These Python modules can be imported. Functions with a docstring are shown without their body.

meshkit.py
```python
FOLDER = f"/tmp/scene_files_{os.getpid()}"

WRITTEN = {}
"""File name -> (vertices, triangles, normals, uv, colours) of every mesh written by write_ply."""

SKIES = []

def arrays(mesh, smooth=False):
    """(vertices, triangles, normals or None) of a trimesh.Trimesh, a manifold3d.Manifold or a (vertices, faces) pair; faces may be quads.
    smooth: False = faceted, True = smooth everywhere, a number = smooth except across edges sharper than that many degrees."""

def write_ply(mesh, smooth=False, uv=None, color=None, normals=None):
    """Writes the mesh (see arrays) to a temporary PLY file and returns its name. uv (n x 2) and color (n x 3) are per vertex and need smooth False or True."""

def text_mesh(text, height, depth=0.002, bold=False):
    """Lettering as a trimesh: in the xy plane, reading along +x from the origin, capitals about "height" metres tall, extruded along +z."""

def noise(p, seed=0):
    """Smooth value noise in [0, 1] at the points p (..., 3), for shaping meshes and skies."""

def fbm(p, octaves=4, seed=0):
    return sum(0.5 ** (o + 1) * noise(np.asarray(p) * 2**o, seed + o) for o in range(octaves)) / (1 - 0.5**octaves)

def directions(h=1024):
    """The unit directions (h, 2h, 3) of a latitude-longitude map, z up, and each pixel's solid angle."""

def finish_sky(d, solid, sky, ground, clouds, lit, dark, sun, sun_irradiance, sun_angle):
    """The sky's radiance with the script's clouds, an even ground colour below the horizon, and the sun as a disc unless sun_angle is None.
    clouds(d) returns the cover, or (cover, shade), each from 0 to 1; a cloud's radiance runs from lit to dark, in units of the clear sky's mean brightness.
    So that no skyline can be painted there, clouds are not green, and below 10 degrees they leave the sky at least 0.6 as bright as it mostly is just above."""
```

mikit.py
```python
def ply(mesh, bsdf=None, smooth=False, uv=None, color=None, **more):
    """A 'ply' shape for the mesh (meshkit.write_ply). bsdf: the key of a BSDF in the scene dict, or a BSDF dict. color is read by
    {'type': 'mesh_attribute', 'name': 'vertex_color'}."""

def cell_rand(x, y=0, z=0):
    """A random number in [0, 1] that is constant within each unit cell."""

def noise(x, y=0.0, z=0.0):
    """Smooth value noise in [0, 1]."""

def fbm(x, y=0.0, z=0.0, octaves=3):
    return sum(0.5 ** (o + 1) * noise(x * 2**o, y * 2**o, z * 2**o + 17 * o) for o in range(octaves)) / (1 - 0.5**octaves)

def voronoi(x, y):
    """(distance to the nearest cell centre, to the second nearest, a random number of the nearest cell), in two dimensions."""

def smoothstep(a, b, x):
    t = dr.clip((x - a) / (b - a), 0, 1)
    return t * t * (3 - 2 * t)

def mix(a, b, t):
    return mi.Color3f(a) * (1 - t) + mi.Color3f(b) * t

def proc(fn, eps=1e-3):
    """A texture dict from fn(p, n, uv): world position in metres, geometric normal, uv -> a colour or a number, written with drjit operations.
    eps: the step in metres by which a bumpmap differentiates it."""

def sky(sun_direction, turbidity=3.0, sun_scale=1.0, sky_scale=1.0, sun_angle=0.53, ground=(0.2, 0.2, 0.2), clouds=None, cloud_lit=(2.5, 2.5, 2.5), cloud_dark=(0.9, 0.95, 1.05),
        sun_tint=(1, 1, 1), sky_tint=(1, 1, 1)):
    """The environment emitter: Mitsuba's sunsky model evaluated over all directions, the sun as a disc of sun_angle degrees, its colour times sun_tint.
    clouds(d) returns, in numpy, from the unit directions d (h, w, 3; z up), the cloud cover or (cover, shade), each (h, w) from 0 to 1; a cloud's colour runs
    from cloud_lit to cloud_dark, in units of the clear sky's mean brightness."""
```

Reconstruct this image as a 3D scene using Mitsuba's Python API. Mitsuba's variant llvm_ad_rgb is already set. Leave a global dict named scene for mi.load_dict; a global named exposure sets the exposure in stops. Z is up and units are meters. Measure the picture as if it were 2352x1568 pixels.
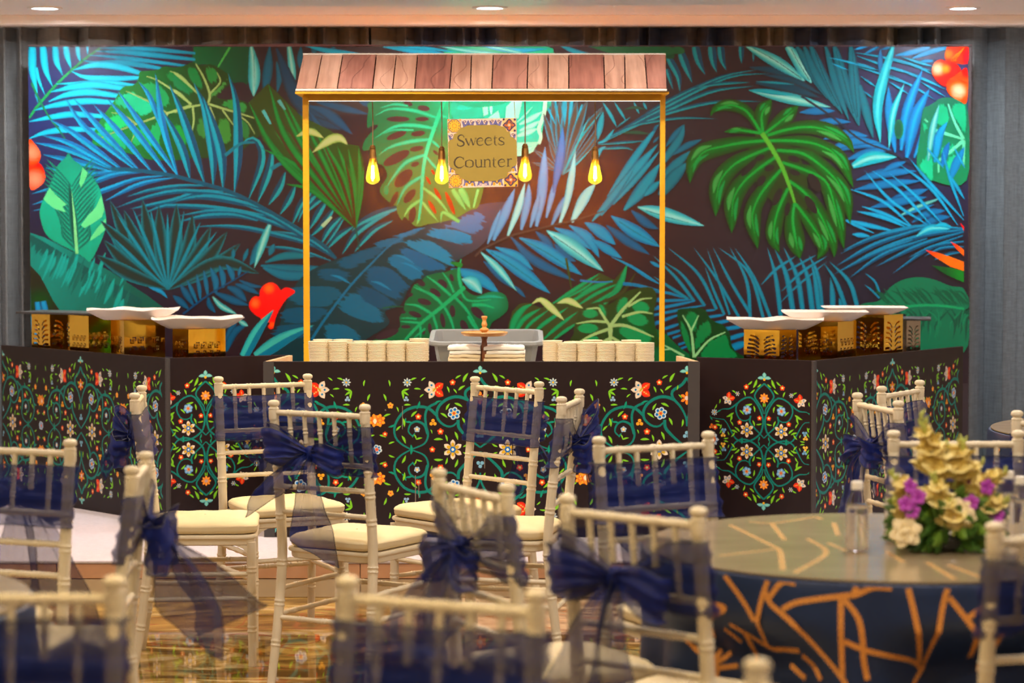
import math, random
import numpy as np, trimesh, shapely, shapely.geometry as sg
import mapbox_earcut as earcut
import mitsuba as mi, mikit, meshkit
import drjit as dr
from mikit import proc, noise as dnoise, fbm as dfbm, voronoi, smoothstep as dstep, mix as dmix
T = mi.ScalarTransform4f
PI = math.pi
scene, labels = {'type': 'scene'}, {}
# ---------------------------------------------------------------- camera, lamps, exposure
F, EYE, TILT = 5500.0, 1.57, 304 / 5500.0              # focal length in pixels of 2352, eye height, downward pitch (tangent)
exposure = 0.92
FOCUS, APERTURE = 9.35, 0.0125
_c, _s = math.cos(math.atan(TILT)), math.sin(math.atan(TILT))
scene['camera'] = {'type': 'thinlens', 'fov': math.degrees(2 * math.atan(1176 / F)), 'fov_axis': 'x', 'aperture_radius': APERTURE, 'focus_distance': FOCUS,
                   'near_clip': 0.1, 'far_clip': 60.0,
                   'to_world': T().look_at(origin=[0, 0, EYE], target=[0, _c, EYE - _s], up=[0, 0, 1])}
CEIL = 2.56
WARM, NEUTRAL, YELLOW = (1.0, 0.80, 0.60), (1.0, 0.93, 0.86), (1.0, 0.78, 0.40)
# recessed ceiling downlights: x, y, colour, radiance
LAMPS = [(-2.30, 11.86, NEUTRAL, 380), (-0.11, 11.84, NEUTRAL, 340), (2.22, 11.86, NEUTRAL, 400),
         (-0.80, 9.95, NEUTRAL, 260), (0.55, 9.95, NEUTRAL, 260), (-2.6, 9.7, NEUTRAL, 200), (2.5, 9.7, NEUTRAL, 200),
         (-1.0, 8.9, YELLOW, 330), (0.15, 8.9, YELLOW, 300), (2.2, 8.0, NEUTRAL, 240), (-2.6, 7.9, NEUTRAL, 240),
         (-0.5, 6.9, NEUTRAL, 300), (1.1, 6.5, NEUTRAL, 300), (-2.2, 6.0, NEUTRAL, 240), (2.8, 5.6, NEUTRAL, 240),
         (-0.5, 3.9, YELLOW, 330), (0.8, 4.6, NEUTRAL, 260), (-1.6, 4.3, YELLOW, 260), (2.6, 3.4, NEUTRAL, 240),
         (0.0, 2.4, YELLOW, 240), (-2.2, 1.0, NEUTRAL, 240), (2.2, 1.0, NEUTRAL, 240), (0.0, -0.6, NEUTRAL, 240), (-3.2, -1.6, NEUTRAL, 240), (3.2, -1.6, NEUTRAL, 240)]


def at(px, py, Y):
    """The point at depth Y that the photograph shows at pixel (px, py) of 2352 x 1568 (arrays allowed)."""
    a, b = (np.asarray(px, float) - 1176) / F, (784 - np.asarray(py, float)) / F
    k = Y / (_c + b * _s)
    return np.stack([a * k, np.broadcast_to(Y, np.shape(k)) * 1.0, EYE + k * (b * _c - _s)], -1)


def on_floor(px, py, z=0.0):
    a, b = (px - 1176) / F, (784 - py) / F
    d = np.array([a, _c + b * _s, b * _c - _s])
    return np.array([0, 0, EYE]) + d * (z - EYE) / d[2]


# ---------------------------------------------------------------- helpers
def ply(mesh, mat, **k):
    return mikit.ply(mesh, 'mat_' + mat, **k)


def lin(*c):
    c = np.asarray(c if len(c) > 1 else c[0], float) / 255
    return np.where(c <= 0.04045, c / 12.92, ((c + 0.055) / 1.055) ** 2.4)


def rgb(c):
    return {'type': 'rgb', 'value': [float(x) for x in c]}


def bsdf(name, color, rough=0.5, two=True, **k):
    d = {'type': 'principled', 'base_color': color if isinstance(color, dict) else rgb(color), 'roughness': rough, 'specular': 0.5}
    d.update(k)
    scene['mat_' + name] = {'type': 'twosided', 'bsdf': d} if two else d
    return name


def spline(pts, n):
    """Catmull-Rom through pts, n samples evenly in parameter."""
    p = np.asarray(pts, float)
    if len(p) == 2:
        t = np.linspace(0, 1, n)[:, None]
        return p[0] * (1 - t) + p[1] * t
    q = np.vstack([2 * p[0] - p[1], p, 2 * p[-1] - p[-2]])
    d = np.concatenate([[0], np.cumsum(np.linalg.norm(np.diff(p, axis=0), axis=1) + 1e-9)])
    s = np.linspace(0, d[-1], n)
    i = np.clip(np.searchsorted(d, s, side='right') - 1, 0, len(p) - 2)
    t = ((s - d[i]) / (d[i + 1] - d[i]))[:, None]
    a, b, c, e = q[i], q[i + 1], q[i + 2], q[i + 3]
    return 0.5 * (2 * b + (c - a) * t + (2 * a - 5 * b + 4 * c - e) * t * t + (3 * b - 3 * c + e - a) * t ** 3)


def grid_mesh(g, wrap=False):
    """(vertices, triangles) of a grid of points (nu, nv, 3)."""
    nu, nv = g.shape[:2]
    i, j = np.meshgrid(np.arange(nu - 1), np.arange(nv if wrap else nv - 1), indexing='ij')
    k = (j + 1) % nv
    q = np.stack([i * nv + j, (i + 1) * nv + j, (i + 1) * nv + k, i * nv + k], -1).reshape(-1, 4)
    return g.reshape(-1, 3), np.vstack([q[:, [0, 1, 2]], q[:, [0, 2, 3]]])


def join(*ms):
    vs, fs, n = [], [], 0
    for m in ms:
        v, f = (np.asarray(m.vertices), np.asarray(m.faces)) if hasattr(m, 'vertices') else m
        vs.append(v); fs.append(f + n); n += len(v)
    return np.vstack(vs), np.vstack(fs)


def tube(path, r, sides=10, cap=True):
    p = np.asarray(path, float)
    t = np.gradient(p, axis=0); t /= np.linalg.norm(t, axis=1, keepdims=True) + 1e-12
    up = np.array([0, 0, 1.0]) if abs(t[:, 2]).max() < 0.9 else (np.array([1.0, 0, 0]) if abs(t[:, 0]).max() < 0.9 else np.array([0, 1.0, 0.0]))
    a = np.cross(t, up); a /= np.linalg.norm(a, axis=1, keepdims=True) + 1e-12
    b = np.cross(t, a)
    ang = np.arange(sides) * 2 * PI / sides
    r = np.broadcast_to(np.asarray(r, float), (len(p),))
    g = p[:, None] + r[:, None, None] * (np.cos(ang)[None, :, None] * a[:, None] + np.sin(ang)[None, :, None] * b[:, None])
    v, f = grid_mesh(g, True)
    if cap:
        n = len(v)
        v = np.vstack([v, p[:1], p[-1:]])
        k = np.arange(sides)
        f = np.vstack([f, np.stack([k, (k + 1) % sides, k * 0 + n], 1), np.stack([(k + 1) % sides + n - sides, k + n - sides, k * 0 + n + 1], 1)])
    return outward(v, f)


def outward(v, f):
    """Turns the triangles so that the enclosed volume counts positive."""
    t = v[f] - v.mean(0)
    return v, f if np.einsum('ij,ij->', t[:, 0], np.cross(t[:, 1], t[:, 2])) > 0 else f[:, ::-1]


def lathe(prof, n=24, c=(0, 0, 0)):
    prof = np.asarray(prof, float)
    ang = np.arange(n) * 2 * PI / n
    g = np.stack([prof[:, :1] * np.cos(ang), prof[:, :1] * np.sin(ang), np.broadcast_to(prof[:, 1:], (len(prof), n))], -1) + np.asarray(c, float)
    return outward(*grid_mesh(g, True))


def box(x0, x1, y0, y1, z0, z1, b=0.0):
    """Box, its edges chamfered by b."""
    if b <= 0:
        v = np.array([[x, y, z] for x in (x0, x1) for y in (y0, y1) for z in (z0, z1)], float)
        return v, np.array([[0, 1, 3], [0, 3, 2], [4, 6, 7], [4, 7, 5], [0, 4, 5], [0, 5, 1], [2, 3, 7], [2, 7, 6], [0, 2, 6], [0, 6, 4], [1, 5, 7], [1, 7, 3]])
    pts = [[x + (b if x == x0 else -b) * (k != 0), y + (b if y == y0 else -b) * (k != 1), z + (b if z == z0 else -b) * (k != 2)]
           for x in (x0, x1) for y in (y0, y1) for z in (z0, z1) for k in range(3)]
    h = trimesh.convex.convex_hull(np.array(pts))
    return np.array(h.vertices), np.array(h.faces)


def poly_mesh(p):
    """(2D vertices, triangles) of a shapely polygon."""
    vs, fs, n = [], [], 0
    for q in getattr(p, 'geoms', [p]):
        if q.is_empty or q.geom_type != 'Polygon':
            continue
        rings = [np.array(q.exterior.coords)[:-1]] + [np.array(r.coords)[:-1] for r in q.interiors]
        v = np.vstack(rings)
        f = np.asarray(earcut.triangulate_float64(v, np.cumsum([len(r) for r in rings]).astype(np.uint32))).reshape(-1, 3).astype(int)
        vs.append(v); fs.append(f + n); n += len(v)
    return np.vstack(vs), np.vstack(fs)


def extrude(p, h):
    ms = [trimesh.creation.extrude_polygon(q, h, engine='earcut') for q in getattr(p, 'geoms', [p])]
    return join(*ms)


def rot(m, axis, deg, about=(0, 0, 0)):
    M = trimesh.transformations.rotation_matrix(math.radians(deg), axis, about)
    v, f = (m.vertices, m.faces) if hasattr(m, 'vertices') else m
    return np.asarray(v) @ M[:3, :3].T + M[:3, 3], np.asarray(f)


def move(m, d):
    return np.asarray(m[0]) + np.asarray(d, float), m[1]


_count = {}


def numbered(name):
    k = _count.get(name, 0)
    _count[name] = k + 1
    return name if k == 0 else f'{name}_{k:03d}'


def thing(name, label=None, cat=None, group=None, kind=None):
    key = numbered(name)
    d = labels[key] = {}
    for a, b in (('label', label), ('category', cat), ('group', group), ('kind', kind)):
        if b: d[a] = b
    return key


def put(key, mesh, mat, smooth=False, **k):
    """One entry of the scene."""
    scene[key] = ply(mesh, mat, smooth=smooth, **k)
    return key


def part(parent, name, mesh, mat=None, smooth=False, label=None, kind=None, **k):
    key = parent + '__' + numbered(parent + '__' + name)[len(parent) + 2:]
    d = mesh if isinstance(mesh, dict) else ply(mesh, mat, smooth=smooth)
    scene[key] = {**d, **k}
    if label or kind:
        labels[key] = {a: b for a, b in (('label', label), ('kind', kind)) if b}
    return key


def struct(key, mesh, mat, label, smooth=False):
    labels[key] = {'label': label, 'kind': 'structure'}
    return put(key, mesh, mat, smooth)


# ---------------------------------------------------------------- the room
VC = {'type': 'mesh_attribute', 'name': 'vertex_color'}


def floor_color(p, n, uv):
    x, y = p.x, p.y
    w = dfbm(x * 1.3, y * 1.9, 1.0, 3)
    q = dfbm(x * 0.9 + 4.0, y * 1.6, 6.0, 2)
    a = dfbm(x * 2.2 + w * 3.0, y * 4.2 + w * 3.2, 3.0, 5)
    b = dfbm(x * 6 + w * 7, y * 17 + w * 8, 5.0, 5)
    v = dr.abs(dfbm(x * 2.6 + 9, y * 5.0 + w * 4, 8.0, 4) - 0.5)
    gold = dmix(mi.Color3f(0.10, 0.050, 0.008), mi.Color3f(0.34, 0.21, 0.05), dstep(0.36, 0.64, a * 0.45 + b * 0.55))
    tan = dmix(mi.Color3f(0.13, 0.075, 0.040), mi.Color3f(0.38, 0.27, 0.18), dstep(0.36, 0.64, a * 0.4 + b * 0.6))
    c = dmix(gold, tan, dstep(0.42, 0.58, q))
    c = dmix(c, mi.Color3f(0.50, 0.38, 0.22), dstep(0.60, 0.74, b) * 0.5)
    return dmix(mi.Color3f(0.24, 0.07, 0.02), c, dstep(0.0, 0.03, v) * 0.85 + 0.15)


bsdf('floor_marble', proc(floor_color), 0.035, specular=0.75)
bsdf('ceiling_paint', (0.92, 0.90, 0.85), 0.35)
bsdf('wall_paint', (0.66, 0.62, 0.54), 0.6)
bsdf('white_metal', (0.85, 0.85, 0.83), 0.3)
X0, X1, Y0, Y1 = -4.6, 4.6, -3.2, 13.2
struct('floor', box(X0, X1, Y0, Y1, -0.1, 0), 'floor_marble', 'polished golden brown veined marble floor')
struct('ceiling', box(X0, X1, Y0, Y1, CEIL, CEIL + 0.1), 'ceiling_paint', 'smooth cream ceiling with a recessed downlight')
struct('wall_back', box(X0, X1, Y1, Y1 + 0.1, -0.1, CEIL + 0.1), 'wall_paint', 'plain cream wall behind the curtains')
struct('wall_left', box(X0 - 0.1, X0, Y0, Y1, -0.1, CEIL + 0.1), 'wall_paint', 'plain cream side wall of the hall')
struct('wall_right', box(X1, X1 + 0.1, Y0, Y1, -0.1, CEIL + 0.1), 'wall_paint', 'plain cream side wall of the hall')
struct('wall_front', box(X0, X1, Y0 - 0.1, Y0, -0.1, CEIL + 0.1), 'wall_paint', 'plain cream wall behind the camera')
# the shallow pelmet where the ceiling ends above the curtains
PEL = 12.30
struct('trim_1', box(X0, X1, PEL, PEL + 0.12, CEIL - 0.05, CEIL, 0.004), 'ceiling_paint', 'shallow cream pelmet edge above the curtains')
for i, (x, y, c, L) in enumerate(LAMPS):
    k = thing('ceiling_downlight', 'round recessed ceiling downlight with a white ring' if i != 1 else 'round recessed downlight in the cream ceiling above the sweets kiosk', 'ceiling light', None if i == 1 else 'downlights across the hall ceiling')
    part(k, 'ring', lathe([(0.088, CEIL), (0.086, CEIL - 0.006), (0.066, CEIL - 0.007), (0.062, CEIL - 0.001)], 32, (x, y, 0)), 'white_metal', 40)
    ang = np.arange(24) * 2 * PI / 24
    disc = np.vstack([np.stack([0.061 * np.cos(ang) + x, 0.061 * np.sin(ang) + y, ang * 0 + CEIL - 0.002], 1), [[x, y, CEIL - 0.002]]])
    f = np.stack([(np.arange(24) + 1) % 24, np.arange(24), np.full(24, 24)], 1)
    part(k, 'lamp', (disc, f), 'white_metal', emitter={'type': 'area', 'radiance': rgb(np.array(c) * L)})
# ---------------------------------------------------------------- curtains behind the backdrop
def curtain_color(p, n, uv):
    a = dnoise(p.x * 260, p.z * 18, 2.0) * 0.5 + dnoise(p.x * 40, p.z * 240, 7.0) * 0.5
    s = dstep(0.38, 0.62, dnoise(p.x * 8.2, 0.5, 3.0) * 0.7 + dnoise(p.x * 17.0, 2.5, 9.0) * 0.3)
    return dmix(mi.Color3f(0.46, 0.40, 0.31), mi.Color3f(0.12, 0.165, 0.27), s) * (0.75 + 0.5 * a)


bsdf('curtain_cloth', proc(curtain_color), 0.75, two=True, sheen=0.3)
def curtain_grey(p, n, uv):
    a = dnoise(p.x * 260, p.z * 18, 2.0) * 0.5 + dnoise(p.x * 40, p.z * 240, 7.0) * 0.5
    s = dstep(0.35, 0.65, dnoise(p.x * 7.0, 1.5, 3.0))
    return dmix(mi.Color3f(0.36, 0.35, 0.33), mi.Color3f(0.17, 0.215, 0.26), s) * (0.8 + 0.4 * a)


bsdf('curtain_grey', proc(curtain_grey), 0.75, sheen=0.2)
bsdf('rail_metal', (0.5, 0.5, 0.5), 0.35, metallic=0.8)
rng = np.random.default_rng(5)
edges = [-3.3, -2.06, -0.75, 0.72, 2.04, 3.3]
names = ['grey blue curtain panel at the far left of the backdrop', 'dark pleated curtain seen above the left of the backdrop', 'dark pleated curtain seen above the wooden kiosk roof',
         'dark pleated curtain seen above the right of the backdrop', 'tall grey blue curtain hanging right of the backdrop']
for i, lab in enumerate(names):
    k = thing('curtain', lab, 'curtain')
    x = np.linspace(edges[i] + 0.004, edges[i + 1] - 0.004, 420)
    wide = i in (0, 4)
    ph = 2 * PI * (x * (6.0 if wide else 8.6) + 0.35 * np.sin(x * 7 + i) + 0.2 * np.sin(x * 19 + 2 * i))
    amp = (0.085 if wide else 0.065) + 0.012 * np.sin(x * 5.1 + i)
    z = np.linspace(0.02, CEIL - 0.03, 12)
    g = np.zeros((len(z), len(x), 3))
    g[..., 0] = np.clip(x + 0.016 * np.sin(2 * ph), edges[i] + 0.003, edges[i + 1] - 0.003)
    g[..., 1] = 12.80 + amp * np.sign(np.sin(ph)) * np.abs(np.sin(ph)) ** 0.75 * (0.8 + 0.3 * (1 - z[:, None] / CEIL))
    g[..., 2] = z[:, None]
    part(k, 'cloth', grid_mesh(g), 'curtain_grey' if wide else 'curtain_cloth', True)
k = thing('curtain_rail', 'slim metal rail carrying the curtains under the ceiling', 'curtain rail')
part(k, 'rail', box(-3.4, 3.4, 12.78, 12.83, CEIL - 0.03, CEIL - 0.001, 0.003), 'rail_metal')

# ---------------------------------------------------------------- printed art: flat coloured outlines laid on a panel
class Art:
    """Flat printed shapes; each is a small 2D mesh with colours; later shapes lie over earlier ones."""
    sat = 1.0

    def __init__(self):
        self.items, self.frame, self.motif = [], (0, 0, 1.0), 'print'

    def z(self, x, y, s):
        self.frame = (x, y, s)

    def px(self, p):
        p = np.atleast_2d(np.asarray(p, float))
        return p / self.frame[2] + self.frame[:2]

    def raw(self, v, f, c):
        c = np.broadcast_to(np.asarray(c, float), (len(v), 3))
        g = c @ np.array([0.2126, 0.7152, 0.0722])
        self.items.append((self.motif, v, f, np.maximum(g[:, None] + self.sat * (c - g[:, None]), 0.0)))

    def blade(self, pts, w, cols, n=14, peak=0.5, start=0.15, end=0.0, side=0):
        """A leaflet along pts, w wide. cols = (edge, light) or (edge, mid, light). side: -1 / 1 puts the light half on one side, 0 in the middle."""
        p = spline(self.px(pts), n)
        w = w / self.frame[2]
        t = np.gradient(p, axis=0); t /= np.linalg.norm(t, axis=1, keepdims=True) + 1e-9
        nrm = np.stack([-t[:, 1], t[:, 0]], 1)
        u = np.linspace(0, 1, n)
        prof = np.where(u < peak, start + (1 - start) * np.sin(PI / 2 * u / peak), end + (1 - end) * np.maximum(np.cos(PI / 2 * (u - peak) / (1 - peak)), 0) ** 0.9)
        cols = [lin(c) for c in cols]
        e, m, l = cols[0], cols[len(cols) // 2], cols[-1]
        if side:
            tt, cc = [-1, -0.05, 0.05, 0.6, 1], [e, e, l, l, m]
            tt = np.array(tt) * side
        else:
            tt, cc = np.array([-1, -0.45, 0, 0.45, 1]), [e, m, l, m, e]
        v = p[:, None] + nrm[:, None] * (tt[None, :, None] * prof[:, None, None] * w / 2)
        k = len(tt)
        c = np.broadcast_to(np.array(cc)[None], (n, k, 3)).reshape(-1, 3).copy()
        i, j = np.meshgrid(np.arange(n - 1), np.arange(k - 1), indexing='ij')
        q = np.stack([i * k + j, (i + 1) * k + j, (i + 1) * k + j + 1, i * k + j + 1], -1).reshape(-1, 4)
        self.raw(v.reshape(-1, 2), np.vstack([q[:, :3], q[:, [0, 2, 3]]]), c)

    def line(self, pts, w, col, taper=0.5, n=16):
        self.blade(pts, w, (col, col), n=n, peak=0.02, start=1.0, end=taper)

    def poly(self, pts, col, smooth=True, n=None, hi=None, grad=None, jag=0, jdir=None, seed=0):
        """A filled outline. hi: ((x, y), radius, colour) a soft highlight. grad: (p0, p1, colour at p1). jag: depth of a frayed edge along jdir."""
        p = self.px(pts)
        if smooth:
            m = n or 5 * len(p)
            p = spline(np.vstack([p[-1:], p, p[:2]]), m + 2 * m // len(p))
            k = max(1, m // len(p[0:1]) // 1000)
            q = self.px(pts)
            full = [q[(i + j) % len(q)] for i in range(len(q)) for j in (0,)]
            full = np.array(full)
            r = []
            for i in range(len(full)):
                a, b, c, d = full[i - 1], full[i], full[(i + 1) % len(full)], full[(i + 2) % len(full)]
                for t in np.linspace(0, 1, 6)[:-1]:
                    r.append(0.5 * (2 * b + (c - a) * t + (2 * a - 5 * b + 4 * c - d) * t * t + (3 * b - 3 * c + d - a) * t ** 3))
            p = np.array(r)
        if jag:
            rr = np.random.default_rng(seed + len(self.items))
            d = np.asarray(jdir, float) / np.linalg.norm(jdir)
            ctr = p.mean(0)
            s = np.sign((p - ctr) @ d)
            q = []
            for i in range(len(p)):
                a, b = p[i], p[(i + 1) % len(p)]
                for t in (0.0, 0.33, 0.66):
                    x = a * (1 - t) + b * t
                    s = np.sign((x - ctr) @ d)
                    q.append(x + d * s * jag / self.frame[2] * rr.uniform(-0.9, 1.0) * ((len(q) % 2) * 1.6 - 0.6))
            p = np.array(q)
        g = sg.Polygon(p).buffer(0)
        if g.is_empty:
            return
        v, f = poly_mesh(g)
        col = lin(col)
        c = np.repeat(col[None], len(v), 0)
        if hi or grad:
            m = trimesh.remesh.subdivide_to_size(np.c_[v, np.zeros(len(v))], f, max(6.0, np.ptp(v, 0).max() / 14), max_iter=12)
            v, f = m[0][:, :2], m[1]
            c = np.repeat(col[None], len(v), 0)
            if grad:
                a, b = self.px([grad[0]])[0], self.px([grad[1]])[0]
                t = np.clip((v - a) @ (b - a) / ((b - a) @ (b - a)), 0, 1)[:, None]
                c = c * (1 - t) + lin(grad[2]) * t
            for h in (hi if isinstance(hi, list) else [hi]) if hi else []:
                t = np.clip(1 - np.linalg.norm(v - self.px([h[0]])[0], axis=1) / (h[1] / self.frame[2]), 0, 1)[:, None]
                t = t * t * (3 - 2 * t)
                c = c * (1 - t) + lin(h[2]) * t
        self.raw(v, f, c)

    def oval(self, x, y, a, b, deg, col, hi=None):
        t = np.arange(14) * 2 * PI / 14
        r = math.radians(deg)
        p = np.stack([x + a * np.cos(t) * math.cos(r) - b * np.sin(t) * math.sin(r), y + a * np.cos(t) * math.sin(r) + b * np.sin(t) * math.cos(r)], 1)
        self.poly(p, col, smooth=False, hi=hi)

    def bake(self, place, step=3e-5, clip=None):
        """{motif: (mesh, colours)}; place(points, height) lifts print coordinates to the panel."""
        boxes = np.array([[*v.min(0), *v.max(0)] for _, v, _, _ in self.items])
        level, out = np.zeros(len(boxes), int), {}
        for i, b in enumerate(boxes):
            o = boxes[:i]
            hit = (o[:, 0] < b[2]) & (o[:, 2] > b[0]) & (o[:, 1] < b[3]) & (o[:, 3] > b[1])
            level[i] = 1 + (level[:i][hit].max() if hit.any() else 0)
        for (m, v, f, c), l in zip(self.items, level):
            if clip is not None:
                vv = np.clip(v, clip[:2], clip[2:])
                tri = vv[f]
                e1, e2 = tri[:, 1] - tri[:, 0], tri[:, 2] - tri[:, 0]
                f = f[np.abs(e1[:, 0] * e2[:, 1] - e1[:, 1] * e2[:, 0]) > 1e-3]
                v = vv
                if not len(f):
                    continue
            o = out.setdefault(m, [[], [], [], 0])
            o[0].append(place(v, l * step)); o[1].append(f + o[3]); o[2].append(c); o[3] += len(v)
        return {m: ((np.vstack(o[0]), np.vstack(o[1])), np.vstack(o[2])) for m, o in out.items()}


bsdf('printed_vinyl', VC, 0.25, two=True, specular=0.6)
# ---------------------------------------------------------------- the tropical backdrop: print drawn leaf by leaf
art = Art(); art.sat = 1.22
BL, BM, BD = (0, 190, 225), (0, 135, 180), (0, 82, 125)          # bright, middle and deep leaflet blues
TL, TM, TD = (8, 150, 165), (0, 108, 130), (0, 66, 92)
PALE, BG = (125, 196, 192), (38, 26, 33)
CY, TE, DK = (BM, BL), (TD, TM, TL), ((12, 52, 70), (0, 84, 112))
PL = ((0, 130, 150), (95, 180, 180), (150, 210, 204))
GD, GM, GL, VN = (28, 56, 24), (6, 96, 48), (70, 140, 82), (140, 170, 112)
B, L, P, O = art.blade, art.line, art.poly, art.oval


def many(rows, cols, **k):
    for pts, w in rows:
        B(pts, w, cols, **k)


art.motif = 'printed_ground'
art.z(0, 0, 1)
Q = [[58, 108], [2224, 102], [2224, 880], [58, 880]]
P(Q, BG, smooth=False, hi=[((130, 260), 420, (22, 34, 84)), ((2160, 260), 420, (26, 36, 80)), ((200, 620), 420, (26, 26, 50)), ((2000, 650), 420, (28, 26, 46)), ((1350, 480), 260, (64, 30, 30))])
art.motif = 'printed_background_leaf'
art.z(400, 90, 5.8725)
P([(260, 130), (290, 100), (760, 92), (1000, 96), (1010, 560), (900, 620), (760, 560), (600, 400), (420, 340), (260, 340)], (4, 88, 54), grad=((300, 100), (1000, 600), (14, 60, 40)))
L([(750, 110), (660, 260), (590, 380)], 30, (84, 165, 92))
many([([(1290, 100), (1260, 450), (1210, 770)], 140), ([(1710, 100), (1690, 400)], 90), ([(1380, 300), (1420, 500), (1390, 720)], 90), ([(1900, 100), (1880, 200)], 90), ([(2150, 100), (2140, 200)], 120)], DK)
B([(1040, 100), (1080, 420), (1070, 775)], 165, PL, peak=.6, start=.3)
B([(1550, 100), (1590, 400), (1610, 720)], 100, PL, start=.6)
L([(1075, 200), (1085, 640)], 9, (0, 110, 120))
many([([(1380, 120), (1700, 860), (2200, 1160)], 200), ([(1500, 960), (1900, 1100), (2340, 1230)], 130), ([(2060, 850), (2349, 960)], 120)], ((24, 36, 50), (20, 54, 84)))
art.z(700, 220, 5.6)
many([([(60, 130), (300, 230), (620, 500)], 150), ([(150, 80), (450, 150), (830, 240)], 110), ([(60, 200), (200, 400), (360, 520)], 80), ([(700, 80), (900, 130)], 90)], ((26, 32, 48), (8, 68, 104)))

# left top frond
art.motif = 'printed_palm_frond'
art.z(50, 90, 5.8725)
many([([(215, 760), (150, 450), (142, 105)], 115), ([(320, 770), (235, 560), (195, 380)], 50), ([(415, 640), (320, 400), (285, 100)], 105), ([(555, 490), (470, 300), (450, 96)], 95), ([(670, 405), (620, 250), (592, 96)], 88),
      ([(800, 325), (765, 220), (750, 94)], 64), ([(890, 215), (886, 92)], 34), ([(222, 872), (185, 740)], 24)], CY, start=.06, end=.85, peak=.75)
L([(98, 1060), (240, 870), (500, 580), (820, 290), (1060, 118)], 36, (8, 122, 72), .8)
many([([(1050, 120), (1600, 125), (2340, 190)], 66), ([(990, 160), (1500, 185), (2340, 275)], 76), ([(905, 215), (1400, 255), (2230, 362)], 58), ([(830, 285), (1000, 315), (1400, 320), (1890, 395)], 80)], ((0, 92, 130), (0, 140, 172)), end=.5)
many([([(690, 415), (1000, 345), (1300, 372), (1610, 462)], 98), ([(668, 430), (850, 510), (1200, 530), (1590, 520)], 86), ([(460, 605), (800, 590), (1150, 582), (1530, 622)], 64), ([(390, 712), (700, 640), (1000, 615), (1390, 665)], 104),
      ([(362, 842), (600, 750), (900, 715), (1320, 765)], 98), ([(165, 960), (450, 890), (850, 835), (1280, 855)], 94), ([(100, 1112), (400, 1050), (700, 1012), (1120, 1045)], 88), ([(95, 1340), (350, 1250), (700, 1215), (1020, 1225)], 88)], CY, end=.6)
L([(130, 590), (240, 820), (370, 1050), (500, 1220), (600, 1370)], 27, (8, 100, 66))

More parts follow.
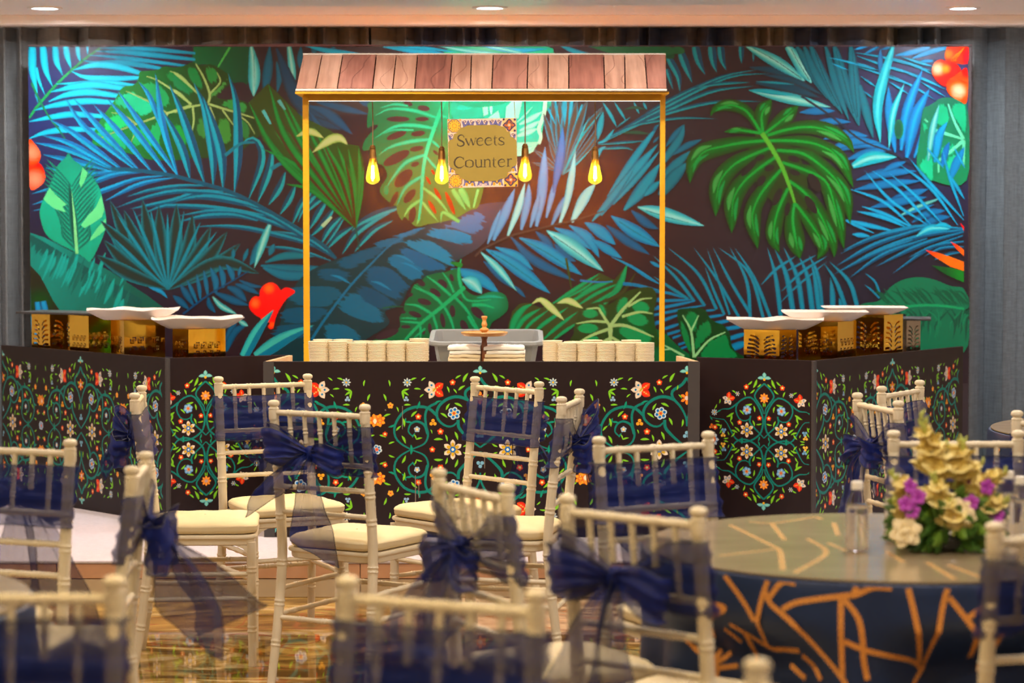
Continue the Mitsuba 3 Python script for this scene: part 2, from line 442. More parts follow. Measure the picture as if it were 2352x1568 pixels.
# variegated heart leaf
art.motif = 'printed_heart_leaf'
art.z(0, 0, 1)
P([(212, 325), (222, 290), (240, 262), (262, 232), (278, 205), (290, 198), (308, 195), (318, 180), (322, 165), (345, 162), (362, 160), (378, 152), (400, 155), (425, 150), (441, 143), (462, 150), (485, 148), (506, 158), (526, 174),
   (526, 199), (512, 214), (499, 224), (545, 228), (570, 238), (592, 269), (602, 303), (592, 316), (572, 332), (553, 345), (509, 352), (495, 362), (438, 363), (407, 368), (348, 367), (322, 360), (288, 350), (254, 342), (225, 335)],
  (4, 104, 52), grad=((250, 270), (470, 260), (32, 56, 24)))
P([(526, 196), (560, 190), (575, 215), (560, 226), (500, 225)], BG)
art.z(50, 90, 5.8725)
J = dict(jag=34, jdir=(0.5, 1))
P([(1260, 870), (1400, 730), (1500, 720), (1740, 870), (1760, 960), (1620, 1030), (1520, 960)], (0, 168, 128), **J)
P([(1600, 620), (1800, 600), (1950, 720), (1990, 850), (1900, 900), (1760, 800)], (0, 134, 84), **J)
P([(1130, 1130), (1250, 1020), (1400, 1060), (1500, 1150), (1350, 1190), (1150, 1240)], (14, 174, 110), **J)
P([(1020, 1270), (1150, 1230), (1300, 1260), (1350, 1350), (1400, 1460), (1200, 1440), (1040, 1340)], (0, 148, 106), **J)
P([(1540, 1200), (1700, 1250), (1850, 1100), (1850, 1400), (1650, 1430), (1500, 1400)], (0, 146, 92), **J)
P([(2000, 440), (2250, 580), (2300, 720), (2150, 620), (1980, 540)], (10, 110, 62), **J)
art.z(400, 90, 5.8725)
for pts, c in (([(190, 400), (280, 390), (350, 520), (380, 640), (330, 650), (220, 540)], (42, 112, 64)), ([(430, 400), (540, 400), (590, 480), (560, 570), (470, 560)], (52, 118, 64)), ([(0, 480), (60, 560), (200, 700), (180, 740), (0, 620)], (16, 110, 70)),
               ([(640, 880), (780, 830), (960, 880), (970, 960), (880, 980)], (60, 130, 72)), ([(600, 1140), (660, 1070), (740, 1120), (760, 1340), (690, 1400), (610, 1300)], (64, 124, 62)), ([(900, 1100), (960, 1120), (1010, 1200), (1000, 1310), (930, 1320)], (50, 110, 62)),
               ([(310, 1200), (360, 1060), (400, 1150), (420, 1330), (330, 1280)], (58, 114, 60)), ([(10, 1180), (90, 1180), (160, 1350), (120, 1450), (0, 1330)], (0, 132, 66)), ([(500, 740), (720, 550), (640, 680), (540, 760)], (70, 130, 72))):
    P(pts, c, **J)
for pts, w in (([(0, 980), (110, 940), (250, 905)], 50), ([(250, 905), (390, 880)], 40), ([(460, 860), (480, 740), (400, 520), (290, 330)], 44), ([(480, 740), (620, 580), (580, 450)], 36), ([(210, 870), (100, 750), (0, 680)], 40), ([(250, 905), (265, 1100), (235, 1260)], 38),
               ([(455, 870), (640, 930), (880, 1000), (1130, 1080)], 42), ([(650, 950), (800, 1160)], 34), ([(880, 1030), (1000, 1130), (1090, 1280)], 26), ([(480, 910), (540, 1060), (560, 1160)], 34), ([(0, 450), (200, 620), (380, 800), (390, 870)], 40), ([(440, 1040), (520, 1560)], 26)):
    L(pts, w * .72, VN)
art.z(50, 90, 5.8725)
for pts, w in (([(2290, 890), (1960, 1000), (1620, 1120), (1340, 1220), (1040, 1340)], 42), ([(1960, 1000), (1880, 940)], 34), ([(1740, 850), (1500, 740), (1400, 700)], 34), ([(1550, 1150), (1430, 1060), (1330, 1010), (1210, 990)], 36), ([(2290, 880), (2040, 690), (1820, 550), (1680, 500)], 42),
               ([(2340, 700), (2150, 500), (2000, 430)], 34), ([(1530, 1260), (1470, 1400)], 24), ([(1960, 1010), (1950, 1090)], 40)):
    L(pts, w * .72, VN)

# long frond sweeping across the left half
art.motif = 'printed_palm_frond_001'
art.z(0, 0, 1)
up = [([(255, 388), (160, 345), (78, 327)], 13), ([(270, 392), (165, 331), (95, 310)], 13), ([(285, 393), (175, 310), (112, 273)], 15), ([(315, 392), (195, 292), (150, 225)], 15), ([(318, 389), (230, 295), (168, 225)], 15), ([(350, 396), (270, 300), (213, 238)], 15),
      ([(388, 404), (310, 300), (245, 225)], 15), ([(408, 402), (335, 300), (268, 205)], 15), ([(372, 300), (345, 225), (318, 187)], 12), ([(408, 402), (375, 290), (357, 167)], 16)]
many(up, ((0, 92, 150), (0, 160, 205)), side=-1, start=.2)
up2 = [([(438, 415), (418, 340), (372, 250)], 19), ([(471, 423), (445, 340), (418, 262), (389, 193)], 21), ([(490, 428), (489, 356), (470, 250), (445, 189)], 21), ([(513, 435), (509, 356), (487, 277), (466, 220)], 22), ([(539, 440), (547, 356), (543, 240), (524, 167)], 22)]
many(up2, ((0, 66, 100), (0, 120, 150), (0, 148, 172)), side=-1, start=.1, peak=.4)
up3 = [([(571, 457), (600, 375), (597, 335), (578, 318), (556, 330)], 17), ([(592, 464), (618, 390), (626, 335)], 18), ([(617, 470), (642, 430), (655, 395)], 17), ([(643, 492), (665, 456), (679, 423)], 16), ([(671, 515), (693, 466), (726, 428)], 15), ([(684, 510), (698, 478), (740, 435)], 10),
       ([(710, 527), (732, 488), (754, 454)], 16), ([(713, 543), (740, 515), (771, 473)], 15), ([(737, 560), (757, 524), (788, 493)], 15), ([(747, 565), (766, 536), (792, 497)], 9), ([(752, 571), (777, 542), (812, 519)], 15), ([(786, 583), (816, 537), (861, 503), (912, 478)], 17),
       ([(808, 530), (830, 510), (879, 487), (932, 472)], 18), ([(814, 578), (834, 553), (861, 526), (902, 506)], 14), ([(711, 459), (741, 434)], 10), ([(700, 490), (730, 462), (757, 452)], 12)]
many(up3, ((0, 62, 88), (0, 116, 140), (20, 152, 164)), side=1, start=.12, end=.15)
L([(517, 357), (553, 330), (585, 327)], 8, TM); L([(623, 388), (644, 376), (658, 381)], 9, TM)
L([(740, 520), (762, 498)], 9, (150, 190, 160))
many([([(310, 391), (250, 395), (200, 404), (120, 432), (70, 446)], 13), ([(340, 394), (270, 400), (215, 418), (120, 455), (72, 471)], 13), ([(385, 403), (310, 412), (232, 440), (130, 472), (72, 485)], 12), ([(400, 408), (322, 423), (240, 462)], 11), ([(100, 355), (180, 372), (255, 392)], 14), ([(105, 385), (170, 395), (250, 395)], 12)], ((0, 84, 134), (0, 142, 190)), side=1)
many([([(478, 427), (420, 427), (350, 436), (290, 452)], 10), ([(513, 440), (460, 440), (400, 460), (340, 472), (298, 480)], 12), ([(575, 460), (520, 447), (470, 441), (400, 440), (330, 455), (265, 478)], 11), ([(622, 487), (570, 470), (500, 455), (450, 453), (400, 463)], 15), ([(627, 500), (570, 488), (485, 477), (410, 473), (370, 475), (312, 498)], 12),
      ([(695, 540), (622, 510), (553, 489), (485, 485), (408, 496)], 13), ([(592, 507), (536, 495), (468, 497), (408, 510)], 12), ([(770, 594), (715, 562), (622, 536), (553, 522), (485, 519), (445, 522)], 12), ([(760, 599), (710, 582), (655, 570), (596, 567)], 9), ([(771, 592), (698, 546), (627, 530)], 10), ([(768, 590), (640, 507), (560, 470)], 12)], ((0, 70, 100), (0, 130, 156)), side=1, start=.25)
L([(255, 388), (315, 391), (400, 404), (471, 423), (520, 437), (570, 459), (622, 487), (664, 512), (700, 534), (757, 573), (772, 594)], 9, (0, 74, 100), .8)

# hibiscus at the left edge
art.motif = 'printed_hibiscus'
P([(67, 386), (90, 374), (103, 395), (104, 412), (93, 427), (70, 435)], (236, 52, 22), hi=((80, 412), 34, (255, 158, 132)))
P([(66, 322), (82, 332), (93, 350), (92, 368), (80, 382), (67, 387)], (238, 70, 30), hi=((72, 350), 32, (255, 160, 132)))

# banana leaf and shoots in the lower left
art.motif = 'printed_banana_leaf'
art.z(50, 560, 5.8725)
P([(60, 300), (125, 290), (250, 430), (420, 760), (540, 930), (360, 940), (130, 900), (60, 900)], (30, 34, 22), hi=((250, 780), 260, (0, 66, 24)))
P([(115, -150), (300, -90), (500, 10), (750, 140), (930, 225), (1200, 370), (1500, 570), (1700, 700), (1900, 850), (2000, 930), (540, 930), (420, 760), (330, 580), (250, 430), (118, 290)], (0, 132, 124), smooth=False, grad=((300, 500), (1500, 700), (0, 88, 78)))
rr = np.random.default_rng(3)
for i in range(46):
    t = i / 46
    x, y = 140 + 1500 * t, -120 + 880 * t
    B([(x, y), (x - 60 - 60 * rr.random(), y + 120 + 120 * rr.random())], 40 + 30 * rr.random(), ((0, 76, 74), (0, 82, 80)), start=.9, peak=.1)
for i in range(40):
    t = rr.random()
    x, y = 200 + 1200 * t + 100 * rr.random(), 120 + 700 * t * rr.random() ** .3 + 60
    l = 120 + 200 * rr.random()
    c = ((0, 128, 122), (0, 160, 154)) if i % 3 else ((0, 112, 104), (0, 96, 90))
    B([(x - .32 * l, y + l * .7), (x, y), (x + .25 * l, y - l * .7)], 40 + 40 * rr.random(), c)
many([([(210, 780), (235, 960)], 78), ([(290, 770), (330, 960)], 84), ([(140, 980), (190, 1340)], 66)], ((0, 84, 150), (0, 150, 205)), start=.9, peak=.5, end=.9)
P([(30, 350), (110, 420), (120, 1340), (20, 1340)], (0, 120, 116))

# patterned single leaf
art.motif = 'printed_striped_leaf'
art.z(50, 340, 5.8725)
P([(630, 66), (700, 160), (820, 250), (960, 400), (1040, 520), (1080, 640), (1120, 830), (1142, 970), (1130, 1090), (1060, 1280), (930, 1524), (850, 1480), (700, 1390), (500, 1290), (400, 1230), (310, 1130), (260, 970), (245, 850), (290, 690), (380, 500), (430, 380), (490, 230), (590, 130)], (0, 158, 132), grad=((700, 700), (640, 60), (0, 120, 100)))
for i in range(15):
    t = i / 14
    x, y = 676 + 70 * t, 520 + 860 * t
    B([(x, y), (x - 130 - 60 * t, y - 160 - 40 * t), (x - 190 - 220 * math.sin(PI * min(1, t * .8 + .25)), y - 380 + 40 * t)], 36, ((0, 150, 125), (0, 92, 82)), start=.6)
    B([(x, y), (x + 110 + 60 * t, y - 170), (x + 160 + 190 * math.sin(PI * min(1, t * .8 + .25)), y - 390 + 20 * t)], 36, ((0, 150, 125), (0, 92, 82)), start=.6)
K = dict(jag=30, jdir=(1, .7))
for pts in ([(380, 530), (450, 620), (610, 760), (550, 790), (600, 870), (450, 820), (330, 730), (292, 680)], [(820, 258), (892, 330), (870, 400), (800, 540), (775, 470), (800, 350)], [(1074, 638), (1118, 830), (1080, 930), (950, 1020), (850, 1080), (800, 1040), (900, 900), (1000, 800)], [(1134, 950), (1136, 1090), (1050, 1170), (920, 1256), (930, 1210), (1020, 1080)]):
    P(pts, (116, 210, 150), smooth=False)
B([(640, 480), (690, 900), (745, 1440)], 120, ((0, 120, 104), (0, 70, 62)), peak=.6)
B([(745, 1425), (715, 1000), (672, 555)], 44, ((120, 205, 146), (140, 216, 156)), start=1, peak=.1)

# dark fan palm
art.motif = 'printed_fan_palm'
art.z(0, 0, 1)
for tx, ty, mx, my in ((252, 459, 300, 560), (284, 481, 325, 575), (327, 457, 350, 570), (365, 471, 370, 575), (406, 468, 402, 570), (443, 491, 430, 580), (485, 519, 450, 590), (523, 531, 470, 600), (553, 558, 490, 612), (246, 519, 300, 590), (237, 550, 300, 612), (220, 585, 300, 630), (598, 628, 500, 604), (230, 505, 310, 585)):
    B([(387, 664), (mx, my), (tx, ty)], 32, ((0, 112, 128), (24, 46, 44), (32, 42, 38)), start=.12, peak=.55)
for tx, ty in ((268, 490), (305, 478), (345, 478), (385, 488), (424, 482), (462, 508), (500, 530), (260, 545)):
    B([(387, 664), ((387 + tx) / 2, (664 + ty) / 2 + 4), (tx, ty)], 9, ((0, 84, 98), (0, 126, 150)), start=.3, peak=.6)

# blue palm low on the left
art.motif = 'printed_palm_frond_002'
art.z(400, 560, 5.8725)
many([([(1160, -60), (1100, 150), (1020, 290)], 130), ([(1000, 60), (930, 240)], 60), ([(800, 60), (800, 200)], 60), ([(1350, 0), (1280, 160)], 90)], ((0, 70, 96), (0, 104, 130)))
B([(1290, -260), (1200, -20), (1080, 330)], 110, PL, start=.5, peak=.4)
many([([(310, 790), (250, 650), (175, 480)], 62), ([(355, 745), (340, 600), (305, 400)], 60), ([(455, 690), (430, 520), (400, 350)], 66), ([(560, 660), (560, 500), (490, 310)], 96), ([(660, 590), (660, 450), (610, 280)], 86), ([(800, 500), (770, 380), (700, 270)], 86), ([(870, 430), (900, 300)], 50)], ((0, 66, 100), (0, 100, 138)), start=.4)
many([([(190, 870), (80, 770), (-20, 690)], 100), ([(260, 820), (150, 650), (80, 540)], 100), ([(560, 660), (800, 760), (1010, 830)], 110), ([(720, 580), (850, 640), (980, 780)], 120), ([(830, 540), (1000, 600), (1150, 680)], 90), ([(880, 490), (1050, 560), (1200, 580)], 60), ([(460, 720), (480, 820), (560, 930)], 80), ([(700, 1450), (800, 1200), (990, 1080)], 120), ([(690, 1300), (760, 1150), (850, 1070)], 70)], ((4, 48, 76), (0, 84, 122)), start=.3)
L([(120, 945), (460, 690), (800, 490), (1010, 365)], 26, (0, 66, 108))
B([(520, 710), (640, 840), (850, 950)], 80, PL, start=.2); B([(860, 1030), (1000, 1110)], 70, PL); B([(-90, 730), (-180, 640), (-350, 580)], 60, ((0, 84, 120), (0, 140, 190)))
B([(1170, 290), (1500, 330), (1960, 340)], 120, ((0, 66, 92), (0, 104, 130)), start=.2, end=.7); B([(1200, 320), (1500, 420), (1880, 420)], 140, ((0, 74, 104), (0, 108, 138)), start=.2, end=.7); B([(1230, 250), (1500, 160), (1900, 170)], 110, ((0, 72, 96), (0, 110, 130)))

# blue banana leaf
art.motif = 'printed_banana_leaf_001'
art.z(0, 0, 1)
P([(1168, 466), (1100, 470), (1060, 487), (975, 520), (900, 550), (830, 575), (790, 590), (735, 610), (690, 640), (660, 690), (640, 760), (640, 830), (820, 830), (835, 785), (893, 745), (885, 715), (920, 700), (940, 660), (965, 640), (1000, 640), (1040, 605), (1110, 560), (1140, 505)], (20, 52, 62), hi=((1090, 500), 140, (70, 66, 86)))
art.z(700, 460, 5.6)
K1, K2 = dict(jag=60, jdir=(1, .42)), dict(jag=60, jdir=(1, -.05))
for pts, c in (([(1300, 540), (1600, 520), (1850, 680), (1900, 840), (1700, 760), (1450, 650)], (0, 122, 164)), ([(1560, 430), (1800, 360), (2150, 460), (2050, 560), (1800, 510)], (0, 124, 170)), ([(1060, 740), (1300, 720), (1500, 880), (1400, 1030), (1200, 900)], (0, 104, 146)),
               ([(850, 860), (1100, 880), (1330, 1090), (1260, 1180), (1180, 1270), (900, 1130), (780, 1000)], (0, 80, 118)), ([(560, 1210), (800, 1250), (1000, 1480), (850, 1568), (450, 1400)], (0, 98, 134)), ([(700, 1120), (900, 1150), (1150, 1330), (1000, 1400), (760, 1280)], (0, 72, 106)), ([(1250, 610), (1500, 680), (1800, 850), (1600, 900), (1350, 780)], (0, 92, 138)), ([(1800, 330), (2200, 160), (2300, 250), (2180, 420), (1900, 350)], (70, 112, 160)), ([(320, 1600), (560, 1620), (700, 1760), (500, 1850), (260, 1760)], (0, 96, 130))):
    P(pts, c, **K1)
for pts, c in (([(430, 800), (600, 700), (900, 600), (1000, 640), (700, 830), (560, 880)], (0, 78, 110)), ([(190, 900), (400, 880), (560, 940), (500, 1040), (250, 1010)], (0, 76, 108)), ([(-180, 1130), (430, 1130), (330, 1350), (-100, 1330)], (0, 84, 114)), ([(900, 560), (1150, 480), (1250, 520), (1000, 610)], (0, 96, 134)), ([(-250, 1400), (260, 1390), (140, 1560), (-250, 1560)], (0, 78, 110)), ([(1180, 450), (1500, 350), (1400, 430), (1250, 480)], (0, 110, 156)), ([(-350, 1620), (80, 1600), (0, 1760), (-350, 1760)], (0, 74, 104))):
    P(pts, c, **K2)
for x, y in ((850, 1040), (1150, 700), (1230, 800), (330, 960)):
    B([(x, y), (x + 120, y + 30), (x + 270, y + 120)], 40, ((0, 96, 140), (0, 124, 168)))
L([(90, 1790), (230, 1568), (560, 1130), (850, 820), (1150, 540), (1540, 350)], 34, (0, 104, 146), .3)
art.motif = 'printed_hibiscus_001'
art.z(400, 560, 5.8725)
P([(1165, 1000), (1100, 960), (1030, 890), (1012, 810), (1046, 735), (1100, 705), (1150, 705), (1156, 640), (1200, 565), (1290, 518), (1370, 540), (1425, 600), (1440, 622), (1500, 588), (1570, 600), (1632, 650), (1520, 740), (1430, 870), (1370, 1000), (1340, 1125), (1300, 1147), (1265, 1115), (1290, 1060), (1190, 1066)], (232, 22, 8),
  hi=[((1280, 600), 120, (255, 120, 74)), ((1095, 800), 110, (255, 120, 80)), ((1320, 1090), 70, (255, 110, 70)), ((1200, 1000), 60, (250, 80, 40)), ((1540, 630), 50, (250, 60, 24))])
B([(940, 1520), (1130, 1170), (1345, 885)], 150, ((0, 118, 150), (0, 140, 160), (90, 190, 188)), side=-1, start=.8, peak=.35)
B([(1100, 1520), (1500, 1270), (1890, 1095)], 190, ((0, 116, 150), (0, 140, 160), (90, 184, 182)), side=-1, start=.6, peak=.3)

# green fan palm left of the kiosk middle
art.motif = 'printed_fan_palm_001'
art.z(0, 0, 1)
P([(817, 522), (745, 440), (690, 390), (625, 350), (604, 322), (590, 290), (572, 235), (616, 192), (690, 265), (760, 300), (795, 330), (825, 335), (835, 370), (832, 430)], (44, 62, 24), smooth=False, grad=((600, 220), (820, 500), (34, 74, 28)))
for tx, ty, mx, my, w in ((570, 232, 640, 355, 15), (586, 262, 650, 372, 13), (616, 190, 665, 330, 15), (640, 222, 690, 325, 12), (655, 232, 720, 360, 14), (690, 262, 735, 350, 10), (600, 340, 690, 388, 12), (655, 422, 720, 440, 12), (720, 290, 770, 390, 12), (700, 330, 760, 420, 8), (748, 330, 795, 420, 12), (775, 335, 805, 420, 15), (800, 340, 815, 430, 13), (824, 338, 828, 430, 14), (660, 300, 730, 400, 10), (630, 300, 710, 408, 10), (836, 380, 830, 450, 8)):
    B([(817, 522), (mx, my), (tx, ty)], w, ((30, 90, 40), (0, 122, 62)), start=.35, peak=.5)
for tx, ty, mx, my in ((610, 250, 680, 370), (640, 262, 710, 372), (690, 300, 750, 400), (735, 315, 785, 420), (790, 355, 808, 440)):
    B([(817, 522), (mx, my), (tx, ty)], 7, ((50, 44, 20), (60, 42, 20)), start=.4)
L([(640, 230), (655, 252)], 8, (90, 160, 160)); L([(604, 253), (622, 285)], 8, (90, 170, 175))
B([(681, 313), (712, 302), (744, 317)], 17, ((110, 150, 70), (165, 185, 130)), start=.1)
B([(718, 350), (759, 321), (782, 318), (799, 333)], 22, ((110, 150, 70), (165, 185, 135)), start=.05, peak=.6)
L([(817, 520), (822, 550), (826, 578)], 3, (20, 70, 60))

# monstera in the middle of the kiosk
art.motif = 'printed_monstera_leaf'
art.z(700, 220, 5.6)
P([(1790, 20), (900, 60), (820, 200), (805, 400), (870, 440), (770, 580), (750, 700), (900, 700), (940, 860), (1010, 900), (1060, 1030), (970, 1190), (1000, 1290), (1130, 1400), (1180, 1420), (1190, 1500), (1250, 1600), (1290, 1560), (1430, 1680), (1590, 1650), (1720, 1630), (1930, 1580), (2130, 1470), (2230, 1430), (2300, 1200), (2352, 900), (2352, 20)], (0, 104, 68), grad=((1000, 300), (1900, 1500), (84, 122, 66)), hi=[((1900, 120), 500, (0, 150, 110))])
for x, y, a, b, r in ((1200, 300, 150, 36, 0), (1510, 300, 88, 30, 0), (1530, 160, 80, 36, 8), (1180, 510, 135, 42, -20), (1460, 485, 92, 36, -8), (1440, 680, 92, 34, -10), (1180, 800, 190, 64, -28), (1420, 880, 55, 30, -20), (1270, 1060, 150, 76, -45), (1350, 1290, 110, 50, -50), (1685, 730, 45, 20, 40), (1385, 1530, 45, 110, 10), (1330, 100, 60, 30, 20)):
    O(x, y, a, b, r, (58, 32, 38))
O(840, 440, 120, 34, -32, BG); O(940, 1000, 90, 60, -50, (58, 32, 30)); O(1150, 1330, 34, 110, 25, (58, 32, 36))
for x, y, a, b, r in ((1590, 1090, 60, 20, 60), (1710, 1260, 90, 26, 60), (1640, 1430, 100, 26, 60), (1870, 1380, 160, 30, 68), (1650, 980, 40, 18, 60)):
    O(x, y, a, b, r, (150, 52, 20))
RB = ((0, 128, 92), (20, 176, 138))
for pts, w in (([(1690, 280), (1400, 190), (1100, 170), (900, 260)], 50), ([(1660, 420), (1400, 380), (1150, 400), (880, 560)], 56), ([(1600, 560), (1350, 590), (1100, 660), (940, 770)], 56), ([(1540, 760), (1300, 860), (1130, 1060), (1040, 1200)], 56), ([(1510, 1030), (1300, 1180), (1180, 1420)], 54), ([(1500, 1330), (1350, 1440), (1270, 1570)], 50),
               ([(1700, 240), (1850, 290), (2000, 400)], 46), ([(1640, 580), (1750, 680)], 40), ([(1570, 790), (1690, 930), (1800, 1000)], 40), ([(1520, 1180), (1700, 1320), (1900, 1570)], 46), ([(1500, 1350), (1600, 1480), (1720, 1620)], 46), ([(1330, 130), (1150, 110), (960, 160)], 34), ([(1400, 440), (1150, 440), (1000, 500)], 30), ([(1480, 1560), (1440, 1660)], 40), ([(2000, 1190), (2130, 1450)], 110), ([(1900, 1200), (2080, 1480)], 80), ([(1990, 1620), (1780, 1500), (1750, 1640)], 60)):
    B(pts, w, RB if pts[0][1] < 1100 else ((84, 150, 84), (120, 190, 120)), start=.7, peak=.3)
O(1050, 1210, 34, 60, 0, (40, 140, 96))
L([(2230, 1200), (2170, 1440)], 36, (130, 200, 130))
L([(1800, 40), (1690, 350), (1560, 740), (1510, 1100), (1500, 1340), (1465, 1600)], 52, (50, 190, 146), .55)
art.motif = 'printed_heart_leaf_001'
art.z(1100, 220, 5.6)
P([(-300, 20), (870, 20), (845, 250), (805, 520), (740, 650), (640, 740), (490, 778), (0, 770), (-200, 600)], (0, 168, 140), grad=((0, 100), (700, 500), (0, 190, 165)))
for pts in ([(350, 140), (420, 70), (560, 60), (510, 290), (340, 290)], [(110, 290), (250, 188), (275, 290)], [(490, 600), (765, 592), (700, 720), (600, 765), (490, 775)], [(40, 110), (110, 80), (120, 240), (60, 260)]):
    P(pts, (150, 220, 200), smooth=False)
for pts, w in (([(480, 350), (600, 240), (700, 130)], 26), ([(520, 370), (680, 290), (820, 200)], 80), ([(520, 450), (650, 400), (790, 320)], 80), ([(490, 520), (600, 480), (760, 420)], 90), ([(160, 240), (150, 60)], 50), ([(500, 690), (640, 680), (720, 640)], 60)):
    B(pts, w, ((60, 200, 178), (160, 226, 206)), start=.3)
L([(856, 60), (832, 250), (770, 430), (800, 520), (770, 620)], 52, (176, 228, 206), .8)
O(-170, 140, 120, 40, -10, (20, 190, 170)); O(-150, 60, 120, 24, 8, (20, 170, 140))

# dark-ribbed fan palm right of the sign
art.motif = 'printed_fan_palm_002'
for tx, ty, mx, my, w in ((830, 220, 900, 450, 90), (940, 40, 985, 420, 120), (1040, 40, 1040, 440, 120), (1150, 40, 1120, 420, 150), (1260, 40, 1200, 420, 120), (1400, 40, 1260, 440, 110), (1600, 130, 1330, 500, 100), (1500, 330, 1300, 600, 70), (700, 690, 850, 800, 60), (680, 860, 900, 920, 50), (1620, 280, 1400, 620, 60), (1600, 440, 1350, 760, 50), (900, 560, 980, 800, 60)):
    B([(1085, 1010), (mx, my), (tx, ty)], w, ((0, 130, 160), (64, 62, 56), (70, 58, 50)), start=.12, peak=.6)
for tx, ty, w in ((1100, 30, 66), (1195, 60, 50), (890, 160, 30), (980, 60, 30), (1330, 110, 26)):
    B([((tx + 1085) / 2 + 10, 400), (tx, ty)], w, ((0, 140, 176), (0, 170, 205)), start=.05, peak=.8, end=.8)
many([([(1085, 1010), (1230, 700), (1420, 260)], 30), ([(1070, 1010), (1300, 560), (1600, 180)], 26), ([(1075, 1020), (1250, 880), (1450, 680)], 28)], ((0, 120, 140), (40, 160, 170)))

# broad palm along the middle
art.motif = 'printed_palm_frond_003'
art.z(0, 0, 1)
many([([(1133, 552), (1160, 490), (1183, 432)], 22), ([(1232, 520), (1245, 440), (1252, 335)], 24), ([(1120, 560), (1135, 520), (1150, 480)], 12), ([(1197, 528), (1212, 460), (1215, 420)], 19), ([(1267, 517), (1290, 470), (1320, 430)], 15), ([(1218, 522), (1230, 480), (1240, 440)], 14), ([(1255, 500), (1265, 460), (1280, 400)], 14)], ((60, 96, 150), (90, 150, 195)), start=.3)
many([([(1271, 443), (1287, 360), (1293, 290)], 22)], ((30, 70, 120), (60, 110, 170)))
many([([(1380, 495), (1425, 430), (1512, 330)], 26), ([(1433, 483), (1475, 434), (1516, 375)], 30), ([(1395, 452), (1457, 363), (1516, 282)], 18), ([(1360, 508), (1400, 460), (1460, 380)], 18), ([(1408, 470), (1470, 400), (1516, 345)], 14), ([(1480, 450), (1516, 415)], 18)], ((20, 84, 120), (30, 140, 165)), start=.2)
many([([(1516, 420), (1545, 385), (1588, 345)], 22), ([(1516, 450), (1545, 410), (1580, 372)], 30), ([(1516, 380), (1560, 320), (1572, 285)], 20), ([(1510, 345), (1570, 300), (1612, 318)], 0.1)], ((0, 72, 96), (0, 110, 130)), start=.5)
many([([(1166, 542), (1190, 480), (1206, 420)], 16), ([(1285, 515), (1305, 450), (1322, 345)], 17), ([(1313, 510), (1345, 450), (1368, 422)], 24)], ((70, 170, 195), (150, 212, 216)), start=.3, peak=.55)
art.z(1100, 460, 5.6)
many([([(410, 470), (700, 760), (1240, 1040)], 130), ([(60, 780), (300, 1000), (480, 1150)], 100), ([(730, 400), (880, 540), (980, 700)], 110), ([(970, 560), (1100, 700), (1250, 790)], 110), ([(1640, 320), (1850, 480), (2200, 700)], 130), ([(1960, 130), (2150, 290), (2310, 370)], 120), ([(460, 1100), (600, 1250)], 60)], ((30, 54, 80), (0, 88, 134)))
many([([(520, 480), (850, 640), (1330, 965)], 175), ([(90, 630), (400, 800), (920, 1200)], 180), ([(210, 600), (500, 720), (700, 900)], 110), ([(-360, 880), (0, 1000), (275, 1210)], 160), ([(970, 350), (1250, 480), (1460, 640)], 115), ([(1160, 320), (1400, 480), (1550, 740)], 135), ([(1450, 500), (1640, 620), (1840, 748)], 120), ([(1700, 200), (1950, 370), (2330, 600)], 180), ([(1360, 285), (1560, 400), (1760, 575)], 155)], ((0, 92, 150), (0, 140, 184)), start=.1)
many([([(870, 388), (1200, 600), (1605, 915)], 200), ([(20, 662), (250, 880), (490, 1170)], 100), ([(-220, 1010), (-80, 1060), (40, 1200)], 175), ([(2040, 85), (2300, 150), (2900, 330)], 175)], ((0, 140, 170), (100, 196, 204), (150, 216, 218)), start=.08, peak=.45)
for pts in ([(960, 460), (1250, 660), (1480, 840)], [(560, 510), (850, 660), (1200, 880)], [(150, 660), (420, 830), (800, 1100)], [(1800, 270), (2000, 400), (2280, 560)], [(2150, 130), (2400, 210), (2700, 290)]):
    L(pts, 10, (0, 104, 130))
L([(-50, 720), (30, 640), (400, 460), (850, 345), (1250, 250), (1600, 140)], 28, (62, 54, 52), .5)
L([(1120, 740), (1190, 1130)], 30, (50, 70, 30))

# thin palm right of the kiosk post
art.motif = 'printed_palm_frond_004'
art.z(1500, 90, 5.8725)
many([([(380, 190), (460, 400), (530, 590)], 115), ([(570, 100), (620, 300), (705, 480)], 115), ([(790, 96), (815, 300), (860, 450)], 115), ([(910, 96), (935, 280), (990, 420)], 100), ([(1190, 92), (1195, 335)], 74), ([(210, 250), (340, 500), (365, 720)], 100), ([(190, 400), (270, 680)], 60), ([(1365, 70), (1355, 310)], 56)], ((0, 62, 92), (0, 104, 128), (0, 138, 152)), side=1, start=.8, peak=.2)
P([(0, 110), (120, 110), (240, 120), (290, 240), (180, 260), (0, 190)], (0, 70, 44)); O(340, 150, 90, 50, 8, (0, 90, 56))
many([([(-740, 1392), (-300, 1150), (170, 850), (600, 640), (1000, 480), (1440, 408)], 52), ([(-740, 1395), (180, 900), (700, 640), (1100, 490), (1575, 465)], 58), ([(550, 660), (900, 600), (1310, 580)], 44), ([(-600, 1340), (180, 960), (800, 700), (1375, 632)], 60), ([(-700, 1400), (-200, 1150), (180, 1000), (700, 868), (1100, 832), (1480, 845)], 52), ([(-760, 1400), (-300, 1180), (0, 1110), (400, 1060), (870, 1075)], 40), ([(-740, 1420), (-400, 1390), (-100, 1370)], 40), ([(-740, 1480), (-400, 1460), (-260, 1500)], 44), ([(-300, 1050), (-500, 1200)], 30)], ((0, 66, 92), (0, 112, 134), (20, 140, 152)), side=1, start=.2)
many([([(170, 1450), (300, 1280), (410, 1150)], 80), ([(270, 1560), (450, 1440), (660, 1350)], 90), ([(0, 1250), (60, 1150)], 50), ([(0, 1400), (80, 1310)], 40)], ((0, 64, 92), (0, 94, 122)))
art.z(1100, 220, 5.6)
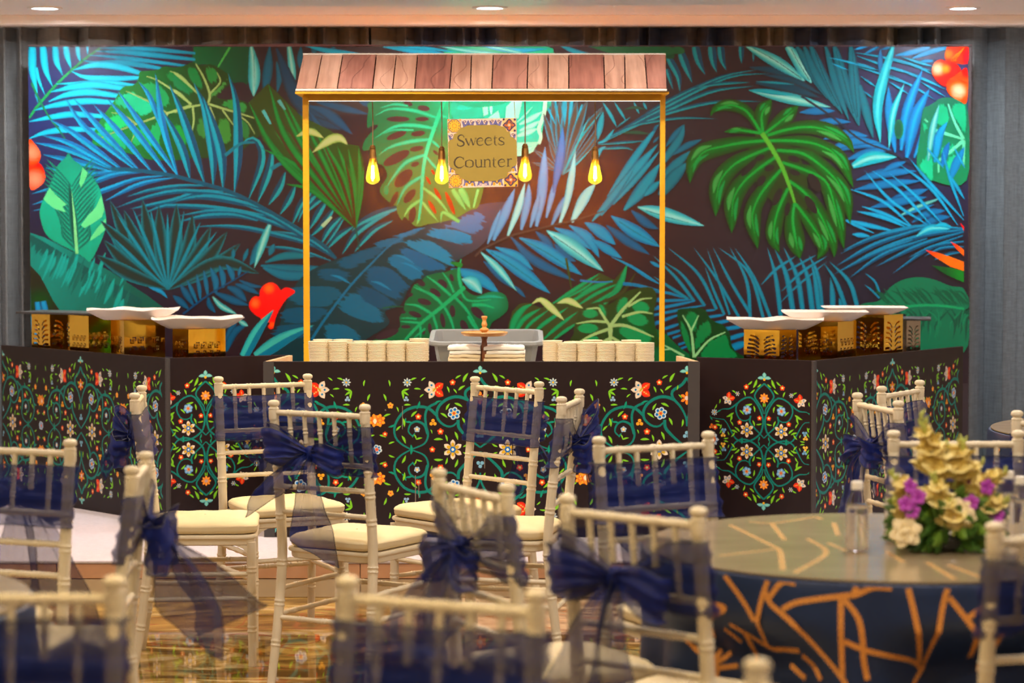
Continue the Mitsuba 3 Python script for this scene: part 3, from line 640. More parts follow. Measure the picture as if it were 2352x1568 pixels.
many([([(1770, 400), (1700, 260), (1590, 80)], 50), ([(1890, 320), (1830, 220), (1740, 80)], 40), ([(2060, 230), (1990, 80)], 36), ([(2160, 180), (2110, 80)], 36), ([(1740, 430), (1640, 560), (1520, 620)], 50), ([(1530, 560), (1560, 380), (1600, 200)], 90), ([(1510, 830), (1560, 700), (1640, 650)], 60)], ((20, 90, 120), (40, 150, 170)))
many([([(1850, 480), (2000, 470), (2200, 490)], 50), ([(1860, 180), (2000, 150), (2150, 180)], 40)], ((40, 50, 44), (30, 74, 56)))

# broad frond in the upper right
art.motif = 'printed_palm_frond_005'
art.z(1500, 90, 5.8725)
many([([(1300, 380), (1700, 440), (2100, 620)], 120), ([(1380, 590), (1800, 640), (2250, 790)], 150), ([(1500, 480), (1900, 560), (2300, 760)], 90)], ((34, 38, 48), (14, 56, 76)))
B([(1900, 610), (1640, 588), (1380, 570)], 40, (TD, TM, TL)); B([(1300, 690), (1750, 780), (2400, 920)], 150, PL, start=.1); B([(1290, 690), (1500, 700), (1900, 760)], 70, ((0, 110, 140), (30, 150, 165)))
B([(2040, 560), (1700, 330), (1255, 92)], 160, PL, start=.15, end=.2); B([(2130, 590), (1980, 330), (1810, 96)], 170, PL, start=.1, end=.5, peak=.4)
L([(2000, 530), (1650, 290), (1330, 110)], 12, (0, 88, 100)); L([(2110, 560), (1950, 300), (1860, 130)], 12, (0, 90, 100))
art.z(1840, 90, 5.8725)
many([([(350, 800), (150, 450), (-60, 100)], 130), ([(555, 1005), (330, 600), (130, 96)], 150), ([(450, 900), (200, 480), (40, 100)], 120), ([(640, 1090), (480, 640), (330, 96)], 110), ([(775, 1165), (600, 650), (450, 96)], 160), ([(780, 1165), (720, 600), (670, 94)], 150), ([(970, 1330), (870, 950), (790, 620)], 120)], ((0, 64, 84), (0, 96, 114)), start=.1, end=.4)
for pts in ([(500, 900), (330, 560), (180, 160)], [(700, 1000), (600, 640), (470, 160)], [(760, 1050), (720, 600), (690, 160)]):
    L(pts, 12, (0, 56, 70))
many([([(1270, 220), (1500, 175), (1740, 104)], 80), ([(1500, 258), (1700, 185), (1980, 104)], 80), ([(1600, 300), (1780, 290)], 50), ([(1080, 140), (1250, 100)], 40), ([(850, 200), (1050, 100)], 40), ([(720, 140), (900, 92)], 40)], ((0, 84, 150), (0, 146, 205)), start=.2, end=.6)
many([([(735, 185), (1100, 245), (1500, 350), (1790, 440)], 40), ([(745, 225), (1200, 385), (1570, 490)], 40), ([(750, 320), (1040, 420)], 36), ([(760, 375), (1100, 480), (1510, 640)], 36), ([(800, 500), (1030, 660)], 32), ([(1240, 255), (1600, 385), (1790, 490)], 44), ([(1190, 480), (1550, 660), (1820, 830)], 36), ([(1180, 570), (1460, 750)], 34), ([(1230, 370), (1700, 560), (1960, 690)], 44), ([(1350, 240), (1800, 380)], 40), ([(1600, 570), (1950, 780)], 34), ([(840, 700), (970, 800)], 26), ([(380, 250), (640, 310), (1000, 420)], 30), ([(420, 330), (640, 420)], 28)], ((0, 96, 140), (0, 156, 195)))
B([(1075, 500), (1065, 300), (1070, 120)], 70, ((0, 74, 120), (0, 92, 140)), start=.4)
B([(1270, 1530), (1190, 1000), (1175, 620)], 130, ((0, 84, 150), (0, 130, 195)), start=.2)
B([(1065, 1395), (1035, 850), (1235, 92)], 150, ((0, 150, 180), (0, 180, 205), (110, 214, 220)), start=.1, end=.35); B([(1180, 1480), (1240, 1000), (1390, 588)], 95, ((0, 150, 180), (60, 190, 205), (140, 220, 222)), start=.08)
for pts, w in (([(1345, 1500), (1430, 950), (1640, 390)], 140), ([(1420, 1600), (1540, 1050), (1735, 660)], 165), ([(1520, 1600), (1640, 1300), (1690, 1000)], 90), ([(1590, 1620), (1690, 1260), (1780, 1050)], 110)):
    B(pts, w, ((0, 88, 160), (0, 120, 190), (0, 170, 215)), start=.3)

# small heart leaf at the right edge
art.motif = 'printed_heart_leaf_002'
O(1315, 1215, 60, 135, 0, (6, 92, 66)); O(1310, 1210, 44, 110, 0, (4, 72, 56))
P([(1640, 960), (1720, 900), (1800, 850), (1850, 810), (1950, 785), (2050, 800), (2230, 850), (2230, 1900), (1700, 1880), (1560, 1700), (1600, 1300)], (0, 84, 66), grad=((1800, 900), (1800, 1900), (0, 120, 84)))
for pts in ([(1820, 980), (1880, 880), (1960, 920), (1990, 1080), (1940, 1180), (1820, 1120)], [(2030, 960), (2100, 880), (2210, 900), (2210, 1240), (2130, 1150)], [(1640, 1130), (1700, 1180), (1660, 1250)], [(1900, 1480), (2050, 1420), (2060, 1520), (1900, 1560)], [(1600, 1700), (1750, 1560), (1770, 1900), (1680, 1820)], [(1960, 1650), (2080, 1560), (2060, 1720), (1980, 1820)]):
    P(pts, (0, 168, 130), jag=30, jdir=(.2, 1))
for pts, w in (([(1770, 1220), (2000, 1290), (2190, 1350)], 50), ([(2190, 1350), (2060, 1100), (1980, 870)], 40), ([(2180, 1370), (1960, 1560), (1860, 1640), (1850, 1800)], 46), ([(2190, 1360), (2190, 1700)], 44), ([(1660, 1080), (1710, 1120)], 30)):
    L(pts, w, (120, 216, 184))
for pts, w, c in (([(1710, 1640), (1770, 1220), (1862, 865)], 96, PL), ([(1800, 1660), (1860, 1300), (1975, 1110)], 120, ((0, 88, 160), (0, 150, 205))), ([(1900, 1720), (1950, 1500), (2000, 1380)], 90, ((0, 76, 140), (0, 100, 170))), ([(2010, 1900), (2080, 1700), (2200, 1450)], 120, ((0, 88, 150), (0, 124, 184)))):
    B(pts, w, c, start=.3)
art.motif = 'printed_hibiscus_002'
P([(1990, 95), (2246, 84), (2246, 320), (2100, 330), (1965, 300), (1935, 220), (1955, 140)], (248, 70, 26), hi=[((1990, 200), 90, (255, 140, 70)), ((2240, 220), 90, (226, 0, 60))])
P([(1960, 640), (1850, 590), (1772, 490), (1758, 400), (1800, 310), (1880, 272), (1960, 295), (2100, 340), (2160, 450), (2060, 560)], (250, 56, 16), hi=[((1840, 400), 130, (255, 206, 176)), ((1950, 400), 90, (255, 150, 60))])
P([(1955, 650), (1980, 560), (2100, 470), (2240, 400), (2234, 845), (2130, 832), (2020, 770), (1970, 710)], (252, 84, 24), hi=[((2120, 700), 150, (255, 202, 176)), ((2240, 430), 130, (236, 0, 20))])
for a in range(5):
    L([(2200, 110), (2140 - 30 * a, 200 + 20 * a), (2070 + 10 * a, 290)], 10, (255, 150, 70))
P([(2246, 120), (2200, 200), (2190, 300), (2246, 330)], (228, 0, 60))

# lower right-hand blades under the frond
art.motif = 'printed_palm_frond_006'
art.z(1840, 340, 5.8725)
many([([(320, 60), (800, -70), (1215, 25)], 150), ([(-20, -480), (200, -500), (460, -500)], 110), ([(120, -320), (400, -360), (670, -350)], 100), ([(300, -120), (600, -190), (905, -160)], 120), ([(330, 50), (700, -90), (1060, -75)], 130), ([(600, 160), (900, 60), (1200, 20)], 110), ([(740, 430), (1100, 340), (1560, 310)], 130), ([(720, 560), (1100, 490), (1620, 440)], 120), ([(1100, 770), (1400, 650), (1720, 550)], 140), ([(940, 800), (1300, 720), (1700, 660)], 130), ([(1500, 1000), (1700, 880), (1950, 840)], 120), ([(1600, 1060), (1800, 960), (2020, 920)], 110), ([(1080, 320), (1250, 240), (1420, 180)], 90), ([(1300, 920), (1600, 820), (1800, 760)], 60)], ((0, 64, 116), (0, 106, 160)), start=.1)
B([(690, 245), (950, 130), (1292, 122)], 175, ((0, 140, 170), (60, 190, 205), (150, 222, 224)), start=.4, peak=.45)
B([(1350, 900), (1550, 800), (1860, 680)], 56, PL, start=.4, end=.3)
L([(-2500, -1150), (-1800, -1050), (-1400, -800), (0, -900 + 60)], 0.1, TD)
L([(0, -700), (400, -430), (800, -110), (1220, 60), (1500, 230)], 30, (28, 36, 52), .6)
art.motif = 'printed_palm_frond_007'
many([([(1520, 1080), (1100, 720), (620, 540)], 48), ([(1710, 1040), (1200, 700), (850, 300)], 48), ([(1750, 1040), (1350, 600), (940, 290)], 48), ([(1900, 1020), (1550, 650), (1180, 330)], 46), ([(2110, 1040), (1750, 550), (1300, 200)], 48), ([(2190, 970), (1700, 430), (1440, 115)], 50), ([(2190, 920), (2000, 400), (1900, -10)], 44), ([(2200, 690), (2000, 360)], 50), ([(1920, 270), (1690, -10)], 42), ([(2205, 270), (2060, -10)], 42), ([(1500, 1070), (1100, 880), (800, 780)], 56), ([(1400, 1060), (1100, 930), (740, 850)], 66), ([(1220, 1110), (900, 1040), (560, 960)], 70), ([(980, 1145), (780, 1060), (560, 960)], 44), ([(920, 1185), (680, 1160)], 70), ([(560, 830), (490, 830)], 50), ([(580, 740), (480, 720)], 40)], ((0, 84, 150), (0, 160, 205)), start=.2)
many([([(2190, 1090), (1650, 1060), (1200, 1140), (850, 1260), (520, 1430)], 72), ([(1500, 1080), (1000, 1200), (560, 1380)], 60), ([(1650, 1080), (1000, 1300), (470, 1590)], 66), ([(2185, 1105), (1600, 1190), (1000, 1400), (560, 1640)], 70), ([(2190, 1130), (1600, 1310), (1000, 1600)], 60), ([(1500, 1240), (1000, 1420), (440, 1700)], 56), ([(1700, 1220), (1100, 1440), (650, 1750)], 56), ([(2180, 1180), (1700, 1370), (1220, 1700)], 46), ([(2190, 1260), (1800, 1320), (1440, 1480)], 50), ([(2190, 1330), (1900, 1350), (1650, 1460)], 40), ([(1800, 1500), (2000, 1420), (2190, 1400)], 40)], ((0, 70, 110), (0, 126, 168)), side=1, start=.4)
B([(1545, 1190), (1750, 1080), (2010, 1090)], 110, ((0, 120, 160), (40, 170, 200), (120, 210, 216)), start=.1); B([(1780, 1060), (1900, 1030), (2040, 1070)], 60, ((0, 130, 170), (30, 170, 205)))
art.z(1500, 570, 3.355)
many([([(665, 535), (500, 250), (310, -10)], 26), ([(590, 510), (520, 300), (415, 0)], 20), ([(750, 535), (720, 250), (590, -10)], 30), ([(745, 500), (600, 260), (460, -10)], 28), ([(850, 535), (740, 190), (500, -10)], 28), ([(905, 535), (780, 230), (625, -10)], 30), ([(490, 470), (350, 200), (110, -10)], 28), ([(400, 445), (230, 210), (85, 105)], 28), ([(318, 410), (180, 230), (0, 55)], 28), ([(270, 392), (130, 300), (0, 215)], 28), ([(550, 510), (470, 330), (400, 140)], 24), ([(985, 535), (945, 220), (880, -10)], 38), ([(1080, 490), (1025, 200), (930, -10)], 46), ([(1155, 490), (1110, 220), (1005, -10)], 42), ([(1230, 490), (1190, 220), (1120, 50)], 46), ([(1300, 490), (1265, 200), (1200, 50)], 46)], ((0, 76, 112), (0, 132, 162)), start=.9, peak=.3)
many([([(835, 280), (950, 160), (1105, 58)], 24), ([(990, 330), (1150, 180), (1342, 60)], 24), ([(980, 420), (1100, 300), (1342, 100)], 16), ([(1020, 180), (1150, 110), (1260, 50)], 18)], ((0, 90, 124), (0, 134, 166)))
many([([(0, 405), (150, 402), (290, 396)], 24), ([(0, 470), (160, 440), (325, 405)], 26), ([(0, 515), (200, 475), (400, 438)], 24), ([(0, 590), (120, 540), (220, 505)], 26), ([(410, 480), (480, 475)], 18), ([(430, 530), (550, 512)], 24), ([(470, 578), (600, 555)], 30), ([(560, 620), (700, 600)], 34), ([(590, 695), (720, 655)], 38), ([(600, 770), (720, 725)], 60), ([(90, 620), (210, 580)], 26), ([(110, 662), (225, 628)], 24), ([(150, 692), (215, 668)], 20), ([(195, 742), (255, 722)], 20), ([(215, 772), (270, 752)], 18), ([(0, 330), (120, 345), (230, 380)], 24)], ((0, 84, 130), (0, 132, 180)), start=.9, end=.3)
art.z(1840, 570, 3.355)
many([([(245, 460), (240, 330), (225, 220)], 46), ([(345, 460), (270, 260), (175, 115)], 36), ([(310, 460), (290, 380)], 30), ([(435, 460), (370, 260), (215, 100)], 38), ([(140, 480), (110, 250), (80, 120)], 46)], ((0, 76, 112), (0, 132, 162)), start=.9, peak=.3)
many([([(612, 372), (570, 260), (488, 188)], 18), ([(602, 384), (550, 330), (486, 278)], 16)], ((0, 90, 124), (0, 132, 170)), start=.9)

# tall monstera on the right
art.motif = 'printed_monstera_leaf_001'
art.z(0, 0, 1)
P([(1745, 302), (1785, 312), (1825, 345), (1850, 395), (1855, 460), (1845, 500), (1808, 500), (1770, 460), (1735, 415), (1718, 372), (1722, 335)], (36, 54, 20))
lobes = [([(1748, 306), (1715, 256), (1672, 241), (1640, 252), (1632, 268)], 34), ([(1752, 306), (1750, 262), (1772, 228)], 44), ([(1756, 307), (1798, 274), (1834, 243)], 42), ([(1747, 306), (1696, 299), (1662, 303)], 20), ([(1762, 311), (1830, 293), (1890, 296), (1942, 322), (1962, 352)], 42), ([(1758, 323), (1690, 330), (1610, 352), (1588, 385), (1584, 422)], 50),
         ([(1767, 340), (1690, 375), (1650, 425), (1643, 498)], 52), ([(1779, 362), (1721, 405), (1685, 455), (1680, 536)], 52), ([(1794, 389), (1755, 435), (1728, 490), (1740, 572)], 48), ([(1810, 432), (1786, 485), (1776, 545), (1790, 580)], 46), ([(1825, 466), (1820, 510), (1829, 562), (1837, 594)], 54), ([(1827, 468), (1866, 520), (1890, 565), (1876, 596)], 44),
         ([(1812, 415), (1855, 450), (1892, 510), (1914, 565), (1915, 592)], 44), ([(1796, 373), (1840, 388), (1892, 410), (1922, 493), (1938, 572)], 46), ([(1783, 345), (1850, 354), (1885, 380), (1938, 440), (1953, 515)], 44), ([(1766, 323), (1849, 325), (1891, 340), (1930, 365), (1960, 432)], 42)]
for pts, w in lobes:
    B(pts, w * .84, ((34, 54, 20), (10, 84, 30), (18, 100, 40)), start=.35, peak=.62, n=18)
for pts, w in lobes:
    q = spline(pts, 30)
    n = np.array([-(q[-1] - q[0])[1], (q[-1] - q[0])[0]]); n /= np.linalg.norm(n)
    B(list(q[15:27:4] + n * w * .17), w * .26, ((24, 110, 46), (74, 146, 82)))
    B(list(q[17:26:4] - n * w * .17), w * .2, ((16, 104, 44), (44, 136, 74)))
    L(list(q[::6]), 6.5, (50, 146, 70), .15)
for x, y, a, b, r in ((1745, 362, 12, 6, -25), (1767, 386, 12, 7, -20), (1823, 365, 14, 7, 15), (1824, 396, 14, 6, 20), (1720, 385, 26, 7, -48), (1748, 415, 8, 14, 35), (1785, 452, 8, 22, 25), (1808, 480, 6, 16, 10), (1870, 420, 12, 24, -30), (1862, 470, 9, 24, -32)):
    O(x, y, a, b, r, (32, 26, 26))
L([(1750, 306), (1772, 340), (1796, 384), (1812, 425), (1826, 468)], 11, (96, 170, 78), .5)
L([(1826, 466), (1821, 500), (1830, 560)], 5, (60, 150, 80), .3)

# bird of paradise, lower right leaf, small leaves at the bottom
art.motif = 'printed_strelitzia'
art.z(1840, 340, 5.8725)
P([(2012, 1258), (2110, 1310), (2192, 1372), (2192, 1455), (2100, 1372)], (250, 116, 20), smooth=False, grad=((2192, 1400), (2012, 1258), (232, 44, 24)))
P([(2140, 1005), (2192, 1060), (2192, 1120)], (226, 44, 26), smooth=False)
art.z(1840, 570, 3.355)
P([(955, 12), (1050, 34), (1150, 66), (1252, 104), (1252, 174), (1150, 142), (1020, 62)], (252, 124, 14), smooth=False, grad=((1100, 90), (955, 12), (222, 44, 40)))
P([(1000, 130), (1150, 150), (1252, 176), (1252, 262), (1120, 205)], (0, 124, 56), smooth=False, grad=((1200, 180), (1130, 210), (14, 80, 40)))
art.motif = 'printed_banana_leaf_002'
P([(460, 452), (490, 422), (600, 402), (680, 305), (780, 243), (900, 222), (1020, 240), (1150, 290), (1254, 316), (1254, 480), (700, 482)], (0, 112, 84))
P([(720, 475), (850, 450), (1000, 445), (1254, 468), (1254, 800), (860, 800), (880, 560)], (0, 104, 80), grad=((900, 480), (1000, 800), (0, 112, 84)))
for i in range(34):
    x = 620 + 640 * rr.random()
    B([(x + 60, 440), (x, 400 - 60 * rr.random()), (x - 70, 340 - 60 * rr.random())], 16, ((0, 100, 74), (0, 78, 58)))
    B([(x + 240 * rr.random(), 465), (x + 100, 520 + 80 * rr.random()), (x + 90, 600 + 130 * rr.random())], 20, ((0, 96, 72), (0, 124, 92) if i % 2 else (0, 72, 58)))
L([(735, 462), (900, 440), (1080, 442), (1254, 466)], 20, (24, 152, 106), .9)
art.motif = 'printed_heart_leaf_003'
art.z(1500, 570, 3.355)
P([(0, 640), (60, 640), (110, 670), (200, 760), (320, 850), (300, 900), (0, 900)], (0, 96, 58))
P([(185, 500), (220, 466), (380, 464), (430, 525), (470, 562), (540, 592), (590, 655), (606, 745), (650, 805), (720, 848), (600, 880), (320, 880), (270, 780), (210, 640)], (12, 62, 30))
for pts in ([(250, 540), (290, 490), (340, 520), (330, 620), (290, 640)], [(215, 560), (270, 660), (290, 800), (230, 690)], [(340, 640), (420, 560), (450, 640), (400, 700), (330, 780)], [(380, 790), (470, 700), (560, 670), (590, 760), (640, 840), (400, 850)]):
    P(pts, (0, 128, 78), jag=14, jdir=(.6, 1))
for pts, w in (([(315, 840), (292, 640), (228, 515)], 20), ([(292, 640), (352, 515)], 14), ([(318, 838), (430, 710), (558, 645)], 18), ([(240, 830), (130, 770), (70, 740)], 18), ([(130, 775), (60, 785)], 12)):
    L(pts, w, (150, 212, 160), .4)

art.motif = 'printed_fan_palm_003'
art.z(1100, 600, 5.6)
P([(350, 1010), (370, 850), (430, 640), (520, 545), (640, 530), (800, 600), (950, 520), (1250, 350), (1560, 150), (1740, 240), (1910, 30), (1860, 300), (1650, 560), (1300, 760), (1000, 1010)], (50, 64, 32), smooth=False)
for pts, w in (([(400, 1010), (450, 780), (560, 620), (700, 540)], 100), ([(430, 1010), (560, 760), (800, 600)], 70), ([(540, 1010), (640, 820), (900, 620)], 50), ([(660, 1010), (800, 830), (1150, 590)], 60), ([(820, 1010), (1000, 850), (1280, 640)], 56), ([(950, 1010), (1100, 900), (1280, 780)], 50), ([(950, 540), (1250, 350), (1560, 150)], 60), ([(1010, 520), (1300, 380), (1560, 200)], 30), ([(1200, 520), (1450, 350), (1740, 240)], 80), ([(1280, 560), (1500, 420), (1800, 280)], 50), ([(1600, 560), (1800, 320), (1912, 20)], 90), ([(1340, 620), (1600, 470), (1820, 330)], 46), ([(1120, 540), (1300, 450), (1460, 360)], 40), ([(1600, 700), (1800, 540), (1960, 400)], 50), ([(1650, 760), (1700, 660)], 60)):
    B(pts, w, ((10, 104, 62), (0, 152, 104)), start=.3)
B([(1480, 560), (1820, 420), (2030, 130)], 60, ((44, 40, 26), (52, 60, 30)))
L([(1300, 245), (1500, 265), (1720, 262)], 26, (60, 120, 180)); L([(1850, 285), (2050, 310), (2310, 372)], 44, (0, 120, 170))
B([(685, 545), (790, 492), (930, 600), (1098, 758)], 92, ((140, 190, 106), (184, 210, 156)), start=.1); B([(1005, 540), (1150, 506), (1342, 606)], 88, ((120, 180, 100), (184, 208, 154)), start=.05)
many([([(1940, 60), (2150, 190), (2330, 300)], 46), ([(2200, 0), (2340, 80)], 50), ([(1700, -60), (1950, 60), (2330, 290)], 40)], ((0, 90, 140), (0, 140, 190)))
many([([(2270, 500), (2340, 480)], 50), ([(2270, 600), (2340, 580)], 50), ([(2250, 800), (2340, 770)], 50)], ((0, 80, 130), (0, 128, 190)))
art.motif = 'printed_heart_leaf_004'
P([(1240, 790), (1330, 610), (1530, 520), (1640, 560), (1760, 500), (1930, 375), (2150, 330), (2250, 360), (2285, 480), (2250, 650), (2265, 820), (2300, 1000), (2260, 1090), (1240, 1090), (1220, 920)], (40, 62, 26), hi=((2000, 900), 500, (14, 86, 40)))
for x, y, a, b, r in ((1430, 670, 95, 58, 0), (1400, 860, 128, 62, 0), (1845, 570, 60, 115, 22), (1590, 640, 36, 90, -18), (2080, 590, 105, 75, 10), (2040, 745, 130, 78, 15), (2010, 940, 210, 92, 18), (1430, 1010, 110, 40, -15)):
    t = np.arange(16) * 2 * PI / 16
    c, s = math.cos(math.radians(r)), math.sin(math.radians(r))
    P(np.stack([x + a * np.cos(t) * c - b * np.sin(t) * s, y + a * np.cos(t) * s + b * np.sin(t) * c], 1), (40, 150, 96), jag=24, jdir=(1, .2))
for pts, w in (([(1690, 840), (1560, 640), (1530, 600), (1380, 610)], 36), ([(1690, 830), (1850, 620), (2080, 388)], 46), ([(1920, 580), (2080, 490), (2225, 472)], 30), ([(1840, 710), (2060, 652), (2235, 672)], 36), ([(1700, 825), (1900, 830), (2250, 972)], 42), ([(1690, 820), (1690, 1060)], 60), ([(1680, 865), (1450, 950), (1280, 1040)], 40), ([(1660, 780), (1450, 770), (1250, 800)], 34), ([(1690, 970), (1830, 1040)], 36), ([(1680, 990), (1550, 1050)], 34)):
    L(pts, w, (158, 202, 142), .35)
art.motif = 'printed_monstera_leaf_002'
art.z(700, 600, 5.6)
P([(2050, 340), (1985, 100), (1800, 140), (1700, 150), (1560, 190), (1500, 250), (1400, 310), (1370, 380), (1350, 450), (1290, 530), (1270, 640), (1220, 720), (1220, 850), (1050, 950), (880, 1040), (1600, 1050), (2250, 1050), (2400, 800), (2510, 720), (2610, 620), (2610, 500), (2560, 420), (2450, 388), (2350, 400), (2200, 440)], (0, 98, 62), hi=((2400, 520), 260, (0, 140, 104)))
for x, y, a, b, r in ((1540, 520, 92, 40, 15), (1680, 400, 82, 40, 35), (1770, 290, 72, 50, 38), (1420, 680, 88, 34, 20), (1300, 840, 62, 24, 0), (1500, 280, 56, 36, 30), (1900, 640, 36, 78, -5), (1775, 760, 32, 96, -10), (2050, 830, 46, 84, -25), (1610, 860, 25, 68, -5), (1530, 900, 20, 44, 0), (2000, 510, 26, 42, -15), (2225, 660, 54, 110, -48), (1060, 935, 160, 50, -20), (1360, 430, 34, 24, -30), (1270, 650, 30, 22, 0), (1890, 210, 26, 50, -20)):
    O(x, y, a, b, r, (48, 32, 44))
for pts, w in (([(1780, 570), (1650, 440), (1400, 330)], 46), ([(1700, 500), (1600, 420), (1410, 300)], 24), ([(1880, 440), (1720, 300), (1570, 190)], 42), ([(1920, 400), (1850, 250), (1770, 140)], 36), ([(2010, 340), (1980, 150), (2010, -30)], 50), ([(1630, 670), (1450, 570), (1290, 550)], 42), ([(1480, 790), (1350, 780), (1230, 770)], 34), ([(1440, 740), (1340, 730), (1230, 730)], 26), ([(1800, 590), (1880, 750), (1950, 990)], 40), ([(1920, 450), (2080, 620), (2250, 900)], 42), ([(1650, 690), (1700, 850), (1730, 990)], 38), ([(1490, 830), (1490, 1000)], 34), ([(2010, 390), (2080, 490), (2200, 510), (2400, 490)], 34), ([(2150, 560), (2300, 560), (2440, 600)], 56), ([(2100, 700), (2200, 860), (2270, 920)], 50), ([(1550, 860), (1400, 990)], 30)):
    B(pts, w, ((0, 132, 88), (10, 172, 122)), start=.9, peak=.2, end=.3)
L([(2060, 330), (1780, 570), (1480, 810), (1290, 1010)], 52, (10, 170, 116), .6)
B([(2560, 470), (2400, 450), (2200, 470)], 50, ((0, 120, 90), (0, 164, 140)))
P([(1870, 18), (1950, 8), (2030, 30), (2010, 80), (1950, 60)], (14, 122, 60)); L([(1000, 600), (1150, 580), (1280, 585)], 16, (0, 92, 60))

art.motif = 'printed_top_leaf'
art.z(0, 0, 1)
P([(1035, 100), (1255, 100), (1250, 180), (1150, 240), (1040, 230)], (0, 150, 118))
many([([(700, 104), (760, 118), (860, 130)], 14), ([(880, 108), (960, 118), (1060, 132)], 14), ([(860, 104), (950, 108), (1050, 120)], 10), ([(1100, 104), (1180, 116), (1260, 112)], 12)], ((0, 100, 150), (0, 160, 200)))
many([([(1000, 104), (1080, 118), (1180, 128)], 10), ([(1120, 106), (1160, 114), (1230, 130)], 8)], PL)
many([([(1280, 100), (1330, 122), (1400, 140)], 14), ([(1420, 100), (1470, 120), (1520, 150)], 14), ([(1340, 104), (1400, 112), (1480, 118)], 8)], ((0, 84, 120), (0, 130, 150)))
P([(1360, 102), (1500, 100), (1560, 120), (1480, 130), (1400, 122)], (0, 86, 54))

MURAL_Y = 12.40
m_tl, m_br = at(64, 107, MURAL_Y), at(2221, 1300, MURAL_Y)
clip_lo, clip_hi = (62, 106), (2222.5, 835)
bsdf('backdrop_cloth', lin(46, 36, 44), 0.5)
k = thing('printed_backdrop', 'wide fabric backdrop printed with blue and green jungle leaves behind the counters', 'backdrop')
ML, MR, MT = m_tl[0], m_br[0], m_tl[2]
part(k, 'panel', box(ML, MR, MURAL_Y, MURAL_Y + 0.06, 0.0, MT, 0.004), 'backdrop_cloth')


def on_mural(v, h):
    p = at(v[:, 0], v[:, 1], MURAL_Y)
    p[:, 0] = np.clip(p[:, 0], ML, MR); p[:, 2] = np.minimum(p[:, 2], MT)
    p[:, 1] = MURAL_Y - 0.0002 - h
    return p


for motif, (m, c) in art.bake(on_mural, clip=(58, 100, 2226, 900)).items():
    part(k, motif, ply(m, 'printed_vinyl', smooth=False, color=c), None)
# the gathered hem at its top and the cloth turned round its sides
x = np.linspace(ML, MR, 240)
r = 0.0025 + 0.012 * np.exp(-((x + 1.2) / 0.42) ** 2) * meshkit.fbm(np.stack([x * 2.2, x * 0, x * 0], 1), 3)
hem = np.stack([x, np.full_like(x, MURAL_Y + 0.01), MT + 0.001 + 0.008 * meshkit.fbm(np.stack([x * 1.3, x * 0 + 4, x * 0], 1), 3)], 1)
bsdf('hem_cloth', lin(96, 74, 84), 0.5)
part(k, 'hem', tube(hem, r, 8), 'hem_cloth', True)
# ---------------------------------------------------------------- riser
RISER_Z = 0.15
RF = on_floor(1000, 1372)[1]
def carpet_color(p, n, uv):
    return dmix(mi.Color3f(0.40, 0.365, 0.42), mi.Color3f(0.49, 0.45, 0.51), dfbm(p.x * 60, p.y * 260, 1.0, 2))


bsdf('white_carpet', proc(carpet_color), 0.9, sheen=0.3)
bsdf('riser_board', (0.50, 0.28, 0.17), 0.35)
bsdf('riser_plinth', (0.46, 0.36, 0.24), 0.35)
k = thing('stage_riser', 'low wide stage riser with white carpet top and tan front boards under the counters', 'stage')
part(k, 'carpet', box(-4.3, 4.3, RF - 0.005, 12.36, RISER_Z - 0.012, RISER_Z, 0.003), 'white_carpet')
for i in range(7):
    a, b = -4.3 + i * 8.6 / 7, -4.3 + (i + 1) * 8.6 / 7
    part(k, 'front_board', box(a + 0.0015, b - 0.0015, RF, RF + 0.02, 0.078, RISER_Z - 0.013, 0.002), 'riser_board')
    part(k, 'plinth_board', box(a + 0.0015, b - 0.0015, RF + 0.004, RF + 0.02, 0.0, 0.0755, 0.002), 'riser_plinth')
part(k, 'base', box(-4.28, 4.28, RF + 0.02, 12.35, 0.0, RISER_Z - 0.012), 'riser_plinth')

# ---------------------------------------------------------------- counters with printed floral panels
GR, GR2 = ((70, 150, 24), (130, 206, 40)), ((60, 140, 20), (110, 190, 36))
VINE = ((8, 100, 104), (4, 128, 116))


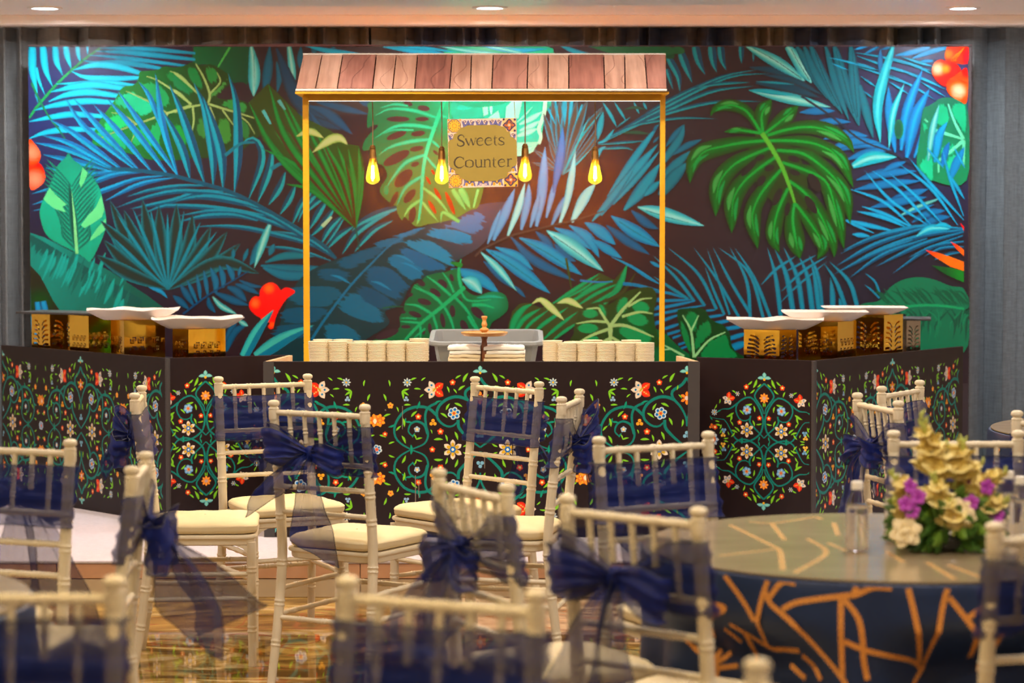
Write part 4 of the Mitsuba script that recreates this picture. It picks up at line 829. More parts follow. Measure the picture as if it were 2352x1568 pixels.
class Floral(Art):
    sx, sy, ox = 1, 1, 0.0

    def px(self, p):
        return np.atleast_2d(np.asarray(p, float)) * (self.sx, self.sy) + (self.ox, 0)

    def petals(self, x, y, r, n, c, w=0.8, a0=0.0, r0=0.15):
        for i in range(n):
            a = a0 + 2 * PI * i / n
            d = np.array([math.cos(a), math.sin(a)])
            self.blade([(x + d[0] * r * r0, y + d[1] * r * r0), (x + d[0] * r * 0.6, y + d[1] * r * 0.6), (x + d[0] * r, y + d[1] * r)], r * w, c, n=8, peak=.6, start=.3)

    def dot(self, x, y, r, c):
        self.oval(x, y, r, r, 0, c)

    def rosette(self, x, y, r, outer, inner, core, n=6, round_=True):
        for i in range(n):
            a = 2 * PI * i / n + .3
            self.dot(x + .62 * r * math.cos(a), y + .62 * r * math.sin(a), r * .4, outer)
        for i in range(n):
            a = 2 * PI * i / n + .3
            self.dot(x + .6 * r * math.cos(a), y + .6 * r * math.sin(a), r * .22, inner)
        self.petals(x, y, r * .5, n, ((230, 130, 20), core), .4)
        self.dot(x, y, r * .2, (224, 80, 30))

    def small(self, x, y, r, c=(218, 60, 24), core=(240, 230, 190)):
        for i in range(5):
            a = 2 * PI * i / 5 - PI / 2
            self.dot(x + .6 * r * math.cos(a), y + .6 * r * math.sin(a), r * .42, c)
        self.dot(x, y, r * .5, (250, 190, 70)); self.dot(x, y, r * .28, core)

    def trio(self, x, y, r, c):
        for i in range(3):
            a = 2 * PI * i / 3 - PI / 2
            self.dot(x + .6 * r * math.cos(a), y + .6 * r * math.sin(a), r * .5, c)

    def star(self, x, y, r, n=8, c=((40, 130, 180), (210, 215, 205)), core=(238, 180, 60)):
        self.petals(x, y, r, n, c, .42); self.petals(x, y, r * .55, n, ((20, 110, 180), (60, 160, 220)), .3); self.dot(x, y, r * .26, core)

    def daffodil(self, x, y, r):
        self.petals(x, y, r, 6, ((200, 180, 160), (236, 222, 204)), .5, PI / 6); self.petals(x, y, r * .72, 6, ((150, 120, 10), (226, 182, 40)), .42, PI / 6)
        self.dot(x, y, r * .3, (30, 110, 190)); self.dot(x, y, r * .14, (240, 240, 230))

    def lily(self, x, y, r, a):
        """White petals on one side, red on the other; a = direction of the red side."""
        for da in (-.62, .62):
            d = np.array([math.cos(a + da), math.sin(a + da)])
            self.blade([(x, y), (x + d[0] * r * .7, y + d[1] * r * .7), (x + d[0] * r * 1.1, y + d[1] * r * 1.1)], r * .8, ((200, 40, 20), (240, 40, 20), (250, 120, 30)), n=8, start=.4)
            for t in (.4, .62):
                self.dot(x + d[0] * r * t, y + d[1] * r * t, r * .045, (250, 220, 180))
        for da in (-1.05, 0, 1.05):
            d = np.array([math.cos(a + PI + da), math.sin(a + PI + da)])
            self.blade([(x, y), (x + d[0] * r * .55, y + d[1] * r * .55), (x + d[0] * r, y + d[1] * r)], r * .62, ((190, 176, 160), (232, 214, 194)), n=8, start=.2)
            self.dot(x + d[0] * r * .52, y + d[1] * r * .52, r * .11, (30, 120, 180))
        self.dot(x, y, r * .2, (226, 204, 130)); self.blade([(x - .3 * r, y - .3 * r), (x, y), (x + .2 * r, y + .25 * r)], r * .12, ((160, 120, 20), (200, 160, 30)))

    def lotus(self, x, y, r, c=((30, 110, 180), (200, 220, 225))):
        self.petals(x, y, r, 7, c, .6); self.blade([(x, y + r * .6), (x, y), (x, y - r * .75)], r, ((220, 50, 20), (250, 160, 60)), n=8); self.blade([(x, y + r * .5), (x, y + .1 * r), (x, y - r * .3)], r * .6, ((240, 190, 150), (250, 230, 200)), n=8)

    def leaf(self, x, y, deg, l, c=GR):
        a = math.radians(deg)
        d, n = np.array([math.cos(a), math.sin(a)]), np.array([-math.sin(a), math.cos(a)])
        q = np.array([x, y])
        self.blade([q - d * l / 2, q + n * l * .06, q + d * l / 2], l * .3, c, n=8, peak=.4)

    def trefoil(self, y):
        TC = ((20, 130, 150), (130, 210, 200))
        self.blade([(0, y + 50), (0, y)], 42, TC, n=8, start=.2); self.blade([(0, y + 58), (-30, y + 50), (-66, y + 56)], 34, TC, n=8, start=.2); self.blade([(0, y + 58), (30, y + 50), (66, y + 56)], 34, TC, n=8, start=.2)
        self.dot(0, y + 66, 12, (240, 180, 40))


def quads(f, ox=0.0):
    for f.sx in (1, -1):
        for f.sy in (1, -1):
            f.ox = ox
            yield
    f.sx = f.sy = 1


def motif_rich(f, ox, w=1.0):
    """The wide motif with scrolls (938 by 790 half size), as on the middle counter and the long side panels."""
    for _ in quads(f, ox):
        V = lambda pts, ww, e=.5, s=1: f.blade([(x * w, y) for x, y in pts], ww, VINE, n=22, peak=.1, start=s, end=e)
        V([(0, -650), (46, -587), (119, -541), (136, -504), (119, -458), (55, -385), (9, -293), (0, -211)], 28)
        V([(110, -450), (174, -474), (238, -477), (312, -449), (371, -394), (393, -330), (376, -266), (312, -215), (248, -213), (197, -260)], 30)
        V([(200, -270), (193, -202), (150, -145), (80, -80), (0, -20)], 30)
        V([(386, -303), (466, -373), (566, -388), (676, -353), (746, -273), (776, -193), (766, -113), (716, -53), (626, 0)], 28)
        V([(390, -423), (466, -383), (496, -313), (488, -213), (471, -133), (506, -53), (626, 0)], 24)
        V([(476, -140), (506, -223), (576, -255), (631, -226), (648, -163), (611, -120)], 24)
        for x, y, d, l in ((626, 0, 90, 90), (560, -400, 70, 80), (380, -430, 200, 70), (690, -250, 60, 80), (640, -245, 170, 70), (800, -215, 20, 70), (600, -130, 240, 50)):
            f.leaf(x * w, y, d, l, ((0, 110, 96), (0, 150, 122)))
    for _ in quads(f, ox):
        for x, y, d, l in ((196, -658, 210, 62), (131, -653, 240, 96), (166, -558, 215, 78), (289, -543, 110, 62), (226, -528, 125, 52), (291, -388, 240, 72), (196, -403, 155, 82), (326, -308, 145, 78), (146, -253, 115, 78), (566, -548, 175, 62), (601, -638, 200, 62), (511, -638, 215, 52), (526, -488, 220, 48),
                           (746, -363, 110, 52), (656, -403, 180, 66), (596, -323, 225, 78), (691, -243, 100, 82), (736, -193, 225, 66), (691, -88, 115, 82), (586, -113, 110, 52), (551, -98, 195, 62), (441, -163, 110, 42), (306, -103, 105, 66), (376, -90, 180, 84), (216, -123, 110, 82), (86, -560, 80, 50), (60, -480, 130, 50), (40, -240, 80, 70), (300, -30, 200, 60), (130, 40, 150, 60), (860, -470, 110, 70), (840, -310, 200, 70), (880, -120, 160, 66), (800, -60, 200, 60), (820, -600, 100, 60)):
            f.leaf(x * w, y, d, l)
        for d in (150, 200, 100):
            f.leaf((706 + 34 * math.cos(math.radians(d))) * w, -525 + 34 * math.sin(math.radians(d)), d, 76)
        f.lily(415 * w, -541, 92, PI if f.sx < 0 else PI)
        f.star(658 * w, -608, 42); f.small(249 * w, -608, 28); f.rosette(236 * w, -328, 58, (190, 214, 230), (20, 110, 190), (246, 190, 50)); f.small(559 * w, -298, 29)
        f.trio(426 * w, -243, 32, (240, 166, 40)); f.small(359 * w, -163, 30); f.small(571 * w, -183, 28, (150, 190, 220), (250, 240, 220)); f.trio(668 * w, -456, 24, (140, 180, 215)); f.small(811 * w, -398, 29, (240, 160, 50), (220, 70, 40)); f.lotus(915 * w, -263, 62, ((200, 60, 20), (250, 170, 40))); f.trio(0, -132, 34, (120, 180, 210)); f.small(860 * w, -140, 24)
    f.sx = f.sy = 1; f.ox = ox
    for x in (-1, 1):
        f.daffodil(248 * w * x, 0, 92); f.small(433 * w * x, 0, 28); f.rosette(930 * w * x, 0, 44, (200, 216, 226), (30, 120, 190), (220, 60, 40))
    for f.sy in (1, -1):
        f.petals(0, -466, 62, 6, ((214, 60, 20), (246, 150, 40)), .5, PI / 2); f.dot(0, -466, 20, (220, 200, 190)); f.trefoil(-760)
    f.sy = 1


def motif_round(f):
    """The single round motif of the two short front panels."""
    for _ in quads(f):
        V = lambda pts, ww, e=.6, s=1: f.blade(pts, ww, VINE, n=22, peak=.1, start=s, end=e)
        V([(0, -525), (60, -470), (92, -410), (60, -355), (20, -300), (6, -250)], 17)
        V([(14, -120), (10, -200), (45, -300), (110, -385), (170, -393), (250, -345), (273, -272), (232, -192), (160, -184), (128, -226)], 18)
        V([(130, -230), (136, -170), (92, -118), (40, -70), (0, -30)], 17)
        V([(255, -340), (330, -288), (400, -280), (440, -258)], 16, .2)
        V([(12, -150), (30, -80), (95, -20), (175, 10), (235, 6), (290, -35), (375, -175), (440, -188), (515, -200)], 18, .2)
        f.leaf(215, 0, 80, 60, ((0, 110, 96), (0, 150, 122))); f.leaf(50, -20, 70, 50, ((0, 110, 96), (0, 150, 122))); f.leaf(440, -262, 30, 50, ((0, 110, 96), (0, 150, 122))); f.leaf(512, -196, 300, 44, ((0, 110, 96), (0, 150, 122)))
        for x, y, d, l in ((140, -525, 40, 60), (90, -520, 65, 90), (50, -505, 40, 50), (115, -450, 40, 60), (190, -430, 110, 56), (290, -440, 150, 50), (150, -330, 10, 70), (95, -290, 100, 60), (215, -255, 135, 60), (100, -160, 110, 60), (50, -155, 10, 56), (330, -230, 30, 84), (320, -200, 75, 70), (310, -150, 120, 50), (285, -80, 160, 66), (300, -50, 50, 56), (430, -350, 80, 44), (470, -300, 60, 48), (440, -130, 165, 62), (420, -75, 60, 50), (365, 15, 170, 48), (260, 100, 40, 66), (345, 60, 70, 36), (420, 120, 110, 50), (455, 165, 10, 46), (10, -330, 90, 40)):
            f.leaf(x, y, d, l)
        f.rosette(165, -280, 44, (90, 160, 220), (160, 200, 230), (246, 190, 60)); f.daffodil(165, -98, 70); f.small(45, -210, 23); f.small(236, -165, 24); f.lily(345, -375, 60, -2.3); f.star(258, -425, 24, 6); f.small(173, -490, 25); f.star(482, -248, 32); f.trio(395, -45, 24, (240, 190, 70)); f.trio(508, -118, 24, (240, 130, 50)); f.trio(388, 86, 24, (110, 170, 215)); f.small(475, 112, 25)
    f.sx = f.sy = 1
    for f.sy in (1, -1):
        f.petals(0, -392, 48, 8, ((214, 50, 20), (250, 170, 60)), .5); f.dot(0, -392, 16, (210, 170, 160)); f.trefoil(-627)
    f.sy = 1
    for x in (-1, 1):
        f.lotus(497 * x, 0, 62)


bsdf('panel_print', VC, 0.38, two=True, specular=0.3)
bsdf('panel_board', lin(34, 23, 26), 0.35, specular=0.25)
bsdf('panel_edge', lin(60, 56, 58), 0.45)
def raw_wood(p, n, uv):
    return dmix(mi.Color3f(0.42, 0.26, 0.13), mi.Color3f(0.60, 0.42, 0.24), dfbm(p.x * 18, p.y * 18, p.z * 60, 3))


bsdf('raw_wood', proc(raw_wood), 0.6)
bsdf('table_top_cloth', (0.62, 0.60, 0.56), 0.7)


def board(A, Bp, z0, z1, t=0.018):
    """An upright board between two plan points, t thick behind them."""
    A, Bp = np.asarray(A[:2], float), np.asarray(Bp[:2], float)
    d = (Bp - A) / np.linalg.norm(Bp - A)
    n = np.array([-d[1], d[0]])
    v, f = box(0, np.linalg.norm(Bp - A), 0, t, z0, z1, 0.0015)
    return np.c_[A + v[:, :1] * d + v[:, 1:2] * n, v[:, 2]], f


def print_panel(key, A, Bp, zc, f, kx, ky, clip):
    A, Bp = np.asarray(A[:2], float), np.asarray(Bp[:2], float)
    d = (Bp - A) / np.linalg.norm(Bp - A)
    n = np.array([d[1], -d[0]])

    def place(v, h):
        u = np.linalg.norm(Bp - A) / 2 + v[:, :1] * kx
        return np.c_[A + u * d + n * (0.0003 + h), zc - v[:, 1] * ky]
    for m, (mesh, c) in f.bake(place, step=2e-5, clip=clip).items():
        part(key, m, ply(mesh, 'panel_print', smooth=False, color=c))


# middle counter
CY0 = 10.32
cA, cB = at(605, 830, CY0), at(1607, 830, CY0)
CT, CXA, CXB = cA[2], cA[0], cB[0]
CENTER = thing('floral_counter', 'wide middle serving counter with a dark panel of scrolling flowers under the kiosk', 'counter')
part(CENTER, 'front_panel', board(cA, cB, RISER_Z, CT), 'panel_board')
part(CENTER, 'side_panel', board((CXA + 0.065, CY0 + 0.45), (CXA + 0.003, CY0 + 0.019), RISER_Z, CT, 0.02), 'raw_wood', label='raw wood side board')
part(CENTER, 'side_panel', board((CXB - 0.003, CY0 + 0.019), (CXB - 0.055, CY0 + 0.40), RISER_Z, CT, 0.02), 'raw_wood', label='raw wood side board')
part(CENTER, 'edge_strip', box(CXA - 0.001, CXA + 0.045, CY0 - 0.0015, CY0 - 0.0002, RISER_Z, CT - 0.001), 'panel_edge')
part(CENTER, 'edge_strip', box(CXB - 0.05, CXB + 0.001, CY0 - 0.0015, CY0 - 0.0002, RISER_Z, CT - 0.001), 'panel_edge')
TAB = 0.855
xa_, xb_ = at(694, 500, 10.75)[0], at(1529, 500, 10.75)[0]
tp = sg.box(CXA + 0.085, CY0 + 0.03, CXB - 0.075, CY0 + 0.72).difference(sg.box(CXA, 10.74, xa_ + 0.035, 10.79)).difference(sg.box(xb_ - 0.035, 10.74, CXB, 10.79))
part(CENTER, 'table_top', move(extrude(tp, 0.02), (0, 0, TAB - 0.02)), 'table_top_cloth')
for x in (CXA + 0.14, CXB - 0.14):
    for y in (CY0 + 0.08, CY0 + 0.66):
        part(CENTER, 'leg', box(x - 0.015, x + 0.015, y - 0.015, y + 0.015, RISER_Z, TAB - 0.02, 0.002), 'rail_metal')
fl = Floral(); fl.motif = 'floral_print'
for ox in (0, -1866, 1866):
    motif_rich(fl, ox)
UM = 1 / 2089.0
cx_mid = at(1103, 1032, CY0)
half = (CXB - CXA) / 2 / UM
sh = (cx_mid[0] - (CXA + CXB) / 2) / UM
for i, (m, v, f_, c) in enumerate(fl.items):
    fl.items[i] = (m, v + (sh, 0), f_, c)
print_panel(CENTER, cA, cB, cx_mid[2], fl, UM, UM, (-half + 52 * 2089 / 2089 + 45, -790, half - 105, 790))
# a few scuffs on the paint
bsdf('scuff', lin(120, 110, 100), 0.6)
rr = np.random.default_rng(8)
sc = [box(x, x + w_, CY0 - 0.0012, CY0 - 0.0007, z_, z_ + h_) for x, z_, w_, h_ in [(-0.42, 0.30, 0.004, 0.12), (-0.405, 0.32, 0.003, 0.08), (-0.475, 0.62, 0.003, 0.10), (-0.60, 0.28, 0.004, 0.07), (-0.33, 0.22, 0.005, 0.05), (-0.55, 0.70, 0.006, 0.006), (-0.12, 0.45, 0.003, 0.06)]]
part(CENTER, 'scuff_mark', join(*sc), 'scuff', kind='stuff')

WT = 0.90
WINGS = {}
for side, corner, end, inner in (('left', (385, 822), (2, 792), (668, 815)), ('right', (1870, 828), (2213, 795), (1600, 820))):
    c0, e0, i0 = (on_floor(*q, WT) for q in (corner, end, inner))
    WINGS[side] = (c0, e0, i0)
    k = thing('floral_counter', f'angled {side} side counter with dark flowered panels and gold risers on top', 'counter')
    s = -1 if side == 'left' else 1
    longA, longB = (e0, c0) if side == 'left' else (c0, e0)
    shA, shB = (c0, i0) if side == 'left' else (i0, c0)
    part(k, 'side_panel', board(longA, longB, RISER_Z, WT), 'panel_board')
    part(k, 'front_panel', board(shA, shB, RISER_Z, WT), 'panel_board')
    part(k, 'corner_strip', move(lathe([(0.0, RISER_Z), (0.012, RISER_Z), (0.012, WT - 0.002), (0.0, WT - 0.001)], 10), (c0[0], c0[1] - 0.004, 0)), 'panel_edge', 30)
    # table inside
    d = (e0 - c0)[:2]; d /= np.linalg.norm(d)
    q = (i0 - c0)[:2]; q /= np.linalg.norm(q)
    base = c0[:2] + 0.045 * (d + q)
    L1, L2 = np.linalg.norm((e0 - c0)[:2]) - 0.06, 0.50
    pg = sg.Polygon([base, base + d * L1, base + d * L1 + q * 0.42, base + q * L2 + d * 0.35, base + q * L2])
    part(k, 'table_top', move(extrude(pg, 0.02), (0, 0, 0.855 - 0.02)), 'panel_board')
    for a, b in ((0.05, 0.05), (L1 - 0.06, 0.06), (L1 - 0.06, 0.34), (0.05, L2 - 0.06)):
        p_ = base + d * a + q * b
        part(k, 'leg', box(p_[0] - 0.015, p_[0] + 0.015, p_[1] - 0.015, p_[1] + 0.015, RISER_Z, 0.835), 'rail_metal')
    f1 = Floral(); f1.motif = 'floral_print'
    ln = np.linalg.norm((e0 - c0)[:2])
    ky = 0.362 / 780
    wd = ln / 2.03 / 2                       # half a repeat in metres
    for t in (-2, -1, 0, 1, 2):
        motif_rich(f1, t * 2 * 938)
    kx = wd / 938
    off = 0.0
    print_panel(k, longA, longB, 0.525, f1, kx, ky, (-(ln / 2 - 0.012) / kx, -790, (ln / 2 - 0.045) / kx, 790))
    f2 = Floral(); f2.motif = 'floral_print'
    motif_round(f2)
    mid = on_floor(520 if side == 'left' else 1722, 830, WT)
    sl = np.linalg.norm((shB - shA)[:2])
    t = ((mid - shA)[:2] @ ((shB - shA)[:2] / sl)) - sl / 2
    f2.items = [(m, v + (t * 2019, 0), f_, c) for m, v, f_, c in f2.items]
    print_panel(k, shA, shB, at(520 if side == 'left' else 1722, 1022, mid[1])[2], f2, 1 / 2019, 1 / 2019, (-sl / 2 * 2019 + 20, -790, sl / 2 * 2019 - 40, 790))

# ---------------------------------------------------------------- kiosk frame, roof, lamps, sign
def gold_paint(p, n, uv):
    return dmix(mi.Color3f(0.70, 0.34, 0.010), mi.Color3f(0.86, 0.46, 0.016), dfbm(p.x * 12, p.y * 12, p.z * 5, 3))


bsdf('gold_paint', proc(gold_paint), 0.35, metallic=0.15)
def plank_color(seed, a, b, dark):
    def fn(p, n, uv):
        g = dfbm(p.x * 46 + seed, p.z * 7, seed * 1.7, 4)
        w = dfbm(p.x * 9, p.z * 9, seed + 3.0, 3)
        crack = dr.abs(dnoise(p.x * 15 + 1.4 * dnoise(p.z * 14, seed), seed, 3.0) - 0.5)
        c = dmix(a, b, dstep(0.3, 0.7, g * 0.5 + w * 0.5))
        return dmix(mi.Color3f(dark), c, dstep(0.0, 0.03, crack) * 0.6 + 0.4)
    return fn


PLK = [((0.28, 0.11, 0.085), (0.46, 0.22, 0.17), (0.12, 0.035, 0.03)), ((0.40, 0.20, 0.14), (0.62, 0.37, 0.28), (0.20, 0.06, 0.035)), ((0.44, 0.23, 0.16), (0.66, 0.41, 0.31), (0.22, 0.06, 0.03)), ((0.22, 0.08, 0.065), (0.38, 0.16, 0.12), (0.10, 0.03, 0.025))]
for i, (a, b, c) in enumerate(PLK):
    bsdf(f'roof_plank_{i}', proc(plank_color(3.1 * i + 1, a, b, c)), 0.4)
bsdf('roof_gap', (0.03, 0.012, 0.01), 0.7)
bsdf('white_edge', (0.75, 0.72, 0.66), 0.4)
KY = 10.75
KIOSK = thing('sweets_kiosk', 'yellow framed kiosk with a small pink brown plank roof over the middle counter', 'kiosk')
ky_top, ky_bot = at(1100, 213, KY)[2], at(1100, 231, KY)[2]
xl0, xl1, xr0, xr1 = at(696, 500, KY)[0], at(709.5, 500, KY)[0], at(1516, 500, KY)[0], at(1527.5, 500, KY)[0]
def post(x0, x1, y): return box(x0, x1, y, y + 0.03, RISER_Z, ky_top, 0.0015)


for y in (KY, KY + 0.42):
    part(KIOSK, 'post', post(xl0, xl1, y), 'gold_paint'); part(KIOSK, 'post', post(xr0, xr1, y), 'gold_paint')
    if y == KY:
        part(KIOSK, 'beam', box(xl1, xr0, y, y + 0.03, ky_bot, ky_top, 0.0015), 'gold_paint')
# the rear posts would show through the front opening: only the front pair is on the photograph
for q in ('post_002', 'post_003'):
    scene.pop(f'{KIOSK}__{q}')
led = box(xl1 + 0.002, xr0 - 0.002, KY + 0.004, KY + 0.016, ky_bot - 0.0022, ky_bot - 0.0003)
part(KIOSK, 'light_strip', led, 'white_edge', label='thin glowing strip under the beam', emitter={'type': 'area', 'radiance': rgb((1.3, 1.2, 0.9))})
rl, rr_, el, er = at(696, 126, 10.88), at(1529, 126, 10.83), at(679, 203, 10.60), at(1532, 203, 10.58)
Tp = [696, 740, 788, 865, 911, 960, 1040, 1084, 1134, 1214, 1260, 1307, 1387, 1435, 1481, 1529]
Bp_ = [679, 725, 775, 856, 902, 953, 1033, 1081, 1130, 1211, 1259, 1307, 1389, 1436, 1487, 1532]
kind = [1, 2, 0, 1, 2, 3, 1, 2, 0, 1, 2, 3, 1, 2, 0]
up_n = np.cross(er - el, rl - el); up_n /= np.linalg.norm(up_n)
if up_n[2] < 0: up_n = -up_n
for i in range(15):
    q = []
    for (t0, b0, g) in ((Tp[i], Bp_[i], 0.0026), (Tp[i + 1], Bp_[i + 1], -0.0026)):
        s, u = (t0 - 696) / 833, (b0 - 679) / 853
        q += [rl + (rr_ - rl) * s + (g, 0, 0), el + (er - el) * u + (g, 0, 0)]
    lift = up_n * 0.0015 * (i % 3)
    v = np.array([p_ + lift for p_ in q] + [p_ - up_n * 0.012 for p_ in q])
    h = trimesh.convex.convex_hull(v)
    part(KIOSK, 'roof_plank', (np.array(h.vertices), np.array(h.faces)), f'roof_plank_{kind[i]}')
def quad_slab(a, b, c, d, n, t):
    h = trimesh.convex.convex_hull(np.array([a, b, c, d, a - n * t, b - n * t, c - n * t, d - n * t]))
    return np.array(h.vertices), np.array(h.faces)


part(KIOSK, 'roof_sheet', quad_slab(rl - up_n * 0.013, rr_ - up_n * 0.013, er - up_n * 0.013, el - up_n * 0.013, up_n, 0.003), 'roof_gap')
back_l, back_r = rl + (0, 0.34, -(rl[2] - el[2])), rr_ + (0, 0.34, -(rr_[2] - er[2]))
nb = np.array([0, up_n[2], abs(up_n[1])]); nb = np.array([0, abs(up_n[1]), up_n[2]])
part(KIOSK, 'rear_roof_panel', quad_slab(rl + (0, 0.002, 0), rr_ + (0, 0.002, 0), back_r, back_l, nb, 0.012), 'roof_plank_3')
part(KIOSK, 'eave_trim', tube(np.array([el - up_n * 0.006 + (0, -0.003, -0.002), er - up_n * 0.006 + (0, -0.003, -0.002)]), 0.0055, 8), 'white_edge', 30)
part(KIOSK, 'ridge_trim', tube(np.array([rl + (0, 0, 0.003), rr_ + (0, 0, 0.003)]), 0.0045, 8), 'white_edge', 30)
fz = el[2] - 0.014
part(KIOSK, 'roof_frame', join(box(xl0 - 0.02, xr1 + 0.006, KY - 0.15, KY - 0.125, fz - 0.010, fz, 0.001), box(xl0 - 0.02, xl0 + 0.008, KY - 0.15, KY + 0.30, fz - 0.010, fz, 0.001), box(xr1 - 0.02, xr1 + 0.006, KY - 0.15, KY + 0.30, fz - 0.010, fz, 0.001),
     box(xl0, xl1, KY, KY + 0.03, ky_top, fz, 0.001), box(xr0, xr1, KY, KY + 0.03, ky_top, fz, 0.001), box(xl0, xr1, KY + 0.28, KY + 0.305, fz - 0.010, fz, 0.001)), 'gold_paint')
gl = np.array([rl + (0.004, 0, -0.014), el + (0.004, 0.01, -0.016), back_l + (0.004, -0.01, -0.004)])
for s, dx in ((gl, 0.0), (np.array([rr_ + (-0.004, 0, -0.014), er + (-0.004, 0.01, -0.016), back_r + (-0.004, -0.01, -0.004)]), 0.0)):
    v = np.vstack([s - (0.004, 0, 0), s + (0.004, 0, 0)])
    h = trimesh.convex.convex_hull(v)
    part(KIOSK, 'gable', (np.array(h.vertices), np.array(h.faces)), 'gold_paint')

bsdf('brass_socket', (0.34, 0.17, 0.05), 0.28, metallic=0.9)
bsdf('cord_cloth', (0.16, 0.09, 0.04), 0.6)
scene['mat_amber_glass'] = {'type': 'blendbsdf', 'weight': 0.30,
                        'a': {'type': 'thindielectric', 'specular_transmittance': rgb((1.0, 0.70, 0.24))},
                        'b': {'type': 'twosided', 'bsdf': {'type': 'principledthin', 'base_color': rgb((1.0, 0.62, 0.10)), 'diff_trans': 1.3, 'roughness': 0.3}}} if False else \
    {'type': 'blendbsdf', 'weight': 0.16, 'a': {'type': 'thindielectric', 'specular_transmittance': rgb((1.0, 0.66, 0.20))}, 'b': {'type': 'principledthin', 'base_color': rgb((1.0, 0.52, 0.05)), 'diff_trans': 1.3, 'roughness': 0.3}}
bsdf('glow_wire', (0.9, 0.8, 0.6), 0.5)
for i, (bx, st, sb, bb) in enumerate(((856, 333, 364, 424), (1014.5, 336, 366, 424), (1206, 330, 361, 418), (1367, 336, 366, 424))):
    nm = ['leftmost hanging amber filament bulb under the kiosk beam', 'hanging amber filament bulb touching the left edge of the sign', 'hanging amber filament bulb just right of the sign', 'rightmost hanging amber filament bulb under the kiosk beam'][i]
    k = thing('pendant_bulb', nm, 'pendant light', 'amber bulbs hanging in the kiosk')
    YB = KY + 0.012
    p0, p1, p2 = at(bx, st, YB), at(bx, sb, YB), at(bx, bb, YB)
    x, y = p0[0], YB
    zt, zm, zb = p0[2], p1[2], p2[2]
    part(k, 'cord', tube(np.array([[x - 0.001, y, ky_bot + 0.001], [x + 0.0012, y, (ky_bot + zt) / 2], [x, y, zt]]), 0.0024, 8), 'cord_cloth', True)
    hs = zt - zm
    part(k, 'socket', lathe([(0.0, zt), (0.008, zt), (0.010, zt - 0.10 * hs), (0.0135, zt - 0.16 * hs), (0.0135, zt - 0.24 * hs), (0.0115, zt - 0.27 * hs), (0.0145, zt - 0.32 * hs), (0.0145, zt - 0.45 * hs), (0.0155, zt - 0.5 * hs), (0.0160, zm + 0.1 * hs), (0.0172, zm), (0.0, zm + 0.001)], 24, (x, y, 0)), 'brass_socket', 30)
    hb = zm - zb
    prof = [(0.0155, 1.0), (0.0165, 0.93), (0.0205, 0.75), (0.0255, 0.55), (0.0300, 0.36), (0.0318, 0.26), (0.0300, 0.15), (0.0230, 0.075), (0.0140, 0.03), (0.006, 0.006), (0.0, 0.0)]
    pr = spline([(r_, zb + t * hb) for r_, t in prof], 30); pr[:, 0] = np.maximum(pr[:, 0], 0); pr[-1, 0] = 0
    part(k, 'glass', lathe(pr, 28, (x, y, 0)), 'amber_glass', True)
    fil = [tube(np.array([[x + 0.0055 * math.cos(a), y + 0.0055 * math.sin(a), zb + 0.24 * hb], [x + 0.003 * math.cos(a), y + 0.003 * math.sin(a), zb + 0.72 * hb]]), 0.0022, 8) for a in np.arange(4) * PI / 2 + .4]
    part(k, 'filament', join(*fil), 'glow_wire', emitter={'type': 'area', 'radiance': rgb((1350, 470, 75))})
    part(k, 'stem', tube(np.array([[x, y, zm + 0.002], [x, y, zb + 0.75 * hb]]), [0.006, 0.003], 10), 'glow_wire', True)

# the sign
SY = 10.70
sq = np.array([at(*q, SY) for q in ((1029, 273.5), (1186, 270.5), (1189.5, 428.5), (1031.5, 432))])
bsdf('sign_board', (0.5, 0.42, 0.36), 0.45)
bsdf('sign_plaque', (0.33, 0.235, 0.045), 0.42, metallic=0.25)
bsdf('sign_ink', (0.035, 0.02, 0.006), 0.6)
bsdf('hanging_string', (0.55, 0.47, 0.38), 0.7)
SIGN = thing('sweets_sign', 'square hanging sign with patterned tile border reading Sweets Counter', 'sign')
ang = math.degrees(math.atan2((sq[1] - sq[0])[2], (sq[1] - sq[0])[0]))
sc_ = sq.mean(0); hw = np.linalg.norm(sq[1] - sq[0]) / 2


def on_sign(v, h):
    """zoom coordinates 0..1568 over the 220 pixel square at (1000, 240)"""
    p = at(1000 + v[:, 0] / 7.127, 240 + v[:, 1] / 7.127, SY)
    p[:, 1] = SY - 0.0002 - h
    return p


